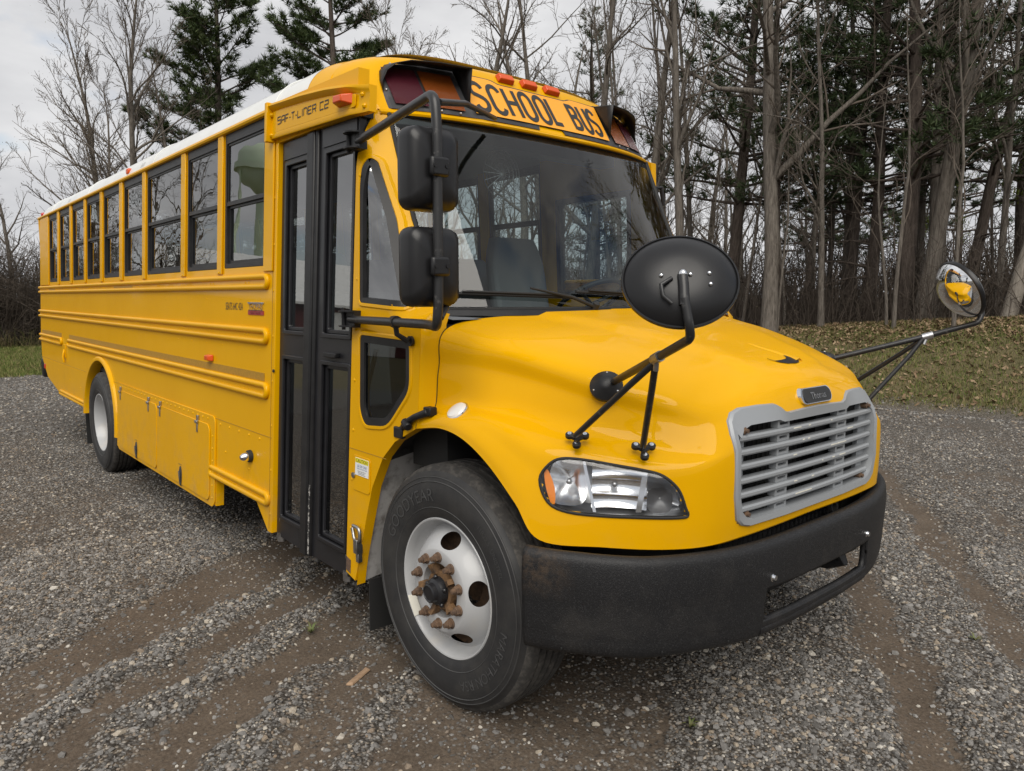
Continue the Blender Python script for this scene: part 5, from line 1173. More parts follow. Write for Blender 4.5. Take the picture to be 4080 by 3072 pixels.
    mb = MB(); mb.tube([Y((px - .03, py - .03, 2.40)), Y((px - .30, 1.0, 2.50)), Y((-.545, .44, 2.615))], .0125, 8); mb.tube([Y((px, py - .01, 1.64)), Y((px - .08, 1.25, 1.70)), Y((-.07, 1.10, 1.735))], .011, 8); mb.build('stay_rod', M['pole'], pm, smooth=60)
    for zc, hh in ((2.168, .146), (1.823, .144)):
        mb = MB(); hx = px - .03; rows = []
        for d, k in ((-.085, .93), (-.08, .985), (-.06, 1.0), (-.02, .985), (.0, .94), (.016, .72), (.022, .40), (.024, .02)):
            L_ = rrect(-.108 * k, .108 * k, -hh * k, hh * k, .042 * k, 5); rows.append([Y((hx + d, py - .012 + a, zc + b)) for a, b in L_])
        rows = [rows[0]] + rows
        mb.grid(rows, close_v=True, flip=s < 0); hd = mb.build('mirror_housing', M['plastic'], pm, smooth=50)
        mb = MB(); L_ = rrect(-.096, .096, -hh + .014, hh - .014, .035, 5); mb.add([Y((hx - .0855, py - .012 + a, zc + b)) for a, b in L_], [tuple(range(len(L_))) if s > 0 else tuple(reversed(range(len(L_))))]); mb.build('mirror_glass', M['mirror'], pm)
        mb = MB(); a_, b_ = sorted((s * (py - .036), s * (py + .042))); mb.box(px + .004, px + .028, a_, b_, zc - .034, zc + .034)
        cl = mb.build('mirror_clamp', M['plastic'], pm, bevel=.010)
        mb = MB()
        for dy in (-.022, .028): mb.lathe([(.008, 0), (.008, .004), (.001, .004)], Y((px + .028, py + dy, zc + .002)), (1, 0, 0), 10)
        mb.build('clamp_screws', M['black'], pm, kind='stuff')
# ================================================================== cab and saloon interior
mb = MB(); P = []
for y in np.linspace(-1.04, 1.04, 21):
    k = 1 - abs(y / 1.04) ** 3; P.append([(-.10 + .06 * k, y, 1.62), (-.25, y, 1.64), (-.45, y, 1.63), (-.60, y, 1.58), (-.62, y, 1.45), (-.58, y, 1.0)])
mb.grid(P, flip=True); mb.build('dashboard', M['dash'], bus, smooth=50)
def seat(c, w_, h_, head=True, d=.5, name='driver_seat'):
    x, y, z = c; mb = MB(); rows = []
    for t in np.linspace(0, 1, 10):
        hw = w_ / 2 * (1 - .28 * max(0, (t - .72) / .28) ** 1.6 if head else 1); th = .07; zz = z + h_ * t; xx = x - .16 * t
        rows.append([(xx + dx * th, y + hw * dy, zz) for dx, dy in ((1, -.9), (1.15, 0), (1, .9), (.2, 1), (-.8, .85), (-1, 0), (-.8, -.85), (.2, -1))])
    mb.grid(rows, close_v=True, flip=True); mb.add([tuple(p) for p in rows[-1]], [tuple(range(8))])
    mb.box(x, x + d, y - w_ / 2, y + w_ / 2, z - .08, z + .04); return mb.build(name, M['seat'], bus, smooth=50, bevel=.02)
seat((-1.45, .58, 1.35), .52, .78)
mb = MB(); c = Vector((-.83, .58, 1.70)); ax = Vector((-.55, 0, .83)).normalized(); u = Vector((0, 1, 0)); v = ax.cross(u)
mb.tube([c + (u * math.cos(a) + v * math.sin(a)) * .225 for a in np.linspace(0, 2 * math.pi, 33)], .016, 8, cap=False)
for a in (90, 210, 330): mb.tube([c - ax * .03, c + (u * math.cos(R_(a)) + v * math.sin(R_(a))) * .22], .012, 6)
mb.tube([c - ax * .03, c - ax * .45], .03, 8); mb.build('steering_wheel', M['rubber'], bus)
for i in range(11):
    xx = -2.35 - i * .655
    for y0, y1 in ((-1.06, -.24), (.24, 1.06)):
        mb = MB(); mb.hexa([(xx - .05, y0, 1.36), (xx + .05, y0, 1.36), (xx + .05, y1, 1.36), (xx - .05, y1, 1.36), (xx - .15, y0 + .03, 2.03), (xx - .09, y0 + .03, 2.03), (xx - .09, y1 - .03, 2.03), (xx - .15, y1 - .03, 2.03)]); mb.box(xx, xx + .40, y0 + .02, y1 - .02, 1.30, 1.42); mb.build('passenger_seat', M['seat'], bus, bevel=.03)
mb = MB(); mb.box(-1.80, -1.76, -1.1, -.3, 1.0, 1.75); mb.build('barrier', M['seat'], bus, bevel=.02)
mb = MB(); Pc = [[(x, y * .965, z - .045) for y, z in RSu] for x in (-9.4, -.95)]; mb.grid(Pc, flip=True); mb.build('ceiling', M['ceil'], bus, smooth=60)
mb = MB(); mb.box(-.98, -.86, -.82, .82, 2.56, 2.82); mb.build('front_bulkhead', M['dash'], bus)
mb = MB(); mb.tube([(-.50, -1.08, 1.13), (-.30, -1.02, 1.48)], .012, 8); mb.tube([(-1.02, -1.0, 1.0), (-.80, -1.0, 1.45)], .012, 8); mb.build('grab_rail', M['alu'], bus)
mb = MB(); cf = Vector((-.90, -.10, 2.42)); 
for r in (.03, .06, .09, .115, .135): mb.tube([cf + Vector((0, math.cos(a), math.sin(a))) * r for a in np.linspace(0, 2 * math.pi, 25)], .0025, 4, cap=False)
for a in range(0, 360, 20): mb.tube([cf + Vector((.012, 0, 0)), cf + Vector((0, math.cos(R_(a)), math.sin(R_(a)))) * .135], .002, 4)
mb.tube([cf, cf + Vector((-.05, 0, .15))], .012, 6); mb.build('dash_fan', M['steel'], bus)
# label, DEF door, tow clip on the front side panel
mb = MB(); wall(mb, rrect(-.698, -.535, .795, .965, .02, 4), [], .0006, .004); df = mb.build('filler_door', M['yellow'], bus, bevel=.002)
mb = MB(); side_prism(mb, [(-.672, .872), (-.548, .872), (-.548, .955), (-.672, .955)], .0042, .0056); mb.build('caution_label', M['paper'], df)
mb = MB(); side_prism(mb, [(-.670, .932), (-.550, .932), (-.550, .9535), (-.670, .9535)], .0058, .0064); mb.build('label_header', M['labelyellow'], df)
mb = MB(); font_text(mb, 'CAUTION', .024, lambda a, b: sp(-.61 + a, .935 + b, .0068)); mb.build('label_lettering', M['ink'], df, smooth=0)
mb = MB(); font_text(mb, 'USE DEF ONLY', .017, lambda a, b: sp(-.607 + a, .912 + b, .0062), .85); font_text(mb, 'DIESEL EXHAUST FLUID', .009, lambda a, b: sp(-.607 + a, .902 + b, .0062)); mb.build('label_lettering', M['blue'], df, smooth=0)
mb = MB(); font_text(mb, 'Using any other fluid can:', .0075, lambda a, b: sp(-.61 + a, .891 + b, .0062)); font_text(mb, '- Damage the system', .0075, lambda a, b: sp(-.615 + a, .884 + b, .0062)); font_text(mb, '- Require fluid removal', .0075, lambda a, b: sp(-.611 + a, .877 + b, .0062)); mb.build('label_lettering', M['ink'], df, smooth=0)
mb = MB(); mb.lathe([(.014, 0), (.014, .008), (.001, .010)], sp(-.684, .866, .004), (0, -1, 0), 12); mb.build('filler_lock', M['steel'], df)
mb = MB(); side_prism(mb, [(-.745, .988), (-.40, .988), (-.40, .991), (-.745, .991)], .0004, .0016); mb.build('panel_seam', M['tape'], bus)
mb = MB(); L_ = bez([(-.65, -1.235, .63), (-.585, -1.235, .63), (-.585, -1.235, .57), (-.61, -1.235, .555)], 4, .03); mb.tube(L_ + [(-.64, -1.235, .57), (-.655, -1.235, .62)], .009, 8); mb.box(-.635, -.60, -1.245, -1.212, .50, .57); mb.box(-.63, -.605, -1.235, -1.212, .455, .50); mb.build('chain_hook', M['steel'], bus, bevel=.004)
mb = MB(); side_prism(mb, [(-.742, .385), (-.70, .375), (-.70, .44), (-.742, .45)], .0006, .003); mb.build('rust_patch', M['rust'], bus)
# ================================================================== ground
def sstep(a, b, x):
    t = np.clip((x - a) / (b - a), 0, 1); return t * t * (3 - 2 * t)
def vnoise(x, y, seed=0):
    """smooth value noise, vectorised"""
    xi = np.floor(x).astype(np.int64); yi = np.floor(y).astype(np.int64); fx = x - xi; fy = y - yi; fx = fx * fx * (3 - 2 * fx); fy = fy * fy * (3 - 2 * fy)
    def h(a, b):
        n = (a * 374761393 + b * 668265263 + seed * 974634777) & 0xFFFFFFFF; n = ((n ^ (n >> 13)) * 1274126177) & 0xFFFFFFFF; return ((n ^ (n >> 16)) & 0xFFFF) / 65535.
    return (h(xi, yi) * (1 - fx) + h(xi + 1, yi) * fx) * (1 - fy) + (h(xi, yi + 1) * (1 - fx) + h(xi + 1, yi + 1) * fx) * fy
def fbm(x, y, seed=0, o=4):
    s = 0; a = .5
    for k in range(o): s = s + a * vnoise(x * 2 ** k, y * 2 ** k, seed + k); a *= .5
    return s
QX = [-9, -5.2, -4.9, -4.6, -4.2, -3.6, -3.4, -3.05, -2.9, -2.78, -2.66, -2.25, -2.17, -2.08, -2.0, -1.88, -1.80, -1.68, -1.60, -1.42, -1.35, -1.24, -1.16, -.98, -.92, -.86, -.80, .30, .50, .75, 1.15, 1.24, 1.42, 1.52, 1.86, 1.95, 2.08, 2.2, 2.5, 2.62, 2.8, 3.4, 3.7, 4.0, 4.3, 9]
QV = [.85, .85, .45, .5, .9, .9, .75, .85, .85, .75, .16, .12, .85, .85, .18, .14, .9, .85, .14, .14, .85, .85, .18, .22, .75, .7, .20, .24, .85, 1., .95, .14, .14, .8, .8, .15, .2, .8, .8, .3, .8, .7, .35, .4, .8, .8]
def qcoord(x, y): return .84 * x + .55 * y + .34 * (fbm(x * .9, y * .9, 5) - .47) + .20 * (fbm(x * 4, y * 4, 9) - .47)
def gravel_density(x, y):
    q = qcoord(x, y); d = np.interp(q, QX, QV); far = sstep(5, 12, np.hypot(x - .5, y + .5)); d = d * (1 - far) + far * (.55 + .45 * d)
    d = d * (.12 + 1.55 * fbm(x * 1.7, y * 1.7, 21)) + .16 * fbm(x * 3.1, y * 3.1, 27)
    return np.clip(d, 0, 1)
def lot_mask(x, y):     # 1 on the gravel lot, 0 on grass
    e = .5 * (fbm(x * .7, y * .7, 3) - .47) + .25 * (fbm(x * 3, y * 3, 4) - .47)
    return sstep(-19.8, -19.1, x + 2 * e) * (1 - sstep(10.0, 10.7, y + 2 * e))
def ground_z(x, y):
    x = np.asarray(x, float); y = np.asarray(y, float)
    z = -.012 + .0138 * np.clip(x, -20, 0) + .26 * sstep(-20, -29, x)
    H = np.clip(1.04 + .055 * (x + 8), .85, 1.40); z = z + H * sstep(9.9, 16.5, y) * (1 - .0 * x)
    z = z - .10 * np.exp(-((y - 10.0) / .5) ** 2) * (1 - sstep(-19, -22, x))
    lot = lot_mask(x, y)
    d = gravel_density(x, y); near = 1 - sstep(6, 14, np.hypot(x, y))
    z = z + lot * ((d - .4) * .045 * (.35 + .65 * near) + .010 * (fbm(x * 9, y * 9, 31) - .47) + .05 * (fbm(x * .8, y * .8, 33) - .47))
    z = z + (1 - lot) * (.10 * (fbm(x * .9, y * .9, 41) - .47) + .04 * (fbm(x * 4, y * 4, 43) - .47))
    # the tyres have pressed their own beds
    for wx, wy, wz in ((0, -1.04, -.020), (0, 1.04, -.020), (-6.04, -1.03, -.103), (-6.04, 1.03, -.103)):
        k = np.exp(-(((x - wx) / .33) ** 4 + ((y - wy) / .45) ** 4)); z = z * (1 - k) + wz * k
    return z
def axis(c0, c1, step, lo, hi, grow=1.10):
    a = list(np.arange(c0, c1 + 1e-6, step)); s = step; x = c1
    while x < hi: s *= grow; x += s; a.append(x)
    s = step; x = c0; b = []
    while x > lo: s *= grow; x -= s; b.append(x)
    return np.array(b[::-1] + a)
gxs = axis(-4.6, 2.6, .022, -420, 420, 1.055); gys = axis(-3.2, 3.2, .022, -420, 420, 1.055)
GXX, GYY = np.meshgrid(gxs, gys, indexing='ij'); GZZ = ground_z(GXX, GYY)
def grid_mesh(name, X, Y, Z_, m):
    nx, ny = X.shape; me = bpy.data.meshes.new(name); me.vertices.add(nx * ny); me.vertices.foreach_set('co', np.stack([X, Y, Z_], -1).reshape(-1).astype(np.float32))
    i = np.arange(nx - 1)[:, None] * ny + np.arange(ny - 1)[None]; q = np.stack([i, i + ny, i + ny + 1, i + 1], -1).reshape(-1); nf = (nx - 1) * (ny - 1)
    me.loops.add(nf * 4); me.loops.foreach_set('vertex_index', q.astype(np.int32)); me.polygons.add(nf); me.polygons.foreach_set('loop_start', np.arange(nf, dtype=np.int32) * 4); me.polygons.foreach_set('loop_total', np.full(nf, 4, np.int32))
    me.update(); me.validate(); me.materials.append(m); me.shade_smooth()
    o = bpy.data.objects.new(name, me); COL.objects.link(o); return o
def ground_mat():
    m = bpy.data.materials.new('gravel_lot'); m.use_nodes = True; t = m.node_tree; b = t.nodes['Principled BSDF']; l = t.links.new; N = t.nodes.new
    c = N('ShaderNodeTexCoord'); ag = N('ShaderNodeAttribute'); ag.attribute_name = 'gravel'; al_ = N('ShaderNodeAttribute'); al_.attribute_name = 'lot'
    b.inputs['Roughness'].default_value = .92; b.inputs['Specular IOR Level'].default_value = .25
    def noise(s, d=6, r=.6): n = N('ShaderNodeTexNoise'); n.inputs['Scale'].default_value = s; n.inputs['Detail'].default_value = d; n.inputs['Roughness'].default_value = r; l(c.outputs['Object'], n.inputs['Vector']); return n
    def ramp(src, a, ca, z, cz):
        r = N('ShaderNodeValToRGB'); r.color_ramp.elements[0].position = a; r.color_ramp.elements[0].color = (*ca, 1); r.color_ramp.elements[1].position = z; r.color_ramp.elements[1].color = (*cz, 1); l(src, r.inputs[0]); return r
    def mix(f, a, b_):
        x = N('ShaderNodeMixRGB'); l(f, x.inputs[0]); l(a, x.inputs[1]); l(b_, x.inputs[2]); return x
    mud = ramp(noise(3.5).outputs['Fac'], .3, (.070, .052, .037), .7, (.145, .110, .080)); mud2 = ramp(noise(70, 4).outputs['Fac'], .35, (.055, .042, .031), .68, (.165, .130, .098)); mudc = N('ShaderNodeMixRGB'); mudc.inputs[0].default_value = .5; l(mud.outputs[0], mudc.inputs[1]); l(mud2.outputs[0], mudc.inputs[2])
    def stones(scale):
        v = N('ShaderNodeTexVoronoi'); v.inputs['Scale'].default_value = scale; l(c.outputs['Object'], v.inputs['Vector']); s = N('ShaderNodeSeparateColor'); l(v.outputs['Color'], s.inputs[0])
        r = N('ShaderNodeValToRGB'); e_ = r.color_ramp.elements; e_[0].position = 0; e_[0].color = (.085, .078, .07, 1); e_[1].position = 1; e_[1].color = (.40, .375, .335, 1)
        for p, col in ((.35, (.15, .14, .128)), (.7, (.24, .227, .208)), (.88, (.30, .26, .21))): q = r.color_ramp.elements.new(p); q.color = (*col, 1)
        l(s.outputs[0], r.inputs[0]); dk = ramp(v.outputs['Distance'], .25, (1, 1, 1), .62, (.35, .32, .29)); mm = N('ShaderNodeMixRGB'); mm.blend_type = 'MULTIPLY'; mm.inputs[0].default_value = 1; l(r.outputs[0], mm.inputs[1]); l(dk.outputs[0], mm.inputs[2]); return mm, v
    s1, v1 = stones(62); s2, v2 = stones(120); st = N('ShaderNodeMixRGB'); st.inputs[0].default_value = .5; l(s1.outputs[0], st.inputs[1]); l(s2.outputs[0], st.inputs[2])
    thr = noise(40, 3); ad = N('ShaderNodeMath'); ad.operation = 'ADD'; l(ag.outputs['Fac'], ad.inputs[0]); l(thr.outputs['Fac'], ad.inputs[1]); sel = N('ShaderNodeMapRange'); sel.inputs['From Min'].default_value = .72; sel.inputs['From Max'].default_value = .98; l(ad.outputs[0], sel.inputs['Value'])
    lot = mix(sel.outputs[0], mudc.outputs[0], s1.outputs[0])
    gr = ramp(noise(2.3, 7, .7).outputs['Fac'], .35, (.062, .066, .022), .66, (.20, .15, .085)); gr2 = ramp(noise(28, 5, .7).outputs['Fac'], .35, (.055, .062, .02), .66, (.21, .16, .095)); grc = N('ShaderNodeMixRGB'); grc.inputs[0].default_value = .55; l(gr.outputs[0], grc.inputs[1]); l(gr2.outputs[0], grc.inputs[2])
    fin = mix(al_.outputs['Fac'], grc.outputs[0], lot.outputs[0]); l(fin.outputs[0], b.inputs['Base Color'])
    bp1 = N('ShaderNodeBump'); bp1.inputs['Strength'].default_value = .9; bp1.inputs['Distance'].default_value = .012; bp1.invert = True; l(v1.outputs['Distance'], bp1.inputs['Height']); l(sel.outputs[0], bp1.inputs['Strength'])
    bp2 = N('ShaderNodeBump'); bp2.inputs['Strength'].default_value = .6; bp2.inputs['Distance'].default_value = .010; l(noise(85, 6, .7).outputs['Fac'], bp2.inputs['Height']); l(bp1.outputs[0], bp2.inputs['Normal']); l(bp2.outputs[0], b.inputs['Normal'])
    return m
ground = grid_mesh('ground', GXX, GYY, GZZ, ground_mat()); tag(ground, kind='structure')
for nm, arr in (('gravel', gravel_density(GXX, GYY)), ('lot', lot_mask(GXX, GYY))):
    a_ = ground.data.attributes.new(nm, 'FLOAT', 'POINT'); a_.data.foreach_set('value', arr.reshape(-1).astype(np.float32))
# ---- loose stones: crushed gravel lying on the lot, scattered by the density bands
def in_view(x, y, z, margin=.08):
    p = np.stack([x - CAM[0], y - CAM[1], z - CAM[2]], 0); q = RC @ p; u = q[0] / q[2]; v = q[1] / q[2]
    return (q[2] > .3) & (np.abs(u) < .698 + margin) & (v < .526 + margin) & (v > -.5)
def scatter(n, x0, x1, y0, y1, rmin, rmax, fn):
    x = rng.uniform(x0, x1, n); y = rng.uniform(y0, y1, n); r = np.hypot(x - CAM[0], y - CAM[1]); k = (r > rmin) & (r < rmax) & (rng.random(n) < fn(x, y)); x, y = x[k], y[k]; z = ground_z(x, y); k = in_view(x, y, z); return x[k], y[k], z[k]
S_ = []
def dens(x, y): return np.clip(gravel_density(x, y) * 1.15 - .06, .02, 1) ** 1.25 * lot_mask(x, y)
for n, bx_, rr, sz in ((230000, (-4.2, 2.4, -3.0, 3.4), (2.2, 6.0), (.0040, .0095)), (26000, (-4.2, 2.4, -3.0, 3.4), (2.2, 6.0), (.009, .0165)), (3000, (-4.2, 2.4, -3.0, 3.4), (2.2, 6.0), (.016, .023)), (170000, (-9, 2.4, -3.2, 8), (6.0, 11.0), (.0070, .0135)), (90000, (-20, 3, -4, 11), (11.0, 22.0), (.011, .024))):
    x, y, z = scatter(n, *bx_, *rr, dens); s_ = rng.uniform(0, 1, len(x)) ** 1.6 * (sz[1] - sz[0]) + sz[0]; S_.append((x, y, z, s_))
SX, SY, SZ, SS = [np.concatenate([q[i] for q in S_]) for i in range(4)]
def stone_mat():
    m = bpy.data.materials.new('crushed_stone'); m.use_nodes = True; t = m.node_tree; b = t.nodes['Principled BSDF']; oi = t.nodes.new('ShaderNodeObjectInfo'); r = t.nodes.new('ShaderNodeValToRGB'); e_ = r.color_ramp.elements
    e_[0].position = 0; e_[0].color = (.085, .080, .073, 1); e_[1].position = 1; e_[1].color = (.54, .515, .465, 1)
    for p, col in ((.30, (.158, .151, .143)), (.55, (.225, .217, .207)), (.74, (.305, .296, .282)), (.86, (.23, .175, .125)), (.93, (.39, .34, .27))): q = r.color_ramp.elements.new(p); q.color = (*col, 1)
    t.links.new(oi.outputs['Random'], r.inputs[0]); c = t.nodes.new('ShaderNodeTexCoord'); n = t.nodes.new('ShaderNodeTexNoise'); n.inputs['Scale'].default_value = 2.5; mx = t.nodes.new('ShaderNodeMixRGB'); mx.blend_type = 'MULTIPLY'; mx.inputs[0].default_value = .7; rr = t.nodes.new('ShaderNodeValToRGB'); rr.color_ramp.elements[0].position = .3; rr.color_ramp.elements[0].color = (.6, .58, .55, 1); rr.color_ramp.elements[1].position = .7
    t.links.new(c.outputs['Object'], n.inputs['Vector']); t.links.new(n.outputs['Fac'], rr.inputs[0]); t.links.new(r.outputs[0], mx.inputs[1]); t.links.new(rr.outputs[0], mx.inputs[2]); t.links.new(mx.outputs[0], b.inputs['Base Color']); b.inputs['Roughness'].default_value = .85; b.inputs['Specular IOR Level'].default_value = .3
    return m
M['stone'] = stone_mat()
def scatter_object(name, X, Y, Z_, S, material, shapes):
    """points + a geometry-nodes modifier that instances small angular stones"""
    me = bpy.data.meshes.new(name); n = len(X); me.vertices.add(n); me.vertices.foreach_set('co', np.stack([X, Y, Z_], -1).reshape(-1).astype(np.float32))
    sc_ = np.stack([S * rng.uniform(.8, 1.5, n), S * rng.uniform(.7, 1.15, n), S * rng.uniform(.42, .85, n)], -1); ro = np.stack([rng.normal(0, .35, n), rng.normal(0, .35, n), rng.uniform(0, 6.283, n)], -1)
    a = me.attributes.new('scl', 'FLOAT_VECTOR', 'POINT'); a.data.foreach_set('vector', sc_.reshape(-1).astype(np.float32)); a = me.attributes.new('rot', 'FLOAT_VECTOR', 'POINT'); a.data.foreach_set('vector', ro.reshape(-1).astype(np.float32)); a = me.attributes.new('idx', 'INT', 'POINT'); a.data.foreach_set('value', rng.integers(0, shapes, n).astype(np.int32))
    me.materials.append(material); o = bpy.data.objects.new(name, me); COL.objects.link(o)
    g = bpy.data.node_groups.new(name + '_nodes', 'GeometryNodeTree'); g.interface.new_socket('Geometry', in_out='INPUT', socket_type='NodeSocketGeometry'); g.interface.new_socket('Geometry', in_out='OUTPUT', socket_type='NodeSocketGeometry')
    gi = g.nodes.new('NodeGroupInput'); go = g.nodes.new('NodeGroupOutput'); ip = g.nodes.new('GeometryNodeInstanceOnPoints'); gti = g.nodes.new('GeometryNodeGeometryToInstance'); l = g.links.new
    for k in range(shapes):
        ico = g.nodes.new('GeometryNodeMeshIcoSphere'); ico.inputs['Radius'].default_value = 1.; ico.inputs['Subdivisions'].default_value = 1
        nz = g.nodes.new('ShaderNodeTexNoise'); nz.noise_dimensions = '4D'; nz.inputs['W'].default_value = k * 7.31; nz.inputs['Scale'].default_value = 1.4; pos = g.nodes.new('GeometryNodeInputPosition'); sub_ = g.nodes.new('ShaderNodeVectorMath'); sub_.operation = 'SUBTRACT'; sub_.inputs[1].default_value = (.5, .5, .5); sca = g.nodes.new('ShaderNodeVectorMath'); sca.operation = 'SCALE'; sca.inputs['Scale'].default_value = 1.5
        sp_ = g.nodes.new('GeometryNodeSetPosition'); sm = g.nodes.new('GeometryNodeSetMaterial'); sm.inputs['Material'].default_value = material; sh = g.nodes.new('GeometryNodeSetShadeSmooth'); sh.inputs['Shade Smooth'].default_value = False
        l(pos.outputs[0], nz.inputs['Vector']); l(nz.outputs['Color'], sub_.inputs[0]); l(sub_.outputs[0], sca.inputs[0]); l(ico.outputs['Mesh'], sp_.inputs['Geometry']); l(sca.outputs[0], sp_.inputs['Offset']); l(sp_.outputs[0], sh.inputs[0]); l(sh.outputs[0], sm.inputs['Geometry']); l(sm.outputs[0], gti.inputs[0])
    def attr(nm, ty):
        q = g.nodes.new('GeometryNodeInputNamedAttribute'); q.data_type = ty; q.inputs['Name'].default_value = nm; return q
    ip.inputs['Pick Instance'].default_value = True
    e2r = g.nodes.new('FunctionNodeEulerToRotation')
    l(gi.outputs[0], ip.inputs['Points']); l(gti.outputs[0], ip.inputs['Instance']); l(attr('idx', 'INT').outputs[0], ip.inputs['Instance Index']); l(attr('rot', 'FLOAT_VECTOR').outputs[0], e2r.inputs[0]); l(e2r.outputs[0], ip.inputs['Rotation']); l(attr('scl', 'FLOAT_VECTOR').outputs[0], ip.inputs['Scale']); l(ip.outputs[0], go.inputs[0])
    md = o.modifiers.new('scatter', 'NODES'); md.node_group = g
    return o
gravel = scatter_object('gravel', SX, SY, SZ + SS * .05, SS, M['stone'], 6); tag(gravel, 'loose grey crushed stone scattered over the lot', 'gravel', kind='stuff')
# the few things lying on it
x, y = -.46, -1.33; z = float(ground_z(x, y)); mb = MB(); mb.hexa([(x - .015, y - .085, z + .002), (x + .02, y - .08, z + .004), (x + .028, y + .075, z + .006), (x - .012, y + .085, z + .003), (x - .012, y - .08, z + .012), (x + .014, y - .07, z + .015), (x + .020, y + .07, z + .013), (x - .006, y + .085, z + .010)]); mb.v = [(x + (a - x) * .85 - (b - y) * .5, y + (b - y) * .85 + (a - x) * .5, c) for a, b, c in mb.v]
chip = mb.build('wood_chip', mat('split_wood', (.36, .24, .15), .8, noise=(40, (.22, .14, .08), .4, .7)), None, bevel=.003); tag(chip, 'splinter of brown wood lying on the mud beside the front wheel', 'wood')
def weed(x, y, n, h):
    z = float(ground_z(x, y)); mb = MB(); r2 = random.Random(int(x * 100))
    for k in range(n):
        a = r2.uniform(0, 6.28); L_ = h * r2.uniform(.6, 1.1); dx, dy = math.cos(a), math.sin(a); wv = .004
        p = [(x, y, z), (x + dx * L_ * .45, y + dy * L_ * .45, z + L_ * .5), (x + dx * L_ * .95, y + dy * L_ * .95, z + L_ * .55)]
        mb.add([(p[0][0] - dy * wv, p[0][1] + dx * wv, p[0][2]), (p[0][0] + dy * wv, p[0][1] - dx * wv, p[0][2]), (p[1][0] + dy * wv, p[1][1] - dx * wv, p[1][2]), (p[1][0] - dy * wv, p[1][1] + dx * wv, p[1][2]), p[2]], [(0, 1, 2, 3), (3, 2, 4)])
    return mb.build('weed', M['weed'], None)
M['weed'] = mat('weed_green', (.09, .12, .03), .7, noise=(20, (.16, .13, .06), .4, .7))
for (x, y, n, h), lab in zip(((.80, -.53, 12, .05), (-1.05, -1.28, 14, .07), (1.28, 1.22, 10, .05)), ('small green weed in the mud below the front bumper', 'dry weed tuft on the mud outside the bus door', 'small weed in the gravel right of the bumper')):
    tag(weed(x, y, n, h), lab, 'weed')
# ---- grass blades and leaf litter on the verge (uncountable)
def blades(name, n, x0, x1, y0, y1, hmin, hmax, wd, m, fn, label, cat):
    x = rng.uniform(x0, x1, n); y = rng.uniform(y0, y1, n); k = (rng.random(n) < fn(x, y)); x, y = x[k], y[k]; z = ground_z(x, y); k = in_view(x, y, z, .15); x, y, z = x[k], y[k], z[k]; n = len(x)
    a = rng.uniform(0, 6.283, n); h = rng.uniform(hmin, hmax, n); lx = rng.normal(0, .45, n) * h; ly = rng.normal(0, .45, n) * h; wx, wy = np.cos(a) * wd, np.sin(a) * wd
    V = np.stack([np.stack([x - wx, y - wy, z - .01], -1), np.stack([x + wx, y + wy, z - .01], -1), np.stack([x + lx, y + ly, z + h], -1)], 1).reshape(-1, 3)
    return tri_mesh(name, V, m, label, cat)
def tri_mesh(name, V, m, label=None, cat=None, kind='stuff', quad=False):
    me = bpy.data.meshes.new(name); n = len(V); k = 4 if quad else 3; me.vertices.add(n); me.vertices.foreach_set('co', np.asarray(V, np.float32).reshape(-1)); me.loops.add(n); me.loops.foreach_set('vertex_index', np.arange(n, dtype=np.int32)); me.polygons.add(n // k); me.polygons.foreach_set('loop_start', np.arange(n // k, dtype=np.int32) * k); me.polygons.foreach_set('loop_total', np.full(n // k, k, np.int32)); me.update(); me.validate(); me.materials.append(m)
    o = bpy.data.objects.new(name, me); COL.objects.link(o); tag(o, label, cat, kind=kind); return o
def leafy(name, c1, c2, c3, rough=.8):
    """colour varies from piece to piece"""
    m = bpy.data.materials.new(name); m.use_nodes = True; t = m.node_tree; b = t.nodes['Principled BSDF']; g = t.nodes.new('ShaderNodeNewGeometry'); r = t.nodes.new('ShaderNodeValToRGB'); r.color_ramp.elements[0].color = (*c1, 1); r.color_ramp.elements[1].color = (*c3, 1); q = r.color_ramp.elements.new(.5); q.color = (*c2, 1)
    t.links.new(g.outputs['Random Per Island'], r.inputs[0]); t.links.new(r.outputs[0], b.inputs['Base Color']); b.inputs['Roughness'].default_value = rough; b.inputs['Specular IOR Level'].default_value = .2; return m
M['grass'] = leafy('grass_blades', (.070, .105, .022), (.12, .15, .036), (.26, .21, .10)); M['straw'] = leafy('dry_grass', (.22, .17, .09), (.15, .12, .06), (.07, .09, .025)); M['litter'] = leafy('leaf_litter', (.13, .085, .05), (.22, .15, .09), (.32, .235, .15))
gfn = lambda x, y: (1 - lot_mask(x, y)) * np.clip(1.5 * fbm(x * .8, y * .8, 51) - .15, .05, 1) * (1 - .75 * sstep(14.5, 17, y))
blades('lawn', 60000, -30, -18.8, -4, 6, .05, .13, .012, M['grass'], lambda x, y: 1 - lot_mask(x, y), 'short green lawn behind the gravel lot at left', 'lawn')
blades('verge_grass', 120000, -16, 3, 9.6, 18, .03, .09, .010, M['grass'], gfn, 'patchy spring grass on the bank below the trees', 'grass')
blades('dry_verge_grass', 60000, -16, 3, 9.6, 18, .03, .11, .008, M['straw'], lambda x, y: (1 - lot_mask(x, y)) * .7, 'dry straw-coloured grass on the bank', 'grass')
n = 90000; x = rng.uniform(-18, 4, n); y = rng.uniform(10.2, 22, n); k = rng.random(n) < (1 - lot_mask(x, y)) * np.clip(.16 + 1.0 * sstep(13.2, 15.8, y) * (.5 + fbm(x * .6, y * .6, 61)), 0, 1); x, y = x[k], y[k]; z = ground_z(x, y); k = in_view(x, y, z, .1); x, y, z = x[k], y[k], z[k]; n = len(x)
a = rng.uniform(0, 6.283, n); s_ = rng.uniform(.016, .042, n); tx = rng.normal(0, .5, n); ty = rng.normal(0, .5, n); V = []
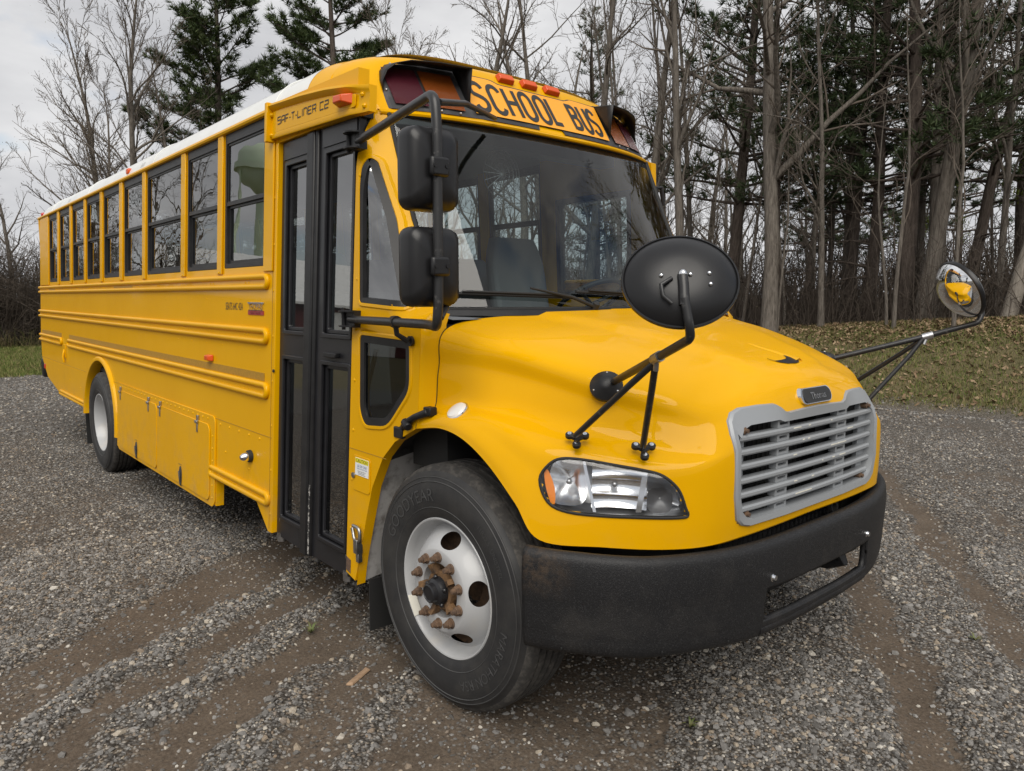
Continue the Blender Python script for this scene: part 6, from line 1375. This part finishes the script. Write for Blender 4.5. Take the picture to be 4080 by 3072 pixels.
for du, dv in ((-1, -.6), (1, -.6), (1, .6), (-1, .6)):
    ox = s_ * (du * np.cos(a) - dv * np.sin(a)); oy = s_ * (du * np.sin(a) + dv * np.cos(a)); V.append(np.stack([x + ox, y + oy, z + .03 + tx * ox + ty * oy], -1))
tri_mesh('leaf_litter', np.stack(V, 1).reshape(-1, 3), M['litter'], 'brown fallen leaves on the bank under the trees', 'leaves', quad=True)
# ================================================================== trees
def bark_mat(name, c1, c2, scale=9):
    m = bpy.data.materials.new(name); m.use_nodes = True; t = m.node_tree; b = t.nodes['Principled BSDF']; c = t.nodes.new('ShaderNodeTexCoord'); mp_ = t.nodes.new('ShaderNodeMapping'); mp_.inputs['Scale'].default_value = (scale, scale, scale * .16)
    n = t.nodes.new('ShaderNodeTexNoise'); n.inputs['Scale'].default_value = 2.2; n.inputs['Detail'].default_value = 8; n.inputs['Roughness'].default_value = .68; r = t.nodes.new('ShaderNodeValToRGB'); r.color_ramp.elements[0].position = .32; r.color_ramp.elements[1].position = .68; r.color_ramp.elements[0].color = (*c1, 1); r.color_ramp.elements[1].color = (*c2, 1)
    bp_ = t.nodes.new('ShaderNodeBump'); bp_.inputs['Strength'].default_value = 1.; bp_.inputs['Distance'].default_value = .05; l = t.links.new
    l(c.outputs['Object'], mp_.inputs['Vector']); l(mp_.outputs[0], n.inputs['Vector']); l(n.outputs['Fac'], r.inputs[0]); l(r.outputs[0], b.inputs['Base Color']); l(n.outputs['Fac'], bp_.inputs['Height']); l(bp_.outputs[0], b.inputs['Normal']); b.inputs['Roughness'].default_value = .95; b.inputs['Specular IOR Level'].default_value = .15; return m
M['bark_grey'] = bark_mat('grey_bark', (.075, .064, .054), (.225, .20, .172)); M['bark_dark'] = bark_mat('dark_bark', (.050, .040, .034), (.150, .122, .104)); M['bark_pale'] = bark_mat('bare_wood', (.20, .175, .145), (.40, .36, .31))
M['twig'] = mat('twig_bark', (.095, .078, .064), .9, spec=.1, noise=(1.5, (.16, .135, .112), .4, .7)); M['twig_dark'] = mat('dark_twig', (.085, .070, .058), .9, spec=.1)
M['needle'] = leafy('pine_needles', (.036, .058, .020), (.056, .084, .029), (.090, .110, .042), .6); M['needle2'] = leafy('dark_pine_needles', (.036, .056, .026), (.054, .080, .036), (.082, .105, .046), .6)
M['bud'] = leafy('tan_buds', (.15, .11, .065), (.19, .15, .08), (.13, .12, .05)); M['newleaf'] = leafy('new_leaves', (.16, .20, .035), (.22, .26, .06), (.13, .16, .03))
RX = np.array((1., 0, 0)); RY = np.array((0, 1., 0)); RING = {n: (np.cos(np.arange(n) * 6.283185 / n), np.sin(np.arange(n) * 6.283185 / n)) for n in range(3, 13)}; _QC = {}
def crs(a, b): return np.stack([a[..., 1] * b[..., 2] - a[..., 2] * b[..., 1], a[..., 2] * b[..., 0] - a[..., 0] * b[..., 2], a[..., 0] * b[..., 1] - a[..., 1] * b[..., 0]], -1)
def cr1(a, b): return np.array((a[1] * b[2] - a[2] * b[1], a[2] * b[0] - a[0] * b[2], a[0] * b[1] - a[1] * b[0]))
def QUADS(m, n):
    if (m, n) not in _QC:
        i = (np.arange(m - 1)[:, None] * n); k = np.arange(n)[None]; k2 = (k + 1) % n; _QC[(m, n)] = np.stack([i + k, i + k2, i + n + k2, i + n + k], -1).reshape(-1, 4)
    return _QC[(m, n)]
class Limbs:
    """collects tapered polygonal limbs quickly"""
    def __init__(s): s.v = []; s.f = []; s.n = 0
    def limb(s, path, rad, n):
        P = np.array(path); m = len(P); d = np.empty_like(P); d[1:-1] = P[2:] - P[:-2]; d[0] = P[1] - P[0]; d[-1] = P[-1] - P[-2]
        a = np.zeros_like(P)
        if abs(d[0][0]) < .8 * (abs(d[0][1]) + abs(d[0][2]) + 1e-9): a[:, 1] = d[:, 2]; a[:, 2] = -d[:, 1]
        else: a[:, 0] = -d[:, 2]; a[:, 2] = d[:, 0]
        a /= np.sqrt((a * a).sum(1))[:, None] + 1e-12; b = crs(d, a); b /= np.sqrt((b * b).sum(1))[:, None] + 1e-12
        c, sn = RING[n]; r = np.asarray(rad)[:, None, None]
        V = P[:, None] + (a[:, None] * c[None, :, None] + b[:, None] * sn[None, :, None]) * r; s.v.append(V.reshape(-1, 3))
        s.f.append(QUADS(m, n) + s.n); s.n += m * n
    def mesh(s, name, m, smooth=True):
        me = bpy.data.meshes.new(name); V = np.concatenate(s.v).astype(np.float32); F = np.concatenate(s.f).astype(np.int32); nf = len(F); me.vertices.add(len(V)); me.vertices.foreach_set('co', V.reshape(-1)); me.loops.add(nf * 4); me.loops.foreach_set('vertex_index', F.reshape(-1)); me.polygons.add(nf); me.polygons.foreach_set('loop_start', np.arange(nf, dtype=np.int32) * 4); me.polygons.foreach_set('loop_total', np.full(nf, 4, np.int32)); me.update(); me.validate(); me.materials.append(m)
        if smooth: me.shade_smooth()
        return me
def unit(v):
    v = np.asarray(v, float); return v / (math.sqrt(v[0] * v[0] + v[1] * v[1] + v[2] * v[2]) + 1e-9)
def wob_path(r2, p, d, L_, n, wob, up=0.):
    P = [p]; d = unit(d)
    for i in range(n):
        a, b, c = d[0] + r2.gauss(0, wob), d[1] + r2.gauss(0, wob), d[2] + r2.gauss(0, wob) + up; q = math.sqrt(a * a + b * b + c * c); d = np.array((a / q, b / q, c / q)); P.append(P[-1] + d * (L_ / n))
    return P, d
def bare_tree(seed, H=16., r0=.24, clear=.35, limbs=14, spread=.9, levels=3, sweep=.02, buds=None, fork=None, tw=.009):
    r2 = random.Random(seed); A = Limbs(); B = Limbs(); bud = []
    P, d = wob_path(r2, np.array((0., 0, -.3)), np.array((r2.gauss(0, .03), r2.gauss(0, .03), 1.)), H, 14, sweep, .02)
    rad = [r0 * (1.25 if i == 0 else 1.0 if i == 1 else (1 - (i / 14)) ** .75 * 1.0 + .03) for i in range(15)]; A.limb(P, rad, 10)
    def kids(P, rad, cnt, lev, t0, L0):
        m = len(P) - 1
        for c in range(cnt):
            t = t0 + (1 - t0) * (c + r2.random()) / cnt; t = min(t, .98); i = min(int(t * m), m - 1); u = t * m - i; p = P[i] * (1 - u) + P[i + 1] * u; rr = rad[i] * (1 - u) + rad[i + 1] * u; ax = unit(P[i + 1] - P[i])
            az = r2.uniform(0, 6.283); ref = unit(cr1(ax, (0.3, 0.2, 1) if abs(ax[2]) < .9 else (1, 0, 0))); side = ref * math.cos(az) + cr1(ax, ref) * math.sin(az)
            ang = r2.uniform(.55, 1.05) * spread; dd = unit(ax * math.cos(ang) + side * math.sin(ang) + np.array((0, 0, .12 if lev < 3 else .05)))
            L_ = L0 * r2.uniform(.55, 1.1) * (1 - .55 * (t - t0) / (1 - t0 + 1e-6)); r1 = max(tw, min(rr * r2.uniform(.38, .62), L_ * .022 + .004))
            n = 6 if lev == 1 else 4 if lev == 2 else 3
            Q, _ = wob_path(r2, p, dd, L_, n, .16 if lev < 3 else .2, .05); R2 = [max(tw * .75, r1 * (1 - i_ / (n + .5)) ** .8) for i_ in range(n + 1)]
            (A if lev == 1 and r1 > .03 else B).limb(Q, R2, 6 if lev == 1 else 4 if lev == 2 else 3)
            if lev < levels: kids(Q, R2, {1: r2.randint(6, 9), 2: r2.randint(5, 7), 3: 4}[lev], lev + 1, .22, L_ * {1: .52, 2: .5, 3: .5}[lev])
            elif buds:
                for k in range(2): bud.append((Q[-1 - k], dd))
    kids(P, rad, limbs, 1, clear, H * .36)
    me1 = A.mesh('tree_trunk', M['bark_grey']); me2 = B.mesh('tree_crown', M['twig']); me3 = None
    if buds:
        V = []
        for p, dd in bud:
            for k in range(buds[1]):
                q = p + np.array([r2.gauss(0, .10), r2.gauss(0, .10), r2.gauss(0, .10)]); s_ = buds[0] * r2.uniform(.6, 1.2); a = unit(np.array([r2.gauss(0, 1), r2.gauss(0, 1), r2.gauss(0, 1)])) * s_; b = unit(cr1(a, (0.1, .3, 1))) * s_; V += [q - a, q + b * .6, q + a]
        me3 = bpy.data.meshes.new('tree_buds'); V = np.array(V, np.float32); n = len(V); me3.vertices.add(n); me3.vertices.foreach_set('co', V.reshape(-1)); me3.loops.add(n); me3.loops.foreach_set('vertex_index', np.arange(n, dtype=np.int32)); me3.polygons.add(n // 3); me3.polygons.foreach_set('loop_start', np.arange(n // 3, dtype=np.int32) * 3); me3.polygons.foreach_set('loop_total', np.full(n // 3, 3, np.int32)); me3.update(); me3.validate(); me3.materials.append(M[buds[2]])
    return me1, me2, me3
def pine_tree(seed, H=19., r0=.26, clear=.30, blen=3.6, dense=1., sweep=.012, needle='needle', clump=.17, dead=True, NB=12):
    r2 = random.Random(seed); A = Limbs(); V = []
    P, d = wob_path(r2, np.array((0., 0, -.3)), np.array((r2.gauss(0, .03), r2.gauss(0, .03), 1.)), H, 16, sweep, .03); rad = [r0 * (1.2 if i == 0 else 1.0 if i == 1 else (1 - i / 16) ** .8 + .04) for i in range(17)]; A.limb(P, rad, 10)
    def at(t): i = min(int(t * 16), 15); u = t * 16 - i; return P[i] * (1 - u) + P[i + 1] * u, rad[i] * (1 - u) + rad[i + 1] * u
    def clump_at(p, dd, s_):
        V.append((*p, *dd))
    t = clear * .45
    while t < .985:
        live = t > clear; k = (t - clear) / (1 - clear)
        for b in range(r2.randint(3, 5) if live else (r2.randint(0, 2) if dead else 0)):
            p, rr = at(min(.99, t + r2.uniform(-.012, .012))); az = r2.uniform(0, 6.283); L_ = (blen * (1 - k) ** .75 * r2.uniform(.5, 1.1) + .35) if live else r2.uniform(.5, 1.8); dd = np.array((math.cos(az), math.sin(az), .12 + .5 * max(0, k)))
            Q, _ = wob_path(r2, p, dd, L_, 5, .10, .03 if live else -.02); R2 = [max(.010, min(rr * .4, .05) * (1 - i / 5.6)) for i in range(6)]; A.limb(Q, R2, 4)
            if not live: continue
            ns = int((4 + L_ * 3.2) * dense)
            for s_ in range(ns):
                u = r2.uniform(.28, 1.) * 5; i = min(int(u), 4); q = Q[i] + (Q[i + 1] - Q[i]) * (u - i); ax = unit(Q[i + 1] - Q[i]); sd_ = unit(cr1(ax, (0, 0, 1))) * r2.choice((-1, 1)); l2 = L_ * .28 * r2.uniform(.4, 1.) + .15; dd2 = unit(ax * .7 + sd_ * r2.uniform(.3, 1.) + np.array((0, 0, r2.uniform(0, .4))))
                A.limb([q, q + dd2 * l2], [.010, .005], 3)
                for c in range(max(2, int(l2 / .16))): clump_at(q + dd2 * l2 * r2.uniform(.45, 1.05) + np.array([r2.gauss(0, .06), r2.gauss(0, .06), r2.gauss(.03, .05)]), dd2, clump)
        t += (.042 if live else .05) * r2.uniform(.8, 1.2) * (16. / H)
    me1 = A.mesh('pine_trunk', M['bark_dark']); me2 = bpy.data.meshes.new('pine_needles'); V = np.repeat(np.array(V), NB, 0); m = len(V); g_ = np.random.default_rng(seed); p, dd = V[:, :3], V[:, 3:]
    def nrm(q): return q / (np.sqrt((q * q).sum(1))[:, None] + 1e-9)
    a = nrm(dd * g_.uniform(.2, 1., (m, 1)) + g_.normal(0, 1, (m, 3)) * np.array((.6, .6, .45)) + np.array((0, 0, .25))) * clump * g_.uniform(.8, 1.4, (m, 1)); b = nrm(crs(a, np.concatenate([g_.normal(0, 1, (m, 2)), np.ones((m, 1))], 1))) * clump * .075
    V = np.stack([p - b, p + b, p + a], 1).reshape(-1, 3).astype(np.float32); n = len(V); me2.vertices.add(n); me2.vertices.foreach_set('co', V.reshape(-1)); me2.loops.add(n); me2.loops.foreach_set('vertex_index', np.arange(n, dtype=np.int32)); me2.polygons.add(n // 3); me2.polygons.foreach_set('loop_start', np.arange(n // 3, dtype=np.int32) * 3); me2.polygons.foreach_set('loop_total', np.full(n // 3, 3, np.int32)); me2.update(); me2.validate(); me2.materials.append(M[needle])
    return me1, me2, None
def put_tree(name, meshes, x, y, rz=0., sc_=1., lean=(0, 0), label=None, group=None, bark=None, cat='tree'):
    e = empty(name, (x, y, float(ground_z(x, y)) - .05)); e.rotation_euler = (R_(lean[1]), R_(lean[0]), rz); e.scale = (sc_,) * 3 if not hasattr(sc_, '__len__') else sc_
    for nm, me in zip(('trunk', 'crown', 'buds' if meshes[2] and meshes[2].materials[0].name == 'tan_buds' else 'leaves'), meshes):
        if me is None: continue
        o = bpy.data.objects.new(nm, me); COL.objects.link(o); o.parent = e
        if bark and nm == 'trunk': o.material_slots[0].link = 'OBJECT'; o.material_slots[0].material = M[bark]
    return tag(e, label, cat, group)
BT = {'wide': bare_tree(3, 15, .20, .16, 17, 1.0, 3, .035, buds=(.03, 1, 'bud')), 'tall': bare_tree(8, 16, .20, .17, 17, .95, 3, .022), 'tall2': bare_tree(15, 16, .20, .20, 15, 1.1, 3, .018), 'slim': bare_tree(21, 14, .12, .18, 15, .8, 3, .03), 'left': bare_tree(33, 13.5, .15, .10, 30, .66, 3, .045, buds=(.03, 1, 'bud')), 'green': bare_tree(44, 12, .12, .12, 15, .85, 3, .03, buds=(.075, 6, 'newleaf')), 'thin': bare_tree(52, 8, .05, .2, 10, .8, 2, .05, tw=.007)}
PT = {'full': pine_tree(5, 20, .25, .08, 4.6, 2.3, needle='needle', dead=False, clump=.25), 'full2': pine_tree(9, 18, .24, .10, 4.2, 2.2, needle='needle', dead=False, clump=.25), 'wood': pine_tree(12, 17, .17, .20, 3.0, .85, .020, 'needle2', .20), 'wood2': pine_tree(18, 16, .18, .25, 3.1, .85, .026, 'needle2', .20)}
F_ = 'trees in the wood on the bank'
# the wood on the bank, read from the bus towards the right edge
put_tree('bare_tree', BT['slim'], -11.5, 14.2, .6, (1.2, 1.2, 1.1), (1, 0), 'slender bare tree rising just right of the far warning lamp visor', F_)
put_tree('bare_tree', BT['tall'], -9.9, 14.1, 2.2, (.62, .62, 1.0), (-2, 0), 'slim pale grey trunk seen directly right of the windshield', F_)
put_tree('pine_tree', PT['wood'], -10.6, 17.3, 1.0, 1.1, (6, 0), 'dark leaning pine between the windshield and the big grey trunk', F_)
put_tree('bare_tree', BT['tall2'], -7.8, 14.9, 3.9, (1.0, 1.0, 1.05), (0, 0), 'thickest grey-barked bare tree, standing alone nearest the hood', F_)
put_tree('pine_tree', PT['wood2'], -8.8, 17.2, 2.4, (.72, .72, .95), (6, 0), 'thin leaning pine directly behind the thickest grey tree', F_)
put_tree('bare_tree', BT['slim'], -6.9, 15.9, 4.6, (.7, .7, .75), (4, 0), 'thin crooked bare tree right of the thickest grey trunk', F_)
put_tree('pine_tree', PT['wood'], -8.0, 19.8, 4.1, (.95, .95, .95), (1, 0), 'dark pine with a bent trunk, first of the pair in the middle of the wood', F_)
put_tree('pine_tree', PT['wood2'], -7.1, 19.1, 5.0, (1.0, 1.0, 1.0), (4, 0), 'dark pine with a bent trunk, second of the pair in the middle of the wood', F_)
put_tree('pine_tree', PT['wood'], -5.5, 17.6, 2.9, (1.2, 1.2, 1.05), (4, 0), 'broad dark pine trunk left of the rough grey trunk near the far mirror', F_)
put_tree('bare_tree', BT['tall'], -5.0, 17.3, 5.2, (1.0, 1.0, 1.1), (3, 0), 'rough grey trunk rising left of the far crossview mirror', F_)
put_tree('bare_tree', BT['slim'], -5.4, 19.6, 1.9, (1.6, 1.6, 1.2), (5, 0), 'straight bare tree behind the rough grey trunk, leaning right', F_)
put_tree('pine_tree', PT['wood2'], -5.0, 20.3, .5, (.9, .9, 1.0), (7, 0), 'dark leaning pine rising above the far crossview mirror', F_)
# broken dead trunk
P, d = wob_path(random.Random(4), np.array((0, 0, -.2)), np.array((.1, .02, 1.)), 8.5, 10, .025); A = Limbs(); A.limb(P, [.17, .16, .155, .15, .145, .14, .13, .12, .11, .10, .05], 10)
for k in range(7):
    q = P[3 + k % 7]; Q, _ = wob_path(random.Random(k), q, np.array((math.cos(k * 2.1), math.sin(k * 2.1), .2)), .7, 3, .15); A.limb(Q, [.03, .02, .012, .006], 5)
dt = empty('dead_tree', (-2.9, 16.6, float(ground_z(-2.9, 16.6)) - .05)); tag(dt, 'pale dead trunk without bark or branches right of the far mirror', 'tree', F_); o = bpy.data.objects.new('trunk', A.mesh('dead_trunk', M['bark_pale'])); COL.objects.link(o); o.parent = dt; dt.rotation_euler = (0, R_(4), 0)
put_tree('budding_tree', BT['green'], -4.2, 23.5, .3, .95, (2, 0), 'tree in fresh yellow-green leaf beyond the far mirror', F_)
put_tree('budding_tree', BT['green'], -2.2, 20.8, 1.3, .85, (0, 0), 'tree in fresh leaf at the right edge above the dead trunk', F_)
put_tree('budding_tree', BT['green'], -8.6, 26.5, 2.3, .8, (0, 0), 'smaller tree in pale green leaf seen between the trunks at right', F_)
# behind the bus
G2 = 'bare trees behind the bus roof'
for i, (x, y, k, rz, s_, lab) in enumerate(((-14.0, 14.6, 'tall2', 1.1, .85, 'forked bare tree above the word BUS on the sign'), (-16.3, 15.2, 'tall', 2.7, .85, 'tall bare tree above the rightmost amber clearance lamp'), (-14.6, 12.2, 'wide', .4, .8, 'wide bare tree above the middle clearance lamp'), (-17.2, 12.9, 'wide', 3.6, .85, 'bare tree above the left part of the SCHOOL BUS sign'), (-20.5, 12.4, 'left', 5.1, .9, 'fine-twigged bare tree above the warning lamp visor nearest the door'), (-20.0, 10.9, 'left', 1.9, .75, 'budding bare tree between the pine over the roof front and the sign'))):
    put_tree('bare_tree', BT[k], x, y, rz, s_, (0, 0), lab, G2)
put_tree('pine_tree', PT['full'], -26.4, 12.9, .8, .92, (0, 0), 'full green pine rising over the front of the bus roof')
put_tree('pine_tree', PT['full2'], -31.5, 13.2, 2.8, .5, (0, 0), 'smaller green pine between the two tall pines over the roof')
put_tree('bare_tree', BT['left'], -28.6, 3.6, 5.3, .95, (-2, 0), 'bare tree just left of the upright one, its twigs meeting it', 'bare trees at the left')
put_tree('pine_tree', PT['full2'], -30.0, 8.5, 4.0, .98, (0, 0), 'tall dense green pine over the middle of the bus roof')
G3 = 'bare trees at the left'
put_tree('bare_tree', BT['left'], -27.6, 4.9, 2.1, 1.02, (-4, 0), 'bare grey tree with many upright limbs over the rear of the bus', G3)
put_tree('bare_tree', BT['left'], -27.0, 2.7, 4.4, .72, (-3, 0), 'lower bare tree left of the upright one at the rear of the bus', G3)
put_tree('bare_tree', BT['wide'], -30.3, .9, .9, .52, (0, 0), 'small bare tree at the left edge above the brush', G3)
put_tree('bare_tree', BT['slim'], -28.2, 6.4, 3.3, .85, (2, 0), 'thin bare tree in front of the tall dense pine', G3)
put_tree('bare_tree', BT['slim'], -30.5, 5.6, 5.6, .9, (1, 0), 'thin bare tree right behind the upright one at the rear of the bus', G3)
# anonymous slender stems among the big trunks: nothing tells them apart
r3 = random.Random(77)
for i in range(26):
    x = r3.uniform(-18, -1.5); y = r3.uniform(16.5, 24) if i % 3 else r3.uniform(14.6, 16.5)
    put_tree('sapling', BT['thin'], x, y, r3.uniform(0, 6.28), r3.uniform(.55, 1.1), (r3.uniform(-4, 6), r3.uniform(-4, 4)), 'slender bare sapling among the big trunks of the wood', 'saplings in the wood', cat='sapling')
for i in range(7):
    x = r3.uniform(-30, -4); y = r3.uniform(24, 36); k = r3.choice(('wood', 'wood2'))
    put_tree('pine_tree', PT[k], x, y, r3.uniform(0, 6.28), r3.uniform(.75, 1.05), (r3.uniform(-3, 4), r3.uniform(-3, 3)), 'dark pine deep in the wood behind the front row of trunks', 'pines deep in the wood')
for i in range(16):
    x = r3.uniform(-34, -3); y = r3.uniform(19, 34); k = r3.choice(('tall', 'slim', 'slim'))
    put_tree('bare_tree', BT[k], x, y, r3.uniform(0, 6.28), r3.uniform(.7, 1.0), (r3.uniform(-3, 4), r3.uniform(-3, 3)), 'bare tree deep in the wood behind the front row of trunks', 'bare trees deep in the wood')
for i in range(9):
    x = -17.5 + i * 1.75 + r3.uniform(-.5, .5); y = r3.uniform(17.5, 22)
    put_tree('bare_tree', BT['slim'], x, y, r3.uniform(0, 6.28), (r3.uniform(.7, 1.15),) * 2 + (r3.uniform(.95, 1.2),), (r3.uniform(-2, 4), r3.uniform(-2, 2)), 'slim straight trunk in the second row of the wood', 'slim trunks in the second row')
# trees to the right of the picture: they stand in the windshield's reflection
for i, (x, y, k, rz, s_) in enumerate(((1.5, 16.5, 'tall2', .4, 1.0), (5.5, 18, 'tall', 2.0, 1.0), (9, 17, 'wide', 4.0, 1.15), (3.2, 21, 'tall', 5.0, 1.05), (12.5, 20, 'tall2', 1.2, 1.0))):
    put_tree('bare_tree', BT[k], x, y, rz, s_, (0, 0), 'tall bare tree mirrored in the windshield', 'trees mirrored in the windshield')
# ---- brush (one mass)
def brush(name, n, region, hmin, hmax, m, label, seed, twigs=4, rs=.010):
    r2 = random.Random(seed); g_ = np.random.default_rng(seed); L_ = Limbs(); XY = np.array([region(r2) for _ in range(n)]); ZZ = ground_z(XY[:, 0], XY[:, 1]); h = g_.uniform(hmin, hmax, n) * g_.uniform(.6, 1, n)
    def batch(P, rad):          # P (k, m, 3), rad (m)
        k, m_ = P.shape[:2]; d = np.gradient(P, axis=1); a = np.zeros_like(P); a[..., 1] = d[..., 2] + 1e-6; a[..., 2] = -d[..., 1]; a /= np.sqrt((a * a).sum(-1, keepdims=True)) + 1e-12; b = crs(d, a); b /= np.sqrt((b * b).sum(-1, keepdims=True)) + 1e-12; c, sn = RING[3]
        V = P[:, :, None] + (a[:, :, None] * c[:, None] + b[:, :, None] * sn[:, None]) * np.asarray(rad)[None, :, None, None]; L_.v.append(V.reshape(-1, 3)); Q = QUADS(m_, 3); L_.f.append((Q[None] + (np.arange(k) * m_ * 3)[:, None, None] + L_.n).reshape(-1, 4)); L_.n += k * m_ * 3
    d = np.concatenate([g_.normal(0, .22, (n, 2)), np.ones((n, 1))], 1); P = [np.stack([XY[:, 0], XY[:, 1], ZZ - .05], 1)]
    for i in range(3): d = d + g_.normal(0, .16, (n, 3)); P.append(P[-1] + d / np.sqrt((d * d).sum(1, keepdims=True)) * h[:, None] / 3)
    P = np.stack(P, 1); batch(P, [rs * 1.3, rs, rs * .8, rs * .5])
    for k in range(twigs):
        i0 = g_.integers(0, 3, n); q = P[np.arange(n), i0] + (P[np.arange(n), i0 + 1] - P[np.arange(n), i0]) * g_.random((n, 1)); dd = np.concatenate([g_.normal(0, 1, (n, 2)), g_.uniform(.2, 1.2, (n, 1))], 1); e = q + dd / np.sqrt((dd * dd).sum(1, keepdims=True)) * (h * g_.uniform(.15, .4, n))[:, None]; batch(np.stack([q, e], 1), [rs * .6, rs * .4])
    o = bpy.data.objects.new(name, L_.mesh(name, m)); COL.objects.link(o); return tag(o, label, 'brush', kind='stuff')
brush('thicket', 4200, lambda r: (r.uniform(-24, 3), 16.0 + abs(r.gauss(0, 6))), .5, 3.4, M['twig_dark'], 'dark leafless thicket under the trees of the wood', 1)
brush('thicket', 2200, lambda r: (r.uniform(-60, 12), r.uniform(30, 46)), 2.0, 6.5, M['twig_dark'], 'grey-brown mass of brush closing the back of the wood', 5, 6, .03)
brush('hedge', 5200, lambda r: (-28.2 - abs(r.gauss(0, 1.6)), r.uniform(-7, 9)), 1.6, 4.6, M['twig'], 'dense brown leafless brush behind the lawn at left', 2, 6, .012)
brush('dead_grass_edge', 1500, lambda r: (-27.6 - abs(r.gauss(0, .35)), r.uniform(-9, 12)), .3, .9, M['straw'], 'dry standing grass along the foot of the brush at left', 3, 2, .010)
# ================================================================== what the glass mirrors: across the lot
mb = MB(); c = (-112, -45); zc = 26
wt = empty('water_tower', (c[0], c[1], 0)); tag(wt, 'pale green water tower mirrored in the front side windows', 'water tower')
tg = mat('pale_green_paint', (.62, .74, .54), .6)
mb.lathe([(.01, 4.2), (1.6, 4.0), (3.2, 3.2), (4.0, 2.0), (4.1, .4), (4.1, -.4), (3.4, -2.0), (1.8, -3.2), (.9, -3.8)], (c[0], c[1], zc), (0, 0, 1), 32); mb.v = [(a - c[0], b - c[1], z) for a, b, z in mb.v]; mb.build('tank', tg, wt)
mb = MB(); mb.lathe([(.95, 0), (.95, zc - 3.5)], (0, 0, 0), (0, 0, 1), 16); mb.build('riser', tg, wt)
mb = MB(); mb.lathe([(4.1, zc - .45), (4.8, zc - .45), (4.8, zc + .5), (4.75, zc + .5), (4.75, zc - .35)], (0, 0, 0), (0, 0, 1), 32); mb.build('balcony', tg, wt)
for k in range(6):
    a = R_(60 * k + 20); mb = MB(); mb.tube([(5.2 * math.cos(a), 5.2 * math.sin(a), 0), (4.0 * math.cos(a), 4.0 * math.sin(a), zc - .4)], .22, 8); mb.build('leg', tg, wt)
bn = empty('barn', (-58, -32, 0)); tag(bn, 'dark red barn with a white roof mirrored in the door glass', 'barn'); mb = MB()
br = mat('barn_red', (.11, .022, .02), .8, noise=(3, (.07, .016, .015), .4, .7)); W2, Ln, H1, H2 = 7, 16, 4.0, 7.6
mb.add([(-W2, -Ln, 0), (W2, -Ln, 0), (W2, -Ln, H1), (0, -Ln, H2), (-W2, -Ln, H1), (-W2, Ln, 0), (W2, Ln, 0), (W2, Ln, H1), (0, Ln, H2), (-W2, Ln, H1)], [(0, 1, 2, 3, 4), (9, 8, 7, 6, 5), (1, 6, 7, 2), (0, 4, 9, 5)]); mb.build('wall', br, bn, smooth=0)
mb = MB(); mb.hexa([(W2 + .5, -Ln - .4, H1 - .3), (W2 + .5, Ln + .4, H1 - .3), (0, Ln + .4, H2), (0, -Ln - .4, H2), (W2 + .5, -Ln - .4, H1 - .1), (W2 + .5, Ln + .4, H1 - .1), (0, Ln + .4, H2 + .2), (0, -Ln - .4, H2 + .2)]); mb.hexa([(-W2 - .5, Ln + .4, H1 - .3), (-W2 - .5, -Ln - .4, H1 - .3), (0, -Ln - .4, H2), (0, Ln + .4, H2), (-W2 - .5, Ln + .4, H1 - .1), (-W2 - .5, -Ln - .4, H1 - .1), (0, -Ln - .4, H2 + .2), (0, Ln + .4, H2 + .2)]); mb.build('roof', M['white'], bn, smooth=0)
mb = MB(); mb.box(W2, W2 + .05, -3, 3, 0, 3.3); mb.build('door', M['white'], bn); bn.rotation_euler = (0, 0, R_(20))
for i, (x, y, k, rz, s_) in enumerate(((-42, -13.5, 'wide', 1., .8), (-46, -11.5, 'left', 2., 1.0), (-38, -10.5, 'wide', 3., .75), (-50, -9.5, 'left', 4., 1.0), (-44, -8.2, 'tall', 5., .7), (-56, -12.0, 'wide', 0.5, 1.05), (-40, -7.0, 'left', 1.6, .8))):
    put_tree('bare_tree', BT[k], x, y, rz, s_, (0, 0), 'bare tree across the lot mirrored in the side windows', 'trees mirrored in the side windows')
